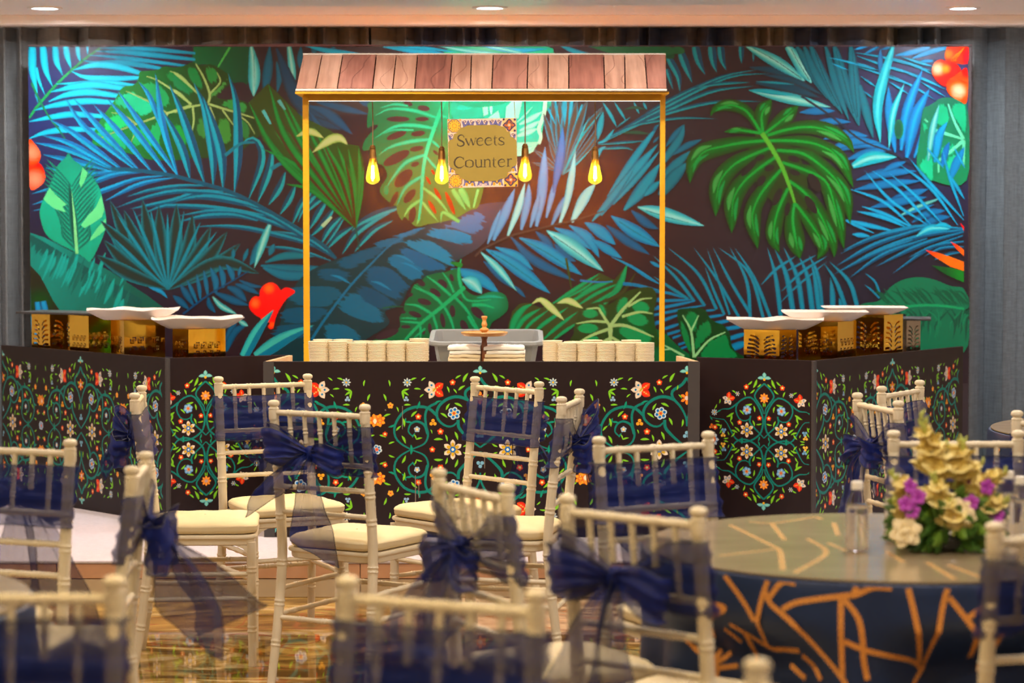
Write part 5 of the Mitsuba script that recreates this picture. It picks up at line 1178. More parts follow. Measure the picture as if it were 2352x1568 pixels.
bv, bf = box(-hw, hw, 0, 0.004, -hw, hw, 0.0008)
part(SIGN, 'board', rot(move((bv, bf), (sc_[0], SY, sc_[2])), (0, 1, 0), -ang, (sc_[0], SY, sc_[2])), 'sign_board')
sa = Art(); sa.motif = 'tile_border'; sa.z(0, 0, 1)
YEL, PUR, NAV, PNK, ORG = (244, 168, 36), (120, 112, 160), (50, 36, 78), (232, 186, 164), (226, 120, 40)
def tl(u, v):
    a, b, c, d = np.array((196, 240.0)), np.array((1318, 222.0)), np.array((1350, 1340.0)), np.array((222, 1365.0))
    return (a * (1 - u) + b * u) * (1 - v) + (d * (1 - u) + c * u) * v
N = 5.4
cells = [(i, 0) for i in range(5)] + [(i, 4) for i in range(5)] + [(0, i) for i in (1, 2, 3)] + [(4, i) for i in (1, 2, 3)]
for i, j in cells:
    q = [tl(a / 5, b / 5) for a, b in ((i, j), (i + 1, j), (i + 1, j + 1), (i, j + 1))]
    c = np.mean(q, 0)
    crn = i in (0, 4) and j in (0, 4)
    sa.poly(q, (228, 190, 172) if not crn or i == 4 else (232, 180, 140), smooth=False)
    if crn and i == 0:
        t = np.arange(8) * PI / 4 + PI / 8
        sa.poly(np.stack([c[0] + 116 * np.cos(t), c[1] + 116 * np.sin(t)], 1), NAV, smooth=False); sa.poly(np.stack([c[0] + 104 * np.cos(t), c[1] + 104 * np.sin(t)], 1), YEL, smooth=False)
        for a in range(12):
            sa.oval(c[0] + 78 * math.cos(a * PI / 6), c[1] + 78 * math.sin(a * PI / 6), 11, 7, a * 30, NAV)
        for a in range(8):
            sa.oval(c[0] + 34 * math.cos(a * PI / 4), c[1] + 34 * math.sin(a * PI / 4), 9, 9, 0, (170, 90, 20))
        for dx, dy in ((-96, -96), (96, -96), (-96, 96), (96, 96)):
            sa.oval(c[0] + dx, c[1] + dy, 16, 16, 0, ORG)
    elif crn:
        sa.poly(q, (240, 170, 60) if j == 4 else (236, 176, 120), smooth=False)
        for a in range(4):
            d = np.array([math.cos(a * PI / 2), math.sin(a * PI / 2)])
            sa.blade([c, c + d * 60, c + d * 108], 90, (NAV, NAV)); sa.blade([c, c + d * 50, c + d * 84], 50, ((216, 130, 50), (180, 80, 40)))
            e = np.array([math.cos(a * PI / 2 + PI / 4), math.sin(a * PI / 2 + PI / 4)])
            sa.blade([c, c + e * 50, c + e * 84], 50, (NAV, (120, 70, 60)))
            sa.oval(*(c + e * 128), 20, 20, 0, NAV)
        sa.oval(*c, 34, 34, 0, ORG); sa.oval(*c, 18, 18, 0, PNK)
    else:
        for s in (-1, 1):
            sa.blade([c + (s * 100, 90), c + (s * 20, 0), c + (0, -96)], 60, (PUR, (84, 84, 140)))
            sa.blade([c + (s * 104, -80), c + (s * 60, 10), c + (s * 100, 90)], 46, (NAV, (100, 96, 150)))
            sa.oval(c[0] + s * 58, c[1] - 66, 28, 22, 20 * s, NAV); sa.oval(c[0] + s * 58, c[1] - 66, 15, 11, 20 * s, PNK)
            sa.oval(c[0] + s * 46, c[1] + 62, 24, 30, 0, YEL if (i + j) % 2 else PUR); sa.oval(c[0] + s * 46, c[1] + 62, 12, 16, 0, ORG if (i + j) % 2 else PNK)
        sa.oval(c[0], c[1] + 20, 26, 40, 0, NAV); sa.oval(c[0], c[1] + 20, 14, 24, 0, YEL if j in (0, 4) else PNK)
bsdf('sign_print', VC, 0.45, two=True)
for m, (mesh, c) in sa.bake(on_sign, clip=(196, 222, 1352, 1366)).items():
    part(SIGN, m, ply(mesh, 'sign_print', smooth=False, color=c))
pq = np.array([(530, 345), (985, 335), (1080, 360), (1135, 375), (1150, 400), (1165, 440), (1215, 450), (1225, 530), (1280, 545), (1320, 590), (1325, 620), (1332, 960), (1320, 985), (1245, 1030), (1240, 1090), (1185, 1105), (1175, 1165), (1140, 1200), (1060, 1215), (1000, 1245), (530, 1250), (480, 1225), (405, 1200), (385, 1145), (330, 1130), (320, 1060), (260, 1035), (225, 985), (215, 620), (235, 590), (290, 565), (305, 490), (350, 470), (370, 420), (420, 385), (480, 370)], float)
w3 = on_sign(pq, 0.0)
pv, pf = extrude(sg.Polygon(np.stack([w3[:, 0], w3[:, 2]], 1)).buffer(0.0012).buffer(0), 0.003)
part(SIGN, 'plaque', (np.stack([pv[:, 0], SY - 0.0005 - pv[:, 2], pv[:, 1]], 1), pf[:, ::-1]), 'sign_plaque', label='plain gold plaque')
tx = Art(); tx.motif = 'lettering'; tx.z(0, 0, 1)
INK = ((40, 26, 12), (40, 26, 12))
def st(pts, w, e=1.0, s=1.0, n=16): tx.blade(pts, w, INK, n=n, peak=.5, start=s, end=e)


def up_(x, y0, y1, w=21): st([(x, y0), (x, y1)], w, 1, 1, 4); tx.blade([(x - 24, y1), (x + 24, y1)], 8, INK, n=4, start=1, end=1)


def l_e(x, y, w, h):
    st([(x + 4, y + h * .46), (x + w - 12, y + h * .40)], 8)
    st([(x + w - 10, y + h * .42), (x + w * .86, y + h * .12), (x + w * .52, y + 2), (x + w * .16, y + h * .22), (x + 8, y + h * .56), (x + w * .28, y + h * .92), (x + w * .64, y + h * .97), (x + w - 2, y + h * .80)], 22, .3, .35)


def l_t(x, y, h):
    st([(x + 24, y), (x + 22, y + h * .5), (x + 24, y + h * .86), (x + 44, y + h), (x + 66, y + h * .95)], 20, .25, .4); st([(x, y + h * .28), (x + 62, y + h * .24)], 9)


def l_s(x, y, w, h, W=24):
    st([(x + w * .92, y + h * .24), (x + w * .78, y + h * .05), (x + w * .45, y + 2), (x + w * .14, y + h * .18), (x + w * .2, y + h * .40), (x + w * .55, y + h * .53), (x + w * .9, y + h * .68), (x + w * .86, y + h * .9), (x + w * .5, y + h), (x + w * .14, y + h * .94), (x + 2, y + h * .76)], W, .3, .3, 28)
    st([(x + w * .93, y + h * .05), (x + w * .93, y + h * .27)], 7); st([(x + 4, y + h * .72), (x + 4, y + h * .96)], 7)


def l_o(x, y, w, h):
    for s in (-1, 1):
        st([(x + w / 2, y + 3), (x + w / 2 + s * w * .40, y + h * .2), (x + w / 2 + s * w * .44, y + h * .5), (x + w / 2 + s * w * .40, y + h * .8), (x + w / 2, y + h - 3)], 23, .3, .3)


l_s(357, 497, 120, 186, 26)
for a, b, w in (((496, 560), (548, 672), 22), ((548, 672), (586, 556), 9), ((580, 556), (622, 670), 22), ((622, 670), (660, 552), 9)):
    st([a, b], w, 1, 1, 4)
st([(484, 560), (522, 558)], 7); st([(642, 552), (676, 550)], 7)
l_e(672, 545, 116, 126); l_e(806, 540, 122, 126); l_t(950, 508, 158); l_s(1032, 535, 98, 128, 20)
st([(462, 902), (446, 876), (398, 858), (344, 884), (312, 945), (330, 1005), (382, 1038), (436, 1026), (470, 996)], 25, .3, .3, 24); st([(464, 864), (464, 908)], 7)
l_o(490, 902, 134, 132)
st([(664, 904), (664, 980), (682, 1020), (716, 1026), (748, 1006)], 21, .3, .9); up_(754, 902, 1022, 20); st([(644, 904), (668, 902)], 7); st([(734, 902), (758, 900)], 7)
up_(808, 900, 1024, 20); st([(812, 930), (842, 900), (876, 902), (892, 934), (893, 1020)], 19, .95, .3); tx.blade([(872, 1021), (916, 1020)], 8, INK, n=4, start=1, end=1); st([(788, 902), (812, 898)], 7)
l_t(932, 866, 160); l_e(1022, 892, 122, 128); up_(1190, 888, 1014, 20); st([(1194, 920), (1216, 894), (1248, 888)], 15, .8, .3); st([(1168, 890), (1194, 886)], 7); tx.oval(1244, 893, 13, 9, 0, INK[0])
txt = tx.bake(lambda v, h: on_sign(v, 0.0038 + h * 0.1), clip=(196, 222, 1352, 1366))
part(SIGN, 'lettering', ply(txt['lettering'][0], 'sign_ink'), None, label='dark words Sweets Counter')
for a, b in ((at(1031.5, 232, SY + 0.05), sq[0] + (0.004, 0.002, -0.006)), (at(1181, 232, SY + 0.05), sq[1] + (-0.006, 0.002, -0.006))):
    part(SIGN, 'string', tube(np.array([a, b]), 0.0013, 6), 'hanging_string', True)
# ---------------------------------------------------------------- things on the middle counter
bsdf('paper_cup', (0.76, 0.66, 0.47), 0.45, two=True)
cup_prof = [(0.0, 0.0046), (0.0315, 0.0046), (0.0318, 0.0), (0.0330, 0.0), (0.0405, 0.0500), (0.0436, 0.0508), (0.0442, 0.0524), (0.0432, 0.0538), (0.0401, 0.0535), (0.03293, 0.0055), (0.0, 0.0055)]
CUP = ply(lathe(cup_prof, 30), 'paper_cup', smooth=40)
cup_rng = np.random.default_rng(4)
def stack(px, Y, n, label, group, dz=0.0064, lean=0.0):
    x = at(px, 830, Y)[0]
    for i in range(n):
        k = thing('paper_cup', label, 'cup', group)
        j = cup_rng.uniform(-0.0005, 0.0005, 2)
        put_key = k
        scene[k] = {**CUP, 'to_world': T().translate([float(x + j[0] + lean * i), float(Y + j[1]), float(TAB + 0.001 + dz * i)])}


YF = 10.46
order = ['first', 'second', 'third', 'fourth', 'fifth', 'sixth']
for i, (p_, n) in enumerate(zip((733, 777, 822, 866, 910, 954), (14, 14, 13, 13, 13, 13))):
    stack(p_, YF + 0.002 * (i % 2), n, f'cream paper cup in the {order[i]} front stack right of the left kiosk post', f'cream cups, {order[i]} front stack of the left row', lean=-0.00035 if i == 0 else 0)
for i, (p_, n) in enumerate(zip((1269, 1303, 1347, 1391, 1435, 1480), (14, 13, 13, 13, 13, 13))):
    stack(p_, YF + (0.05 if i == 0 else 0.002 * (i % 2)), n, f'cream paper cup in the {order[i]} front stack right of the grey tub', f'cream cups, {order[i]} front stack of the right row')
for i, (p_, n) in enumerate(zip((742, 788, 833, 876, 920, 963), (14, 14, 13, 13, 13, 14))):
    stack(p_, YF + 0.095, n, f'cream paper cup in the {order[i]} rear stack of the left row', f'cream cups, {order[i]} rear stack of the left row', dz=0.0066 if i != 5 else 0.0069)
for i, (p_, n) in enumerate(zip((1318, 1362, 1405, 1450), (13, 14, 13, 14))):
    stack(p_, YF + 0.095, n, f'cream paper cup in the {order[i]} rear stack of the right row', f'cream cups, {order[i]} rear stack of the right row')

# grey tub
bsdf('grey_plastic', (0.24, 0.25, 0.26), 0.4)
bsdf('wire_brown', (0.5, 0.3, 0.14), 0.4)
def rrect(w, d, r): return sg.box(-w / 2 + r, -d / 2 + r, w / 2 - r, d / 2 - r).buffer(r, quad_segs=6)


def loft(rings):
    """Solid skin through closed rings of equal length [(points2d, z), ...]."""
    g = np.array([np.c_[p_, np.full(len(p_), z_)] for p_, z_ in rings])
    return outward(*grid_mesh(g, True))


def ring2(w, d, r, n=48):
    p_ = np.array(rrect(w, d, r).exterior.coords)[:-1][::-1]
    s_ = np.concatenate([[0], np.cumsum(np.linalg.norm(np.diff(np.vstack([p_, p_[:1]]), axis=0), axis=1))])
    q = np.vstack([p_, p_[:1]])
    t_ = np.linspace(0, s_[-1], n, endpoint=False)
    return np.stack([np.interp(t_, s_, q[:, 0]), np.interp(t_, s_, q[:, 1])], 1)


tubx = (at(985, 800, 10.70)[0] + at(1249, 800, 10.70)[0]) / 2
W_, D_ = at(1249, 800, 10.70)[0] - at(985, 800, 10.70)[0], 0.40
H_ = 0.125
rings = [(ring2(0.01, 0.008, 0.003), 0.0), (ring2(W_ - 0.085, D_ - 0.085, 0.03), 0.0), (ring2(W_ - 0.05, D_ - 0.05, 0.035), H_ - 0.022), (ring2(W_ - 0.006, D_ - 0.006, 0.045), H_ - 0.020), (ring2(W_, D_, 0.045), H_ - 0.014), (ring2(W_ - 0.004, D_ - 0.004, 0.045), H_ - 0.002), (ring2(W_ - 0.014, D_ - 0.014, 0.043), H_), (ring2(W_ - 0.046, D_ - 0.046, 0.036), H_ - 0.001), (ring2(W_ - 0.054, D_ - 0.054, 0.034), H_ - 0.012), (ring2(W_ - 0.092, D_ - 0.092, 0.028), 0.004), (ring2(0.01, 0.008, 0.003), 0.004)]
k = thing('plastic_tub', 'grey plastic bus tub with a rolled rim on the middle counter', 'tub')
M = T().translate([float(tubx), 10.80, TAB + 0.001]).rotate([1, 0, 0], 6.0)
def tilt(m, zoff=0.021): return move(rot(move(m, (0, 0, 0)), (1, 0, 0), 5.5, (0, -D_ / 2, 0)), (tubx, 10.80, TAB + 0.003))


part(k, 'tub', tilt(loft(rings)), 'grey_plastic', 35)
part(k, 'wire', tilt(tube(spline([(-W_ / 2 + .05, .06, H_ - .05), (0, .07, H_ - .048), (W_ / 2 - .05, .06, H_ - .05)], 12), 0.002, 6)), 'wire_brown', True)
part(k, 'foot', join(box(tubx - W_ / 2 + .05, tubx - W_ / 2 + .08, 10.80 + D_ / 2 - .07, 10.80 + D_ / 2 - .05, TAB, TAB + 0.034), box(tubx + W_ / 2 - .08, tubx + W_ / 2 - .05, 10.80 + D_ / 2 - .07, 10.80 + D_ / 2 - .05, TAB, TAB + 0.034)), 'grey_plastic')

# folded napkins in two piles
bsdf('napkin_cloth', (0.82, 0.80, 0.74), 0.85, two=True, sheen=0.3)
bsdf('napkin_cream', (0.72, 0.60, 0.40), 0.85, two=True, sheen=0.3)
def napkin(w, d, t, seed):
    n = 22
    u = np.linspace(-1, 1, n)
    X, Y = np.meshgrid(u, u, indexing='ij')
    b = (1 - np.abs(X) ** 6) * (1 - np.abs(Y) ** 6)
    wav = meshkit.fbm(np.stack([X * 2.2 + seed, Y * 2.2, X * 0 + seed * 3.1], -1), 3, seed) - 0.5
    dx = 0.05 * (meshkit.noise(np.stack([X * 0 + seed, Y * 4, X], -1), seed) - 0.5)
    top = np.stack([(X + dx) * w / 2, Y * d / 2, t * (0.45 + 0.55 * b) + wav * t * 0.9 + t * 0.5], -1)
    bot = np.stack([(X + dx) * w / 2, Y * d / 2, t * (0.45 - 0.45 * b) * 0 + wav * t * 0.9 * (1 - b) - 0.0], -1)
    v1, f1 = grid_mesh(top); v2, f2 = grid_mesh(bot)
    edge = []
    idx = lambda i, j: i * n + j
    bd = [idx(i, 0) for i in range(n)] + [idx(n - 1, j) for j in range(1, n)] + [idx(i, n - 1) for i in range(n - 2, -1, -1)] + [idx(0, j) for j in range(n - 2, 0, -1)]
    bd = np.array(bd); nx = np.roll(bd, -1); o = n * n
    side = np.vstack([np.stack([bd, bd + o, nx], 1), np.stack([nx, bd + o, nx + o], 1)])
    return np.vstack([v1, v2]), np.vstack([f1, f2[:, ::-1] + o, side])


for j, (p0, p1, n, lab) in enumerate(((1031, 1104, 7, 'left of the wooden stand stem'), (1113, 1206, 7, 'right of the wooden stand stem'))):
    YN = 10.50
    x0, x1 = at(p0, 820, YN)[0], at(p1, 820, YN)[0]
    for i in range(n):
        k = thing('folded_napkin', f'folded cream napkin in the pile {lab}' if i < n - 2 else f'white folded napkin near the top of the pile {lab}', 'napkin', f'folded napkins {lab}')
        v, f_ = napkin((x1 - x0) * (1 - 0.02 * (i % 3)), 0.13, 0.0135, 10 * j + i)
        put(k, (v + ((x0 + x1) / 2 + 0.003 * ((i * 7) % 3 - 1), YN, TAB + 0.001 + i * 0.0165), f_), 'napkin_cream' if i < n - 2 else 'napkin_cloth', True)

# turned wooden stand
def wood_turned(p, n, uv):
    g = dfbm(p.x * 30, p.y * 30, p.z * 9, 3)
    return dmix(mi.Color3f(0.40, 0.16, 0.035), mi.Color3f(0.66, 0.34, 0.10), g)


bsdf('turned_wood', proc(wood_turned), 0.3, clearcoat=0.4)
def dark_wood(p, n, uv):
    return dmix(mi.Color3f(0.10, 0.03, 0.012), mi.Color3f(0.26, 0.085, 0.03), dfbm(p.x * 40, p.y * 40, p.z * 8, 3))


bsdf('dark_wood', proc(dark_wood), 0.3, clearcoat=0.4)
YW = 10.46
def zz(py): return float(at(1112, py, YW)[2])


xw = float(at(1112.5, 780, YW)[0])
k = thing('wooden_stand', 'turned wooden serving stand with a round tray and bulbous finial on the middle counter', 'stand')
part(k, 'finial', lathe(spline([(0.0, zz(725)), (0.0125, zz(726)), (0.0128, zz(730)), (0.0085, zz(734)), (0.0090, zz(738)), (0.0125, zz(744)), (0.0120, zz(748)), (0.0085, zz(751)), (0.0190, zz(755)), (0.0198, zz(758)), (0.0120, zz(762)), (0.0130, zz(765))], 40), 28, (xw, YW, 0)), 'turned_wood', True)
R_ = (at(1167, 765, YW)[0] - at(1059, 765, YW)[0]) / 2
part(k, 'tray', lathe([(0.0, zz(763.5)), (R_ - 0.010, zz(763.5)), (R_ - 0.006, zz(761.5)), (R_, zz(762.5)), (R_ - 0.002, zz(766)), (R_ - 0.012, zz(770.5)), (0.0, zz(771))], 48, (xw, YW, 0)), 'turned_wood', 35)
part(k, 'stem', lathe(spline([(0.016, zz(771)), (0.0155, zz(775)), (0.0115, zz(780)), (0.0135, zz(795)), (0.0165, zz(812)), (0.0140, zz(832)), (0.018, TAB + 0.02), (0.045, TAB + 0.012), (0.05, TAB + 0.001), (0.0, TAB + 0.001)], 40), 28, (xw, YW, 0)), 'dark_wood', True)

# ---------------------------------------------------------------- gold risers and platters on the side counters
bsdf('gold_mirror', (0.95, 0.60, 0.08), 0.07, two=True, metallic=1.0)
bsdf('bronze_mirror', (0.42, 0.36, 0.28), 0.2, two=True, metallic=1.0)
bsdf('slate', (0.05, 0.05, 0.055), 0.45)
bsdf('white_melamine', (0.80, 0.74, 0.70), 0.22)


def key_holes(a, h):
    """Squared spiral openings in two rows on a panel a wide and h high."""
    out = []
    n = 4
    c = a * 0.74 / n
    for r_ in range(2):
        for i in range(n):
            x, y = (i + 0.5) * c + a * 0.13, h * 0.30 + r_ * c * 1.16
            o, b = c * 0.42, c * 0.15
            ring = sg.box(x - o, y - o, x + o, y + o).difference(sg.box(x - o + b, y - o + b, x + o - b, y + o - b))
            ring = ring.difference(sg.box(x + o * .35, y - o - 1e-3, x + o + 1e-3, y - o * .2)).difference(sg.box(x - o - 1e-3, y + o * .5, x - o * .3, y + o + 1e-3))
            inn = sg.box(x - o * .42, y - o * .42, x + o * .42, y + o * .42).difference(sg.box(x - o * .12, y - o * .12, x + o * .12, y + o * .12)).difference(sg.box(x - o * .1, y, x + o * .1, y + o))
            out += [ring, inn]
    return shapely.union_all(out)


def leaf_holes(a, h):
    out = []
    c, y0 = a / 2, h * 0.18
    for s in (-1, 1):
        for i in range(6):
            t = i / 5
            p0 = np.array([c + s * a * 0.03, y0 + h * (0.02 + 0.50 * t)])
            p2 = np.array([c + s * a * (0.40 - 0.10 * t * t), y0 + h * (0.10 + 0.56 * t)])
            p1 = (p0 + p2) / 2 + (0, h * 0.035)
            out.append(sg.LineString(spline([p0 + (p2 - p0) * .18, p1, p2], 10)).buffer(a * (0.024 if i % 2 else 0.034), cap_style='round'))
    return shapely.union_all(out)


def gold_box(label, px, Y, a, h, deg, z0, holes, mat='gold_mirror'):
    """Open perforated box; its nearest vertical edge stands at pixel column px and depth Y."""
    k = thing('gold_riser', label, 'display riser')
    e = at(px, 800, Y)
    s = 1 if deg > 0 else -1
    al = math.radians(abs(deg))
    fd = np.array([math.cos(al) * s, math.sin(al) * 1.0])         # along the front face, away from the near edge
    sd = np.array([-math.sin(al) * s, math.cos(al)])
    o = e[:2]
    pan = sg.box(0, 0, a, h).difference(holes(a, h))
    v, f_ = extrude(pan, 0.0016)
    pts = [o, o + fd * a, o + fd * a + sd * a, o + sd * a]
    for i in range(4):
        A, B2 = pts[i], pts[(i + 1) % 4]
        d = (B2 - A) / np.linalg.norm(B2 - A)
        ctr = o + (fd + sd) * a / 2
        nrm = ctr - (A + B2) / 2; nrm /= np.linalg.norm(nrm)
        w = np.c_[A + v[:, :1] * d + v[:, 2:3] * nrm, z0 + v[:, 1]]
        part(k, 'panel', (w, f_), mat)
    q = np.array(pts); ctr = q.mean(0)
    top = extrude(sg.Polygon(ctr + (q - ctr) * 0.985), 0.002)
    part(k, 'top', move(top, (0, 0, z0 + h - 0.002)), mat)
    return ctr, z0 + h


def platter(label, ctr, z, w, d, h, deg, wavy, seed, cat='platter', name='platter'):
    k = thing(name, label, cat)
    n = 64
    def rg(sw, sd, r, zz_, wob):
        p_ = ring2(w * sw, d * sd, r, n)
        t_ = np.arange(n) / n * 2 * PI
        q = (np.sin(5 * t_ + seed) + 0.7 * np.sin(9 * t_ + 2 * seed)) * wavy * wob
        return np.c_[p_ * (1 + q[:, None] * 0.5 / max(w, d) * 2), np.full(n, zz_) + q * 0.8 * wob]
    g = np.array([rg(.02, .02, .001, 0, 0), rg(.62, .60, .02, 0, 0), rg(.66, .64, .02, 0.004, 0), rg(.82, .80, .02, h * .45, .4), rg(.985, .985, .015, h * .9, 1), rg(1, 1, .014, h * .96, 1), rg(.985, .985, .014, h, 1), rg(.80, .78, .02, h * .55, .4), rg(.64, .62, .02, h * .28, 0), rg(.02, .02, .001, h * .26, 0)])
    m = grid_mesh(g, True)
    put(k, move(rot(m, (0, 0, 1), deg), (ctr[0], ctr[1], z + 0.001)), 'white_melamine', 40)


WZ = 0.856
c, z = gold_box('gold perforated box nearest the corner of the left counter', 433, 10.98, 0.185, at(433, 754, 11.08)[2] - WZ, 31, WZ, key_holes)
platter('white wavy edged platter on the gold box at the left counter corner', at(454, 745, c[1]), z, 0.425, 0.27, 0.05, 8, 0.004, 1.0)
c, z = gold_box('gold perforated box second from the corner on the left counter', 285, 11.16, 0.20, at(285, 734, 11.26)[2] - WZ, 27, WZ, key_holes)
platter('white wavy edged platter second from the corner on the left counter', at(306, 730, c[1]), z, 0.43, 0.27, 0.05, 6, 0.004, 2.3)
c3, z3 = gold_box('shadowed gold box in the middle of the left counter row', 204, 11.40, 0.17, 0.205, 42, WZ, key_holes)
c4, z4 = gold_box('shadowed gold box at the far end of the left counter', 115, 11.62, 0.17, 0.205, 42, WZ, leaf_holes)
k = thing('slate_board', 'dark slate board laid across the far gold boxes of the left counter', 'serving board')
a_, b_ = at(68, 720, c4[1]), at(262, 720, c3[1])
dd = (b_ - a_)[:2]; ll = np.linalg.norm(dd); dd /= ll
v, f_ = box(0, ll, -0.11, 0.11, 0, 0.011, 0.002)
put(k, (np.c_[a_[:2] + v[:, :1] * dd + v[:, 1:2] * np.array([-dd[1], dd[0]]), v[:, 2] + max(z3, z4) + 0.001], f_), 'slate')

c, z = gold_box('gold box with leaf shaped cut outs at the corner of the right counter', 1790, 10.80, 0.178, at(1790, 756, 10.9)[2] - WZ, -32, WZ, leaf_holes)
platter('white wavy edged platter on the leaf cut gold box of the right counter', at(1780, 748, c[1]), z, 0.44, 0.27, 0.048, -6, 0.004, 4.0)
c, z = gold_box('gold perforated box second from the corner on the right counter', 1924, 10.98, 0.20, at(1924, 737, 11.08)[2] - WZ, -33, WZ, key_holes)
platter('white flat rimmed rectangular platter on the second gold box of the right counter', at(1894, 735, c[1]), z, 0.40, 0.24, 0.045, -5, 0.0, 0.0)
c, z = gold_box('dull gold box third along the right counter', 2030, 11.22, 0.17, at(2030, 722, 11.3)[2] - WZ, -40, WZ, leaf_holes)
platter('white rectangular platter third along the right counter', at(1985, 722, c[1]), z, 0.40, 0.24, 0.035, -4, 0.0, 0.0)
c, z = gold_box('dull gold box at the far end of the right counter', 2082, 11.50, 0.13, at(2082, 734, 11.6)[2] - WZ, -40, WZ, leaf_holes, 'bronze_mirror')
k = thing('slate_board', 'dark slate board on the far gold box of the right counter', 'serving board')
put(k, move(rot(box(-0.13, 0.13, -0.11, 0.11, 0, 0.011, 0.002), (0, 0, 1), -10), (at(2076, 728, c[1])[0], c[1], z + 0.001)), 'slate')
# ---------------------------------------------------------------- chairs
def ivory(p, n, uv):
    return dmix(mi.Color3f(0.60, 0.52, 0.37), mi.Color3f(0.68, 0.59, 0.43), dfbm(p.x * 9, p.y * 9, p.z * 9, 2))


bsdf('ivory_resin', proc(ivory), 0.28, clearcoat=0.2)
bsdf('seat_fabric', (0.64, 0.53, 0.32), 0.7, sheen=0.1)
scene['mat_organza'] = {'type': 'mask', 'opacity': 0.62, 'bsdf': {'type': 'twosided', 'bsdf': {'type': 'principled', 'base_color': rgb(lin(8, 26, 92)), 'roughness': 0.5, 'sheen': 0.12, 'specular': 0.2}}}
scene['mat_organza_fold'] = {'type': 'mask', 'opacity': 0.78, 'bsdf': {'type': 'twosided', 'bsdf': {'type': 'principled', 'base_color': rgb(lin(8, 26, 100)), 'roughness': 0.5, 'sheen': 0.15, 'specular': 0.25}}}
bsdf('sash_hem', lin(12, 16, 40), 0.6)


def ringed(path, r, rings, sides=12, n=40, bump=1.16, w=0.0045):
    """A round bar along path with pairs of raised rings at the given fractions of its length."""
    p = np.asarray(path, float)
    L_ = np.concatenate([[0], np.cumsum(np.linalg.norm(np.diff(p, axis=0), axis=1))])
    tot = L_[-1]
    base = np.linspace(0, 1, n)
    ex = [0, 1]
    for q in rings:
        for o in (-1.6, 1.6):
            c = q + o * w / tot
            ex += [c - 1.4 * w / tot, c - .7 * w / tot, c, c + .7 * w / tot, c + 1.4 * w / tot]
    t = np.unique(np.clip(np.concatenate([base, ex]), 0, 1))
    pts = np.stack([np.interp(t * tot, L_, p[:, i]) for i in range(3)], 1)
    rad = np.interp(t, np.linspace(0, 1, len(np.atleast_1d(r))), np.atleast_1d(r)) if np.ndim(r) else np.full(len(t), float(r))
    f = np.ones(len(t))
    for q in rings:
        for o in (-1.6, 1.6):
            f = np.maximum(f, 1 + (bump - 1) * np.exp(-((t - q - o * w / tot) * tot / (0.75 * w)) ** 2))
    return tube(pts, rad * f, sides)


SEAT_Z, TOP_Z = 0.455, 0.905
def back_y(z): return -0.182 - 0.050 * np.maximum(0, (z - 0.45) / 0.48) ** 1.2


def post_mesh(s):
    zs = np.linspace(0, TOP_Z - 0.022, 24)
    path = np.stack([s * (0.176 + 0.012 * np.clip(1 - zs / 0.45, 0, 1) ** 1.5), np.where(zs < 0.45, -0.182 - 0.055 * np.clip(1 - zs / 0.45, 0, 1) ** 1.4, back_y(zs)), zs], 1)
    m = ringed(path, [0.0138, 0.0158, 0.0165, 0.0160, 0.0152], (0.16, 0.31, 0.46, 0.635, 0.735, 0.83), 14)
    b = back_y(TOP_Z)
    cap = lathe(spline([(0.0152, TOP_Z - 0.024), (0.0165, TOP_Z - 0.018), (0.0172, TOP_Z), (0.0168, TOP_Z + 0.010), (0.0182, TOP_Z + 0.0125), (0.0168, TOP_Z + 0.015), (0.0135, TOP_Z + 0.017), (0.0130, TOP_Z + 0.020), (0.0180, TOP_Z + 0.024), (0.0192, TOP_Z + 0.030), (0.0172, TOP_Z + 0.036), (0.010, TOP_Z + 0.040), (0.0, TOP_Z + 0.041)], 34), 16, (s * 0.176, b, 0))
    return join(m, cap)


def bar(a, b, r, k=3, sag=0.0):
    a, b = np.asarray(a, float), np.asarray(b, float)
    t = np.linspace(0, 1, 9)[:, None]
    p = a * (1 - t) + b * t
    p[:, 1] += sag * np.sin(PI * t[:, 0])
    return ringed(p, r, [(i + 1) / (k + 1) for i in range(k)], 10, 14, 1.2, 0.004)


def seat_outline(f, g, r, grow=0.0):
    q = sg.Polygon([(-f - grow, 0.185 + grow), (f + grow, 0.185 + grow), (g + grow, -0.175 - grow), (-g - grow, -0.175 - grow)])
    return q.buffer(-r).buffer(r, quad_segs=6)


def even(poly, n):
    c = np.array(poly.exterior.coords)
    s = np.concatenate([[0], np.cumsum(np.linalg.norm(np.diff(c, axis=0), axis=1))])
    t = np.linspace(0, s[-1], n, endpoint=False)
    return np.stack([np.interp(t, s, c[:, 0]), np.interp(t, s, c[:, 1])], 1)


def loft_poly(rings, n=64):
    g = np.array([np.c_[p_ * k + (0, 0), np.full(n, z_)] for p_, k, z_ in rings])
    return outward(*grid_mesh(g, True))


_o = even(seat_outline(0.200, 0.180, 0.05), 64)
frame = loft_poly([(_o, 0.02, 0.418), (_o, 0.90, 0.418), (_o, 0.945, 0.422), (_o, 0.955, 0.440), (_o, 0.99, 0.443), (_o, 1.0, 0.448), (_o, 0.985, 0.455), (_o, 0.02, 0.455)])
brackets = []
for sx, sy, y in ((-1, 1, 0.165), (1, 1, 0.165)):
    tri = sg.Polygon([(0, 0), (0.06, 0), (0.03, -0.012), (0.010, -0.035), (0, -0.07)])
    v, f_ = extrude(tri, 0.014)
    brackets.append((np.stack([sx * (0.176 - v[:, 0]), y - 0.007 + v[:, 2], 0.42 + v[:, 1]], 1), f_))
    v2 = np.stack([np.full(len(v), sx * 0.176) + (v[:, 2] - 0.007), y - v[:, 0], 0.42 + v[:, 1]], 1)
    brackets.append((v2, f_))
FRAME = ply(join(frame, *brackets), 'ivory_resin', smooth=40)
_c2 = even(seat_outline(0.190, 0.172, 0.055), 64)
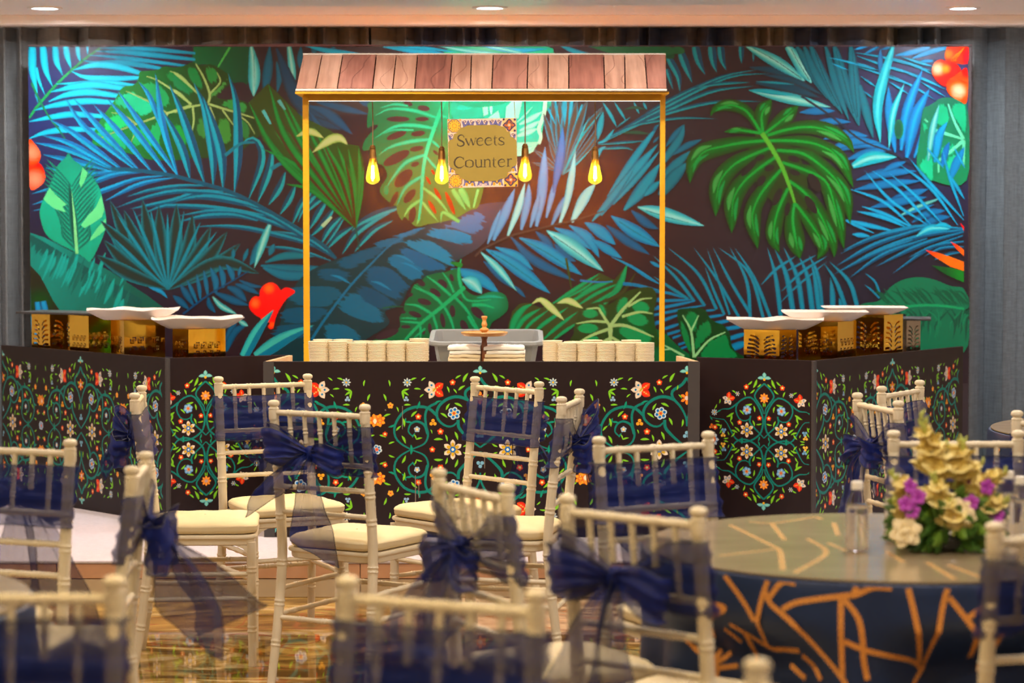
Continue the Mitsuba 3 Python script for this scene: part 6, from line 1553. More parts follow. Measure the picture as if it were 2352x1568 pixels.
cv, cf = loft_poly([(_c2, 0.02, 0.4575), (_c2, 0.93, 0.4575), (_c2, 0.985, 0.463), (_c2, 1.0, 0.472), (_c2, 1.0, 0.481), (_c2, 1.006, 0.4835), (_c2, 0.985, 0.489), (_c2, 0.93, 0.496), (_c2, 0.8, 0.5015), (_c2, 0.55, 0.505), (_c2, 0.3, 0.506), (_c2, 0.02, 0.506)])
wv = meshkit.fbm(cv * (9, 16, 9), 3, 2) - 0.5
cv = cv + np.c_[np.zeros(len(cv)), np.zeros(len(cv)), wv * 0.009 * (cv[:, 2] > 0.462)]
CUSHION = ply((cv, cf), 'seat_fabric', smooth=True)
POSTS = [ply(post_mesh(s), 'ivory_resin', smooth=50) for s in (-1, 1)]
FRONT = [ply(ringed(np.array([[s * 0.176, 0.165, 0.0], [s * 0.174, 0.163, 0.43]]), [0.0135, 0.0158, 0.0165], (0.3, 0.55, 0.78), 14), 'ivory_resin', smooth=50) for s in (-1, 1)]
xb = 0.172
TOPRAIL = ply(bar((-xb, back_y(TOP_Z), TOP_Z), (xb, back_y(TOP_Z), TOP_Z), 0.0098, 5), 'ivory_resin', smooth=50)
RAILS = [ply(bar((-xb, back_y(z), z), (xb, back_y(z), z), 0.0086, 5 if z > .7 else 3), 'ivory_resin', smooth=50) for z in (0.742, 0.660, 0.575)]
def spindle(i):
    x = -0.172 + 0.344 * (i + 1) / 6
    if i % 2 == 0:
        z = np.array([TOP_Z, 0.742])
        return ringed(np.stack([z * 0 + x, back_y(z), z], 1), [0.0078, 0.0070, 0.0066], (0.35, 0.72), 10, 14, 1.3, 0.0035)
    z = np.array([TOP_Z, 0.812])
    a = ringed(np.stack([z * 0 + x, back_y(z), z], 1), [0.0078, 0.0070, 0.0074], (0.62,), 10, 12, 1.3, 0.0035)
    tip = lathe([(0.0075, 0.813), (0.0082, 0.810), (0.0075, 0.806), (0.0045, 0.803), (0.0, 0.802)], 10, (x, back_y(0.81), 0))
    return join(a, tip)


SPIN = [ply(spindle(i), 'ivory_resin', smooth=50) for i in range(5)]
def leg_y(z): return -0.182 - 0.055 * max(0, 1 - z / 0.45) ** 1.4


STRETCH = [ply(m, 'ivory_resin', smooth=50) for m in (
    bar((-0.178, leg_y(.32), .32), (-0.175, 0.164, .32), 0.0088), bar((0.178, leg_y(.32), .32), (0.175, 0.164, .32), 0.0088), bar((-0.180, leg_y(.235), .235), (-0.175, 0.164, .235), 0.0088), bar((0.180, leg_y(.235), .235), (0.175, 0.164, .235), 0.0088),
    bar((-0.175, 0.164, .30), (0.175, 0.164, .30), 0.0088), bar((-0.180, leg_y(.225), .225), (0.180, leg_y(.225), .225), 0.0092))]


# ---------------------------------------------------------------- sashes: a band round the chair back, tied in a bow behind
def cloth(path, width, up, pleat=0.0, k=3.0, seed=0, n=40, m=13, cut=0.0, ripple=0.0):
    """A strip along path, width(t) wide in direction up(t), pleated where narrow."""
    p = spline(path, n)
    t = np.linspace(0, 1, n)
    w = np.interp(t, np.linspace(0, 1, len(width)), width)
    u = np.array([np.interp(t, np.linspace(0, 1, len(up)), np.asarray(up, float)[:, i]) for i in range(3)]).T
    u /= np.linalg.norm(u, axis=1, keepdims=True)
    tg = np.gradient(p, axis=0); tg /= np.linalg.norm(tg, axis=1, keepdims=True) + 1e-9
    nr = np.cross(tg, u); nr /= np.linalg.norm(nr, axis=1, keepdims=True) + 1e-9
    v = np.linspace(-1, 1, m)
    g = p[:, None] + u[:, None] * (v[None, :, None] * w[:, None, None] / 2)
    g = g + tg[:, None] * (cut * v[None, :, None] * np.clip((t - 0.75) / 0.25, 0, 1)[:, None, None])
    nz = meshkit.fbm(np.stack([np.broadcast_to(t[:, None] * 3 + seed, (n, m)), np.broadcast_to(v[None] * 1.6, (n, m)), np.full((n, m), seed * 1.7)], -1), 3, seed) - 0.5
    full = np.max(w)
    off = pleat * (1 - 0.6 * w / full)[:, None] * np.sin(k * PI * v + seed)[None] + ripple * nz * 2
    return g + nr[:, None] * off[..., None]


def hem(g, r=0.0013, ends=(False, True)):
    ms = [tube(g[:, 0], r, 5), tube(g[:, -1], r, 5)]
    if ends[0]: ms.append(tube(g[0], r, 5))
    if ends[1]: ms.append(tube(g[-1], r, 5))
    return ms


def sash_meshes(seed, tails, loops, h=0.165, zc=0.79, drop=0.0, side=0.0):
    """tails: [(dx, dy, length, width)]; loops: [(side, reach, lift, width)]. Chair coordinates, the bow on the -y side."""
    rg = np.random.default_rng(seed)
    by = float(back_y(zc))
    kx, kz = 0.02 * rg.uniform(-1, 1), zc - 0.012 + drop
    knot = np.array([kx, by - 0.040, kz])
    # band: knot - left post - front - right post - knot
    path = [knot + (-0.012, 0.004, 0), (-0.09, by - 0.026, zc - .004), (-0.165, by - 0.022, zc), (-0.196, by - 0.010, zc), (-0.199, by + 0.008, zc), (-0.186, by + 0.021, zc), (-0.10, by + 0.020, zc + .002), (0.0, by + 0.018, zc), (0.10, by + 0.020, zc - .002), (0.186, by + 0.021, zc), (0.199, by + 0.008, zc), (0.196, by - 0.010, zc), (0.165, by - 0.022, zc), (0.09, by - 0.026, zc - .004), knot + (0.012, 0.004, 0)]
    wd = [0.03, 0.085, h * .96, h, h, h, h * 1.0, h * .97, h, h, h, h, h * .96, 0.085, 0.03]
    tilt = 0.10
    band = cloth(path, wd, [(0, -tilt, 1)] * 2, 0.012, 4.0, seed, 110, 13, 0, 0.007)
    lean = (band[..., 2] - zc) * -0.105
    band[..., 1] += lean - (band[..., 2] - band[..., 2]) 
    out, hems = {'band': [band]}, hem(band, ends=(False, False))
    out['loop'], out['tail'] = [], []
    for s, reach, lift, w in loops:
        a = knot + (s * 0.008, -0.006, 0.004)
        pth = [a, a + (s * reach * .45, -0.050, lift * .55 + .012), a + (s * reach * .92, -0.046, lift), a + (s * reach, -0.020, lift * .85 - .008), a + (s * reach * .85, 0.006, lift * .6 - .02), a + (s * reach * .4, -0.002, lift * .2 - .014), a + (0, 0.002, -0.006)]
        g = cloth(pth, [0.022, w * .7, w, w * .98, w * .9, w * .55, 0.022], [(0, -0.25, 1), (0.2 * s, .1, 1), (0, 0.1, 1)], 0.011, 3.4, seed + 3 * s + 7, 46, 11, 0, 0.016)
        out['loop'].append(g); hems += hem(g, ends=(False, False))
    for i, (dx, dy, ln, w) in enumerate(tails):
        a = knot + (0.010 * np.sign(dx + 1e-6), -0.010, -0.008)
        pth = [a, a + (dx * .25, -0.030 - .1 * abs(dy), -ln * .18), a + (dx * .6, -0.035 + dy * .5, -ln * .5), a + (dx * .9, -0.028 + dy * .9, -ln * .82), a + (dx, -0.022 + dy, -ln)]
        g = cloth(pth, [0.024, w * .45, w * .8, w, w * .96], [(1 - side, 0.25 + side, 0.12), (1 - side, -0.2 + 1.1 * side, 0.05), (1 - side, 0.3 + .6 * side, 0.1)], 0.012, 2.6, seed + 11 * i + 5, 44, 11, 0.05 * (-1) ** i, 0.022)
        out['tail'].append(g); hems += hem(g)
    th, ph = np.meshgrid(np.linspace(0, PI, 14), np.linspace(0, 2 * PI, 22, endpoint=False), indexing='ij')
    d = np.stack([np.sin(th) * np.cos(ph), np.sin(th) * np.sin(ph), np.cos(th)], -1)
    rr_k = 1 + 0.25 * np.sin(5 * ph + 2 * th + seed) * np.sin(th)
    kv = knot + d * rr_k[..., None] * (0.021, 0.019, 0.027)
    return out, join(*hems), grid_mesh(kv, True)


def add_sash(label, M, seed, tails, loops, **k):
    out, hm, kn = sash_meshes(seed, tails, loops, **k)
    key = thing('chair_sash', label, 'sash')
    part(key, 'band', ply(grid_mesh(out['band'][0]), 'organza', smooth=True), to_world=M)
    for g in out['loop']:
        part(key, 'bow_loop', ply(grid_mesh(g), 'organza_fold', smooth=True), to_world=M)
    for g in out['tail']:
        part(key, 'tail', ply(grid_mesh(g), 'organza', smooth=True), to_world=M)
    part(key, 'knot', ply(kn, 'organza_fold', smooth=True), to_world=M)
    part(key, 'hem', ply(hm, 'sash_hem', smooth=False), to_world=M)


def chair(label, L, R, sash, seed, tails, loops, front=False, **k):
    """L, R: plan points (x, y) of the finials at the viewer's left and right, or a centre and a facing angle. front: the seat side is turned to the viewer."""
    L, R = np.asarray(L, float), np.asarray(R, float)
    if front: L, R = R, L
    ex = (R - L) / np.linalg.norm(R - L)
    ey = np.array([-ex[1], ex[0]])
    o = (L + R) / 2 - ey * float(back_y(TOP_Z))
    M = T(np.array([[ex[0], ey[0], 0, o[0]], [ex[1], ey[1], 0, o[1]], [0, 0, 1, 0.0005], [0, 0, 0, 1.0]]))
    key = thing('banquet_chair', label, 'chair')
    W = dict(to_world=M)
    part(key, 'seat', FRAME, **W); part(key, 'cushion', CUSHION, **W)
    for d in POSTS: part(key, 'back_post', d, **W)
    for d in FRONT: part(key, 'front_leg', d, **W)
    part(key, 'top_rail', TOPRAIL, **W)
    for d in RAILS: part(key, 'back_rail', d, **W)
    for d in SPIN: part(key, 'spindle', d, **W)
    for d in STRETCH: part(key, 'stretcher', d, **W)
    add_sash(sash, M, seed, tails, loops, **k)


def fin(px, py):
    """Plan point of a finial whose top is seen at (px, py)."""
    return on_floor(px, py, TOP_Z + 0.041)[:2]


def pair(p, Lm, dirn):
    """Second finial 0.352 m from p in plan direction dirn (degrees from +x)."""
    a = math.radians(dirn)
    return np.asarray(p) + 0.352 * np.array([math.cos(a), math.sin(a)])


def span(L, R):
    """Finials the right distance apart about the middle of L and R."""
    L, R = np.asarray(L, float), np.asarray(R, float)
    d = (R - L) / np.linalg.norm(R - L)
    return (L + R) / 2 - d * 0.176, (L + R) / 2 + d * 0.176


BOW2 = [(-1, .12, -.02, .085), (1, .12, -.02, .085)]
# in view order from the back
L, R = span((-1.102, 8.93), (-0.772, 9.08)); chair('cream chair facing the hall before the left of the middle counter, its seat bare', L, R, 'navy sash drawn flat across the back of the chair by the left counter corner', 21, [(-.05, -.02, .16, .10), (.03, 0, .12, .1)], BOW2, front=True)
L, R = span((-0.138, 8.93), (0.098, 8.67)); chair('cream chair turned left before the middle of the flowered counter', L, R, 'navy sash with hanging tails on the chair before the middle of the flowered counter', 22, [(.02, -.02, .26, .12), (-.14, -.03, .22, .10)], BOW2, front=True)
p = np.array([-1.285, 8.13]); chair('cream chair seen from the side facing right, left of the bare seat', p + (-.03, .35), p, 'navy sash with a side bow on the chair before the left counter corner', 23, [(-.07, -.02, .12, .1), (.02, -.03, .10, .09)], [(-1, .11, .05, .10), (1, .12, -.05, .10)], side=.7)
p = np.array([0.165, 7.97]); chair('cream chair seen edge on, just right of the middle counter chair', (0.20, 8.32)[::1], p, '', 24, [], []) if False else chair('cream chair facing left seen edge on, its bow pointing right before the counter', p, (0.235, 8.315), 'navy sash with upright bow loop on the edge on chair before the middle counter', 24, [(.05, -.05, .28, .12), (-.03, -.10, .30, .12)], [(-1, .10, -.05, .10), (1, .13, .075, .12)], side=.7)
L, R = span((-0.8, 7.83), (-0.452, 7.64)); chair('cream chair seen from behind with its full seat in view, left of the middle', L, R, 'navy sash tied in a large bow on the back of the fully visible chair', 25, [(.03, -.01, .31, .16), (-.12, -.02, .15, .14)], [(-1, .15, .03, .10), (1, .12, -.02, .09)])
L, R = span((1.178, 8.14), (1.262, 7.80)); chair('cream chair with a dark bow before the corner of the right counter', L, R, 'dark navy sash with a drooping bow and long tails before the right counter', 26, [(-.06, -.04, .37, .17), (.05, -.02, .37, .15)], [(-1, .11, -.03, .09), (1, .10, -.02, .09)])
L, R = span((1.31, 8.45), (1.49, 8.74)); chair('cream chair partly hidden behind the bowed chair before the right counter', L, R, 'navy sash across the partly hidden chair before the right counter', 27, [(.02, -.02, .2, .12)], BOW2, front=True)
p = fin(2337, 942); chair('cream chair cut off by the right edge of the picture', p, p + (0.30, -0.18), 'navy sash on the chair cut off by the right edge', 28, [(.02, -.02, .25, .12)], BOW2)
p = np.array([1.08, 6.75]); chair('cream chair facing the hall on the far side of the flower table', p, p + (0.352, 0.0), 'navy sash stretched on the chair behind the flower arrangement', 29, [(.0, -.02, .2, .12)], BOW2, front=True)
L, R = span((0.24, 6.56), (0.552, 6.72)); chair('cream chair facing the hall at the left of the flower table, before the middle counter', L, R, 'bright navy sash on the chair between the middle counter and the flower table', 30, [(.0, -.02, .2, .12)], BOW2, front=True)
L, R = span((-1.54, 6.62), (-1.19, 6.48)); chair('cream chair with rails slanting at the left edge of the picture', L, R, 'navy sash with long tails hanging behind the chair at the left edge', 31, [(.06, -.03, .37, .20), (-.12, -.02, .36, .20)], BOW2, front=True)
p = np.array([-0.925, 5.80]); chair('cream chair seen edge on with a bow hanging to its right, at the left', p, p + (-.02, .352), 'navy sash whose bow and tails hang right of the edge on chair at the left', 32, [(.02, -.17, .24, .20), (-.02, -.07, .27, .17)], [(1, .11, -.05, .14), (-1, .13, -.05, .13)], side=.85)
L, R = span((-0.168, 5.73), (-0.02, 5.45)); chair('cream chair leaning right in the middle, a bow hanging on its left', L, R, 'navy sash with a heavy bow hanging left of the middle slanting chair', 33, [(-.06, -.06, .23, .19), (.03, -.03, .20, .16)], [(-1, .11, -.05, .10), (1, .09, -.05, .09)], side=.35)
L, R = span((0.118, 5.23), (0.395, 5.00)); chair('large cream chair seen from behind at the left edge of the flower table', L, R, 'navy sash tied in a wide bow on the large chair at the flower table', 34, [(.03, -.02, .35, .15), (-.08, -.02, .31, .17)], [(-1, .15, .01, .11), (1, .14, -.03, .10)])
p = fin(2285, 1198); chair('cream chair at the right edge with its back to the viewer, nearest the flowers', p, p + (0.34, 0.09), 'navy sash on the nearest right edge chair by the flower table', 35, [(.0, -.03, .3, .12)], BOW2)
p = fin(262, 1322); chair('blurred cream chair at the bottom left corner', p - (0.352, 0.0), p, 'blurred navy sash over the chair at the bottom left corner', 36, [(.0, -.02, .25, .14)], [(-1, .14, -.04, .11), (1, .13, -.05, .11)], front=True)
L, R = span((-0.296, 4.06), (0.056, 3.90)); chair('blurred cream chair at the bottom middle, closest to the camera but one', L, R, 'blurred navy sash over the bottom middle chair', 37, [(.0, -.02, .25, .14)], [(-1, .15, -.05, .12), (1, .14, -.05, .12)], front=True)
p = fin(1740, 1512); chair('blurred chair finial poking up at the bottom edge right of the middle', p, p + (0.12, -0.33), 'navy sash on the chair below the bottom edge', 38, [(.0, -.02, .25, .14)], BOW2)
# ---------------------------------------------------------------- round tables with printed cloths
TH, TR = 0.75, 0.60
def navy(p, n, uv):
    w = dnoise(p.x * 300, p.y * 300, p.z * 300)
    return dmix(mi.Color3f(0.005, 0.014, 0.050), mi.Color3f(0.011, 0.028, 0.090), w * 0.4 + 0.3)


bsdf('navy_cloth', proc(navy), 0.45, sheen=0.05, specular=0.35)
bsdf('copper_print', (0.72, 0.30, 0.07), 0.35, metallic=0.35)
def frosted(p, n, uv):
    return dmix(mi.Color3f(0.175, 0.130, 0.078), mi.Color3f(0.24, 0.185, 0.115), dfbm(p.x * 6, p.y * 30, 2.0, 3))


bsdf('table_glass', proc(frosted), 0.14, specular=0.3)
bsdf('tan_print', (0.46, 0.27, 0.11), 0.2, specular=0.6)
bsdf('dark_steel', (0.1, 0.1, 0.1), 0.4, metallic=0.6)


DENTS = {1.4: [(2.19, .15), (-2.31, .10), (1.22, .15), (-1.34, .16), (-2.9, .05)], 2.2: [(-2.6, .05)], 0.7: []}
def drape_r(th, z, seed):
    f = np.sin(9 * th + seed) + 0.6 * np.sin(16 * th + 2.3 * seed) + 0.4 * np.sin(23 * th + 1.1)
    d = np.clip(1 - z / TH, 0, 1)
    r = TR + 0.010 + 0.024 * d + 0.026 * d ** 0.8 * f
    for a, depth in DENTS.get(seed, ()):                      # where a seat pushes the cloth in
        q = np.abs((np.asarray(th) - a + PI) % (2 * PI) - PI)
        r = r - depth * np.exp(-(q / 0.36) ** 4) * np.clip((0.64 - np.asarray(z)) / 0.1, 0, 1)
    return r


def round_table(label, cx, cy, seed, lines, tops, cloth_label, top_label):
    k = thing('round_table', label, 'table')
    part(k, 'tabletop', lathe([(0.0, TH - 0.03), (TR - 0.004, TH - 0.03), (TR, TH - 0.022), (TR, TH - 0.008), (0.0, TH - 0.008)], 64, (cx, cy, 0)), 'dark_steel', 30)
    for i in range(4):
        a = PI / 4 + i * PI / 2
        part(k, 'leg', tube(np.array([[cx + 0.4 * math.cos(a), cy + 0.4 * math.sin(a), 0.0], [cx + 0.36 * math.cos(a), cy + 0.36 * math.sin(a), TH - 0.03]]), 0.014, 10), 'dark_steel', True)
    c = thing('tablecloth', cloth_label, 'tablecloth')
    n, m = 220, 24
    th = np.linspace(0, 2 * PI, n, endpoint=False)
    zs = np.concatenate([[TH - 0.0075, TH - 0.0075, TH - 0.0080], TH - 0.0080 - (TH - 0.016) * np.linspace(0.006, 1, m) ** 1.1])
    g = np.zeros((len(zs), n, 3))
    for j, z in enumerate(zs):
        r = (0.02, TR - 0.004, TR + 0.004)[j] if j < 3 else drape_r(th, z, seed)
        g[j] = np.stack([cx + r * np.cos(th), cy + r * np.sin(th), np.full(n, z)], 1)
    part(c, 'cloth', grid_mesh(g, True), 'navy_cloth', True)
    for pts, w in lines:
        p = spline(pts, 4 + 5 * len(pts))
        d = np.gradient(p, axis=0)
        d[:, 0] *= TR
        d /= np.linalg.norm(d, axis=1, keepdims=True) + 1e-9
        rows = []
        for s in (-1, 0, 1):
            q = p + np.stack([-d[:, 1] / TR, d[:, 0]], 1) * s * w / 2
            q[:, 1] = np.minimum(q[:, 1], TH - 0.012)
            r = drape_r(q[:, 0], q[:, 1], seed) + 0.0022
            rows.append(np.stack([cx + r * np.cos(q[:, 0]), cy + r * np.sin(q[:, 0]), q[:, 1]], 1))
        part(c, 'printed_line', grid_mesh(np.array(rows)), 'copper_print', True)
    t = thing('glass_top', top_label, 'table top')
    part(t, 'disc', lathe([(0.0, TH - 0.0065), (TR - 0.004, TH - 0.0065), (TR - 0.001, TH - 0.005), (TR - 0.001, TH - 0.001), (TR - 0.004, TH), (0.0, TH)], 96, (cx, cy, 0)), 'table_glass', 30)
    for pts, w in tops:
        p = np.asarray(spline(pts, 3 + 4 * len(pts)))
        d = np.gradient(p, axis=0); d /= np.linalg.norm(d, axis=1, keepdims=True) + 1e-9
        nrm = np.stack([-d[:, 1], d[:, 0]], 1)
        rows = [np.c_[p + nrm * s * w / 2, np.full(len(p), TH + 0.0004)] for s in (-1, 1)]
        part(t, 'printed_line', grid_mesh(np.array(rows)), 'tan_print')


CX, CYT = 0.928, 5.84
def on_drape(px, py):
    """(angle, height) on the cloth skirt of the flower table that the photograph shows at a pixel."""
    a, b = (px - 1176) / F, (784 - py) / F
    d = np.array([a, _c + b * _s, b * _c - _s])
    R_ = TR + 0.03
    A, Bq, C = d[0] ** 2 + d[1] ** 2, -2 * (d[0] * CX + d[1] * CYT), CX ** 2 + CYT ** 2 - R_ ** 2
    k = (-Bq - math.sqrt(max(0, Bq * Bq - 4 * A * C))) / (2 * A)
    p = np.array([0, 0, EYE]) + d * k
    th = math.atan2(p[1] - CYT, p[0] - CX)
    return (th if th > -PI + .6 else th, p[2])


def zq(pts): return [on_drape(1652 + x / 3.35, 1100 + y / 3.35) for x, y in pts]


skirt = [([(0, 690), (60, 830), (150, 960), (235, 1100)], 1), ([(345, 715), (290, 960), (215, 1330)], 1), ([(565, 745), (460, 800), (360, 920)], 1), ([(325, 870), (370, 960), (550, 1110), (730, 1340), (940, 1568)], 1), ([(470, 1005), (600, 950), (930, 908), (1040, 900), (1180, 840), (1330, 795)], 1), ([(1055, 790), (1020, 890)], 1), ([(925, 930), (925, 1530)], 1),
         ([(950, 930), (1060, 1080), (1095, 1250), (1100, 1400), (1130, 1568)], 1), ([(1460, 800), (1520, 1100), (1600, 1500)], 1), ([(1775, 800), (1740, 960), (1690, 1250), (1650, 1568)], 1), ([(1785, 920), (1930, 1100), (2030, 1250), (2095, 1450)], 1), ([(1915, 1090), (2090, 955)], 1), ([(950, 1260), (1110, 1330), (1500, 1450), (1640, 1568)], 1),
         ([(0, 1130), (80, 1215), (230, 1340), (400, 1345), (545, 1350)], 1), ([(70, 1220), (10, 1540)], 1), ([(560, 1390), (640, 1470), (720, 1580)], 1), ([(400, 1480), (560, 1580)], 1), ([(2200, 1200), (2260, 1400), (2240, 1580)], 1), ([(1640, 1560), (1560, 1640), (1500, 1760)], 1), ([(940, 1568), (1000, 1700), (1180, 1760)], 1), ([(-140, 950), (0, 1000), (-130, 1080)], 1), ([(-330, 1490), (-130, 1480)], .8)]
lines = [(zq(p), 0.0125) for p, _ in skirt]
zf = lambda pts: [on_drape(1100 + x / 3.92, 1168 + y / 3.92) for x, y in pts]
lines += [(zf(p), 0.0125) for p in ([(1640, 1150), (1690, 1290), (1780, 1440), (1790, 1568)], [(1780, 1430), (1920, 1340)], [(1750, 1440), (1820, 1310)], [(1850, 1180), (1930, 1090)], [(2080, 1100), (2150, 1240)])]
rl2 = np.random.default_rng(6)
for i in range(16):                       # the side turned away from the viewer
    a = 0.35 + 2.5 * i / 16; z = rl2.uniform(0.15, 0.7)
    lines.append(([(a, z), (a + rl2.uniform(.08, .3), z + rl2.uniform(-.4, .2) * .8)], 0.0125))
lines = [([(a, min(max(z, 0.03), TH - 0.013)) for a, z in p], w) for p, w in lines]
def zt(pts): return [on_floor(1652 + x / 3.35, 1100 + y / 3.35, TH)[:2] for x, y in pts]


tops = [(zt(p), 0.014) for p in ([(80, 352), (420, 520), (468, 560), (490, 700)], [(400, 338), (505, 470)], [(880, 335), (915, 435)], [(680, 458), (822, 568), (580, 722)], [(230, 328), (420, 338), (740, 292)], [(835, 490), (980, 555)], [(1290, 560), (1420, 640)], [(1600, 640), (1810, 770)], [(0, 590), (430, 540)], [(1760, 660), (2050, 770)], [(740, 290), (790, 310)])]
round_table('round table at the right carrying the flower arrangement', CX, CYT, 1.4, lines, tops, 'navy cloth printed with copper lines draped over the flower table', 'round grey glossy top on the flower table')
rl3 = np.random.default_rng(12)
def rnd(n):
    out = []
    for i in range(n):
        a, z = rl3.uniform(-PI, PI), rl3.uniform(0.25, 0.72)
        b, y = a + rl3.uniform(-.35, .35), z - rl3.uniform(.15, .4)
        out.append(([(a, z), (b, max(.04, y))], 0.0125)); out.append(([(b, max(.04, y)), (b + rl3.uniform(-.3, .3), max(.03, y - .2))], 0.0125))
    return out


def rndt(cx, cy, n):
    out = []
    for i in range(n):
        a, r = rl3.uniform(0, 2 * PI), rl3.uniform(0.1, 0.45)
        p = np.array([cx + r * math.cos(a), cy + r * math.sin(a)]); q = p + rl3.uniform(-.2, .2, 2)
        out.append(([p, q], 0.014))
    return out


round_table('round table far right behind the flower table', 2.40, 8.92, 2.2, rnd(26), rndt(2.40, 8.92, 8), 'navy cloth with copper lines on the far right table', 'round grey glossy top on the far right table')
round_table('round table at the far left edge of the picture', -1.62, 4.98, 0.7, rnd(20), rndt(-1.62, 4.98, 8), 'navy cloth with copper lines on the table at the left edge', 'round grey glossy top on the table at the left edge')

# ---------------------------------------------------------------- water bottles
scene['mat_clear_plastic'] = {'type': 'thindielectric', 'int_ior': 1.5}
scene['mat_water'] = {'type': 'dielectric', 'int_ior': 1.33, 'ext_ior': 1.0}
bsdf('white_cap', (0.82, 0.78, 0.70), 0.35)
scene['mat_label_film'] = {'type': 'mask', 'opacity': 0.35, 'bsdf': {'type': 'twosided', 'bsdf': {'type': 'diffuse', 'reflectance': rgb((0.75, 0.72, 0.66))}}}
def bottle(label, x, y, h=0.168, r=0.0272):
    k = thing('water_bottle', label, 'bottle')
    z = TH + 0.0008
    zz_ = [0.0, 0.006, 0.05, 0.055, 0.060, 0.068, 0.073, 0.081, 0.086, 0.094, 0.099, 0.107, 0.118, 0.135, 0.146, 0.152]
    rr_b = [0.90, 1.0, 1.0, 0.955, 1.0, 0.955, 1.0, 0.955, 1.0, 0.955, 1.0, 1.0, 0.92, 0.60, 0.42, 0.42]
    pr = [(0.0, 0.002)] + [(q * r, a * h / 0.168) for q, a in zip(rr_b, zz_)]
    part(k, 'body', move(lathe(pr, 36, (x, y, 0)), (0, 0, z)), 'clear_plastic', 40)
    wz = [(0.0, 0.004), (0.86 * r, 0.004)] + [(q * r - 0.0012, a * h / 0.168) for q, a in zip(rr_b[1:12], zz_[1:12])] + [(0.90 * r - .0012, 0.112 * h / .168), (0.0, 0.112 * h / .168)]
    part(k, 'water', move(lathe(wz, 36, (x, y, 0)), (0, 0, z)), 'water', 40)
    part(k, 'cap', move(lathe([(0.0, 0.149), (0.0135, 0.149), (0.0142, 0.150), (0.0142, 0.166), (0.0128, 0.168), (0.0, 0.168)], 28, (x, y, 0)), (0, 0, z)), 'white_cap', 35)


for lab, px, py in (('clear water bottle standing alone left of the flower arrangement', 1968, 1266), ('clear water bottle half hidden by the left of the flowers', 2056, 1245), ('clear water bottle behind the right of the flowers', 2314, 1236), ('clear water bottle at the right edge beside the flowers', 2343, 1252)):
    q = on_floor(px, py, TH)
    bottle(lab, q[0], q[1])

# ---------------------------------------------------------------- flower arrangement
scene['mat_rose_petal'] = {'type': 'twosided', 'bsdf': {'type': 'principled', 'base_color': rgb((0.78, 0.66, 0.40)), 'roughness': 0.6, 'sheen': 0.3}}
bsdf('gladiolus_petal', (0.74, 0.62, 0.24), 0.6)
bsdf('gladiolus_green', (0.42, 0.46, 0.10), 0.6)
bsdf('orchid_petal', (0.34, 0.030, 0.36), 0.55)
bsdf('leaf_green', (0.045, 0.12, 0.015), 0.45)
bsdf('leaf_bright', (0.14, 0.27, 0.03), 0.45)
bsdf('bowl_dark', (0.03, 0.03, 0.025), 0.4)
fb = on_floor(2172, 1262, TH)
FX, FY = fb[0], fb[1]
FLOW = thing('flower_arrangement', 'low arrangement of cream roses, yellow gladioli and purple orchids on the grey table', 'flowers')
part(FLOW, 'bowl', lathe([(0.0, TH + 0.0006), (0.04, TH + 0.0006), (0.055, TH + 0.01), (0.058, TH + 0.03), (0.05, TH + 0.03), (0.0, TH + 0.032)], 32, (FX, FY, 0)), 'bowl_dark', 35)


def petal(l, w, cup, tip=0.3, n=7, m=5):
    """A petal from the origin along +z, curving outwards (+y)."""
    u, v = np.meshgrid(np.linspace(0, 1, n), np.linspace(-1, 1, m), indexing='ij')
    wd = w / 2 * np.sin(PI * np.clip(u * (1 - tip * .3) + 0.06, 0, 1)) ** 0.7
    return np.stack([v * wd, cup * l * u ** 2 - 0.35 * wd * (1 - v ** 2) * 1.0, u * l], -1)


def turn(g, az, tiltd):
    a, t = az, math.radians(tiltd)
    x, y, z = g[..., 0], g[..., 1], g[..., 2]
    y, z = y * math.cos(t) + z * math.sin(t), z * math.cos(t) - y * math.sin(t)
    return np.stack([x * math.cos(a) - y * math.sin(a), x * math.sin(a) + y * math.cos(a), z], -1)


def aim(m, d):
    """Turns +z to direction d."""
    d = np.asarray(d, float) / np.linalg.norm(d)
    M = trimesh.geometry.align_vectors([0, 0, 1], d)[:3, :3]
    return m[0] @ M.T, m[1]


fr = np.random.default_rng(17)
def rose(r):
    ms = []
    for ring, (n, tl_, s) in enumerate(((3, 4, .62), (4, 12, .78), (5, 26, .92), (6, 44, 1.0))):
        for i in range(n):
            g = petal(r * 1.25 * s, r * 1.15 * s, 0.25 + .08 * ring)
            g = turn(g, 2 * PI * i / n + ring * .5 + fr.uniform(-.1, .1), tl_)
            g[..., 2] -= r * .35
            ms.append(grid_mesh(g))
    ms.append(lathe([(0.0, -r * .4), (r * .35, -r * .2), (r * .42, r * .15), (r * .3, r * .5), (0.0, r * .62)], 12))
    return join(*ms)


def at_flower(px, py, dy=0.0): return at(px, py, FY + dy)


for px, py, r, dy, d in ((2080, 1222, 0.031, -0.09, (-.25, -1, .25)), (2208, 1180, 0.031, -0.08, (.1, -1, .35)), (2290, 1240, 0.026, -0.05, (.6, -.8, .2)), (2120, 1140, 0.022, -0.02, (-.1, -.7, .8)), (2250, 1120, 0.020, 0.03, (.4, -.5, .8)), (2170, 1200, 0.024, 0.08, (0, .8, .5)), (2105, 1180, 0.024, 0.08, (-.4, .8, .5))):
    part(FLOW, 'rose', move(aim(rose(r), d), at_flower(px, py, dy)), 'rose_petal', True)


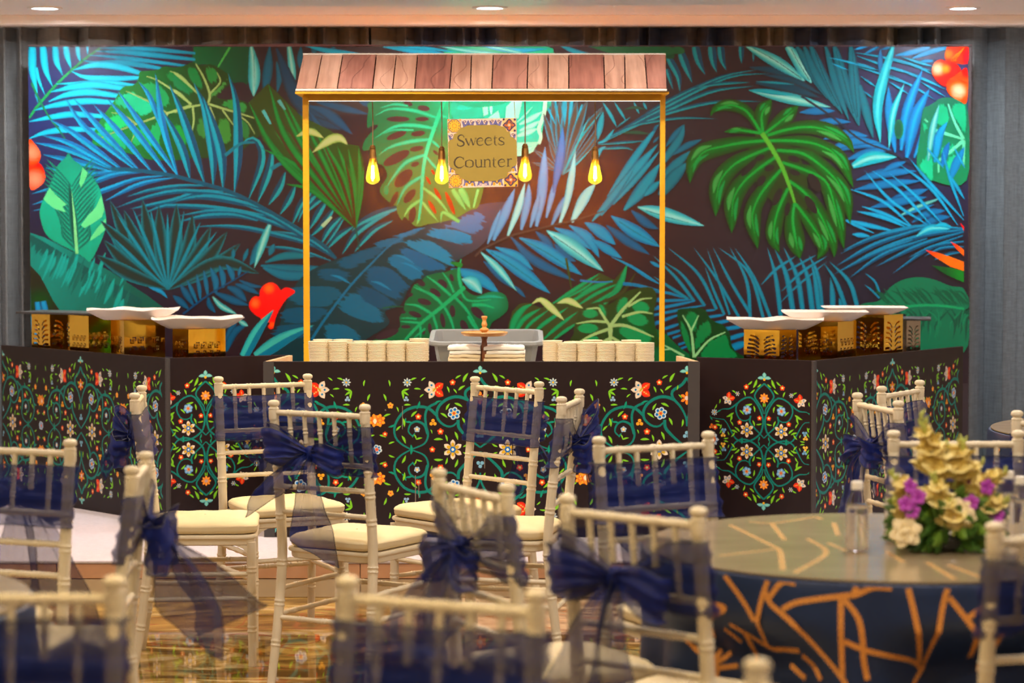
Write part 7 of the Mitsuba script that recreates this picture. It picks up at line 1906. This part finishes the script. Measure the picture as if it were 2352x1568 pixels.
def gladiolus(p0, p1, n, s):
    """Spike of half open florets from p0 to p1; (florets, green stem and buds)."""
    path = spline([p0, (np.asarray(p0) + p1) / 2 + (0.004, 0, 0.004), p1], 20)
    fl_, gn = [], [tube(path, np.linspace(0.0035, 0.0015, 20), 6)]
    for i in range(n):
        t = 0.18 + 0.80 * i / (n - 1)
        c = path[int(t * 19)]
        az = i * 2.4 + fr.uniform(-.3, .3)
        sz = s * 1.55 * (1.1 - 0.72 * t)
        d = np.array([math.cos(az), math.sin(az), 0.9 + t])
        if t < 0.72:
            for j in range(5):
                fl_.append(move(aim(grid_mesh(turn(petal(sz, sz * .62, .35), j * 2 * PI / 5, 20)), d), c))
        else:
            gn.append(move(aim(lathe([(0.0, 0.0), (sz * .16, sz * .25), (sz * .15, sz * .6), (0.0, sz)], 8), d), c))
    return join(*fl_), join(*gn)


for (a, b, dy, n, s) in (((2150, 1130), (2112, 948), 0.02, 22, .040), ((2190, 1120), (2212, 1010), 0.03, 15, .040), ((2160, 1200), (2140, 1090), -0.06, 14, .036), ((2110, 1190), (2040, 1085), -0.03, 14, .036), ((2230, 1150), (2318, 1080), 0.0, 13, .032), ((2240, 1200), (2320, 1150), -0.03, 12, .034), ((2190, 1230), (2178, 1150), -0.085, 12, .034), ((2100, 1220), (2052, 1150), -0.05, 11, .034), ((2170, 1110), (2168, 1020), 0.05, 14, .038), ((2200, 1150), (2260, 1060), 0.06, 12, .034)):
    f_, g_ = gladiolus(at_flower(*a, dy), at_flower(*b, dy), n, s)
    sp = part(FLOW, 'gladiolus_spike', f_, 'gladiolus_petal', True)
    key = sp + '__stem'
    scene[key] = ply(g_, 'gladiolus_green', smooth=True)


def orchid(r):
    ms = []
    for j in range(5):
        ms.append(grid_mesh(turn(petal(r, r * .95, .15), j * 2 * PI / 5, 62)))
    ms.append(lathe([(0.0, 0.0), (r * .16, r * .1), (r * .12, r * .35), (0.0, r * .4)], 8))
    return join(*ms)


for px, py, dy in ((2088, 1118, -.07), (2080, 1158, -.085), (2110, 1142, -.08), (2096, 1175, -.085), (2232, 1155, -.07), (2265, 1118, -.04), (2290, 1185, -.05), (2150, 1075, .03), (2240, 1110, .05)):
    part(FLOW, 'orchid', move(aim(orchid(0.0215), (fr.uniform(-.5, .5), -1, fr.uniform(0, .6))), at_flower(px, py, dy)), 'orchid_petal', True)


def leaf_blade(l, w):
    u, v = np.meshgrid(np.linspace(0, 1, 7), np.array([-1, 0, 1]), indexing='ij')
    wd = w / 2 * np.sin(PI * u ** .8) 
    return grid_mesh(np.stack([v * wd, 0.25 * l * u ** 2 + np.abs(v) * wd * .4, u * l], -1))


for i in range(250):
    az = fr.uniform(0, 2 * PI); el_ = fr.uniform(-0.75, 0.95)
    d = np.array([math.cos(az), math.sin(az), el_])
    base = np.array([FX + 0.075 * math.cos(az) * fr.uniform(.3, 1.25), FY + 0.06 * math.sin(az) * fr.uniform(.3, 1.25), TH + 0.022 + fr.uniform(0, .095)])
    m = aim(leaf_blade(fr.uniform(.05, .085), fr.uniform(.022, .036)), d)
    v = m[0] + base
    v[:, 2] = np.maximum(v[:, 2], TH + 0.004)
    part(FLOW, 'leaf', (v, m[1]), 'leaf_bright' if fr.random() < .28 else 'leaf_green', True)
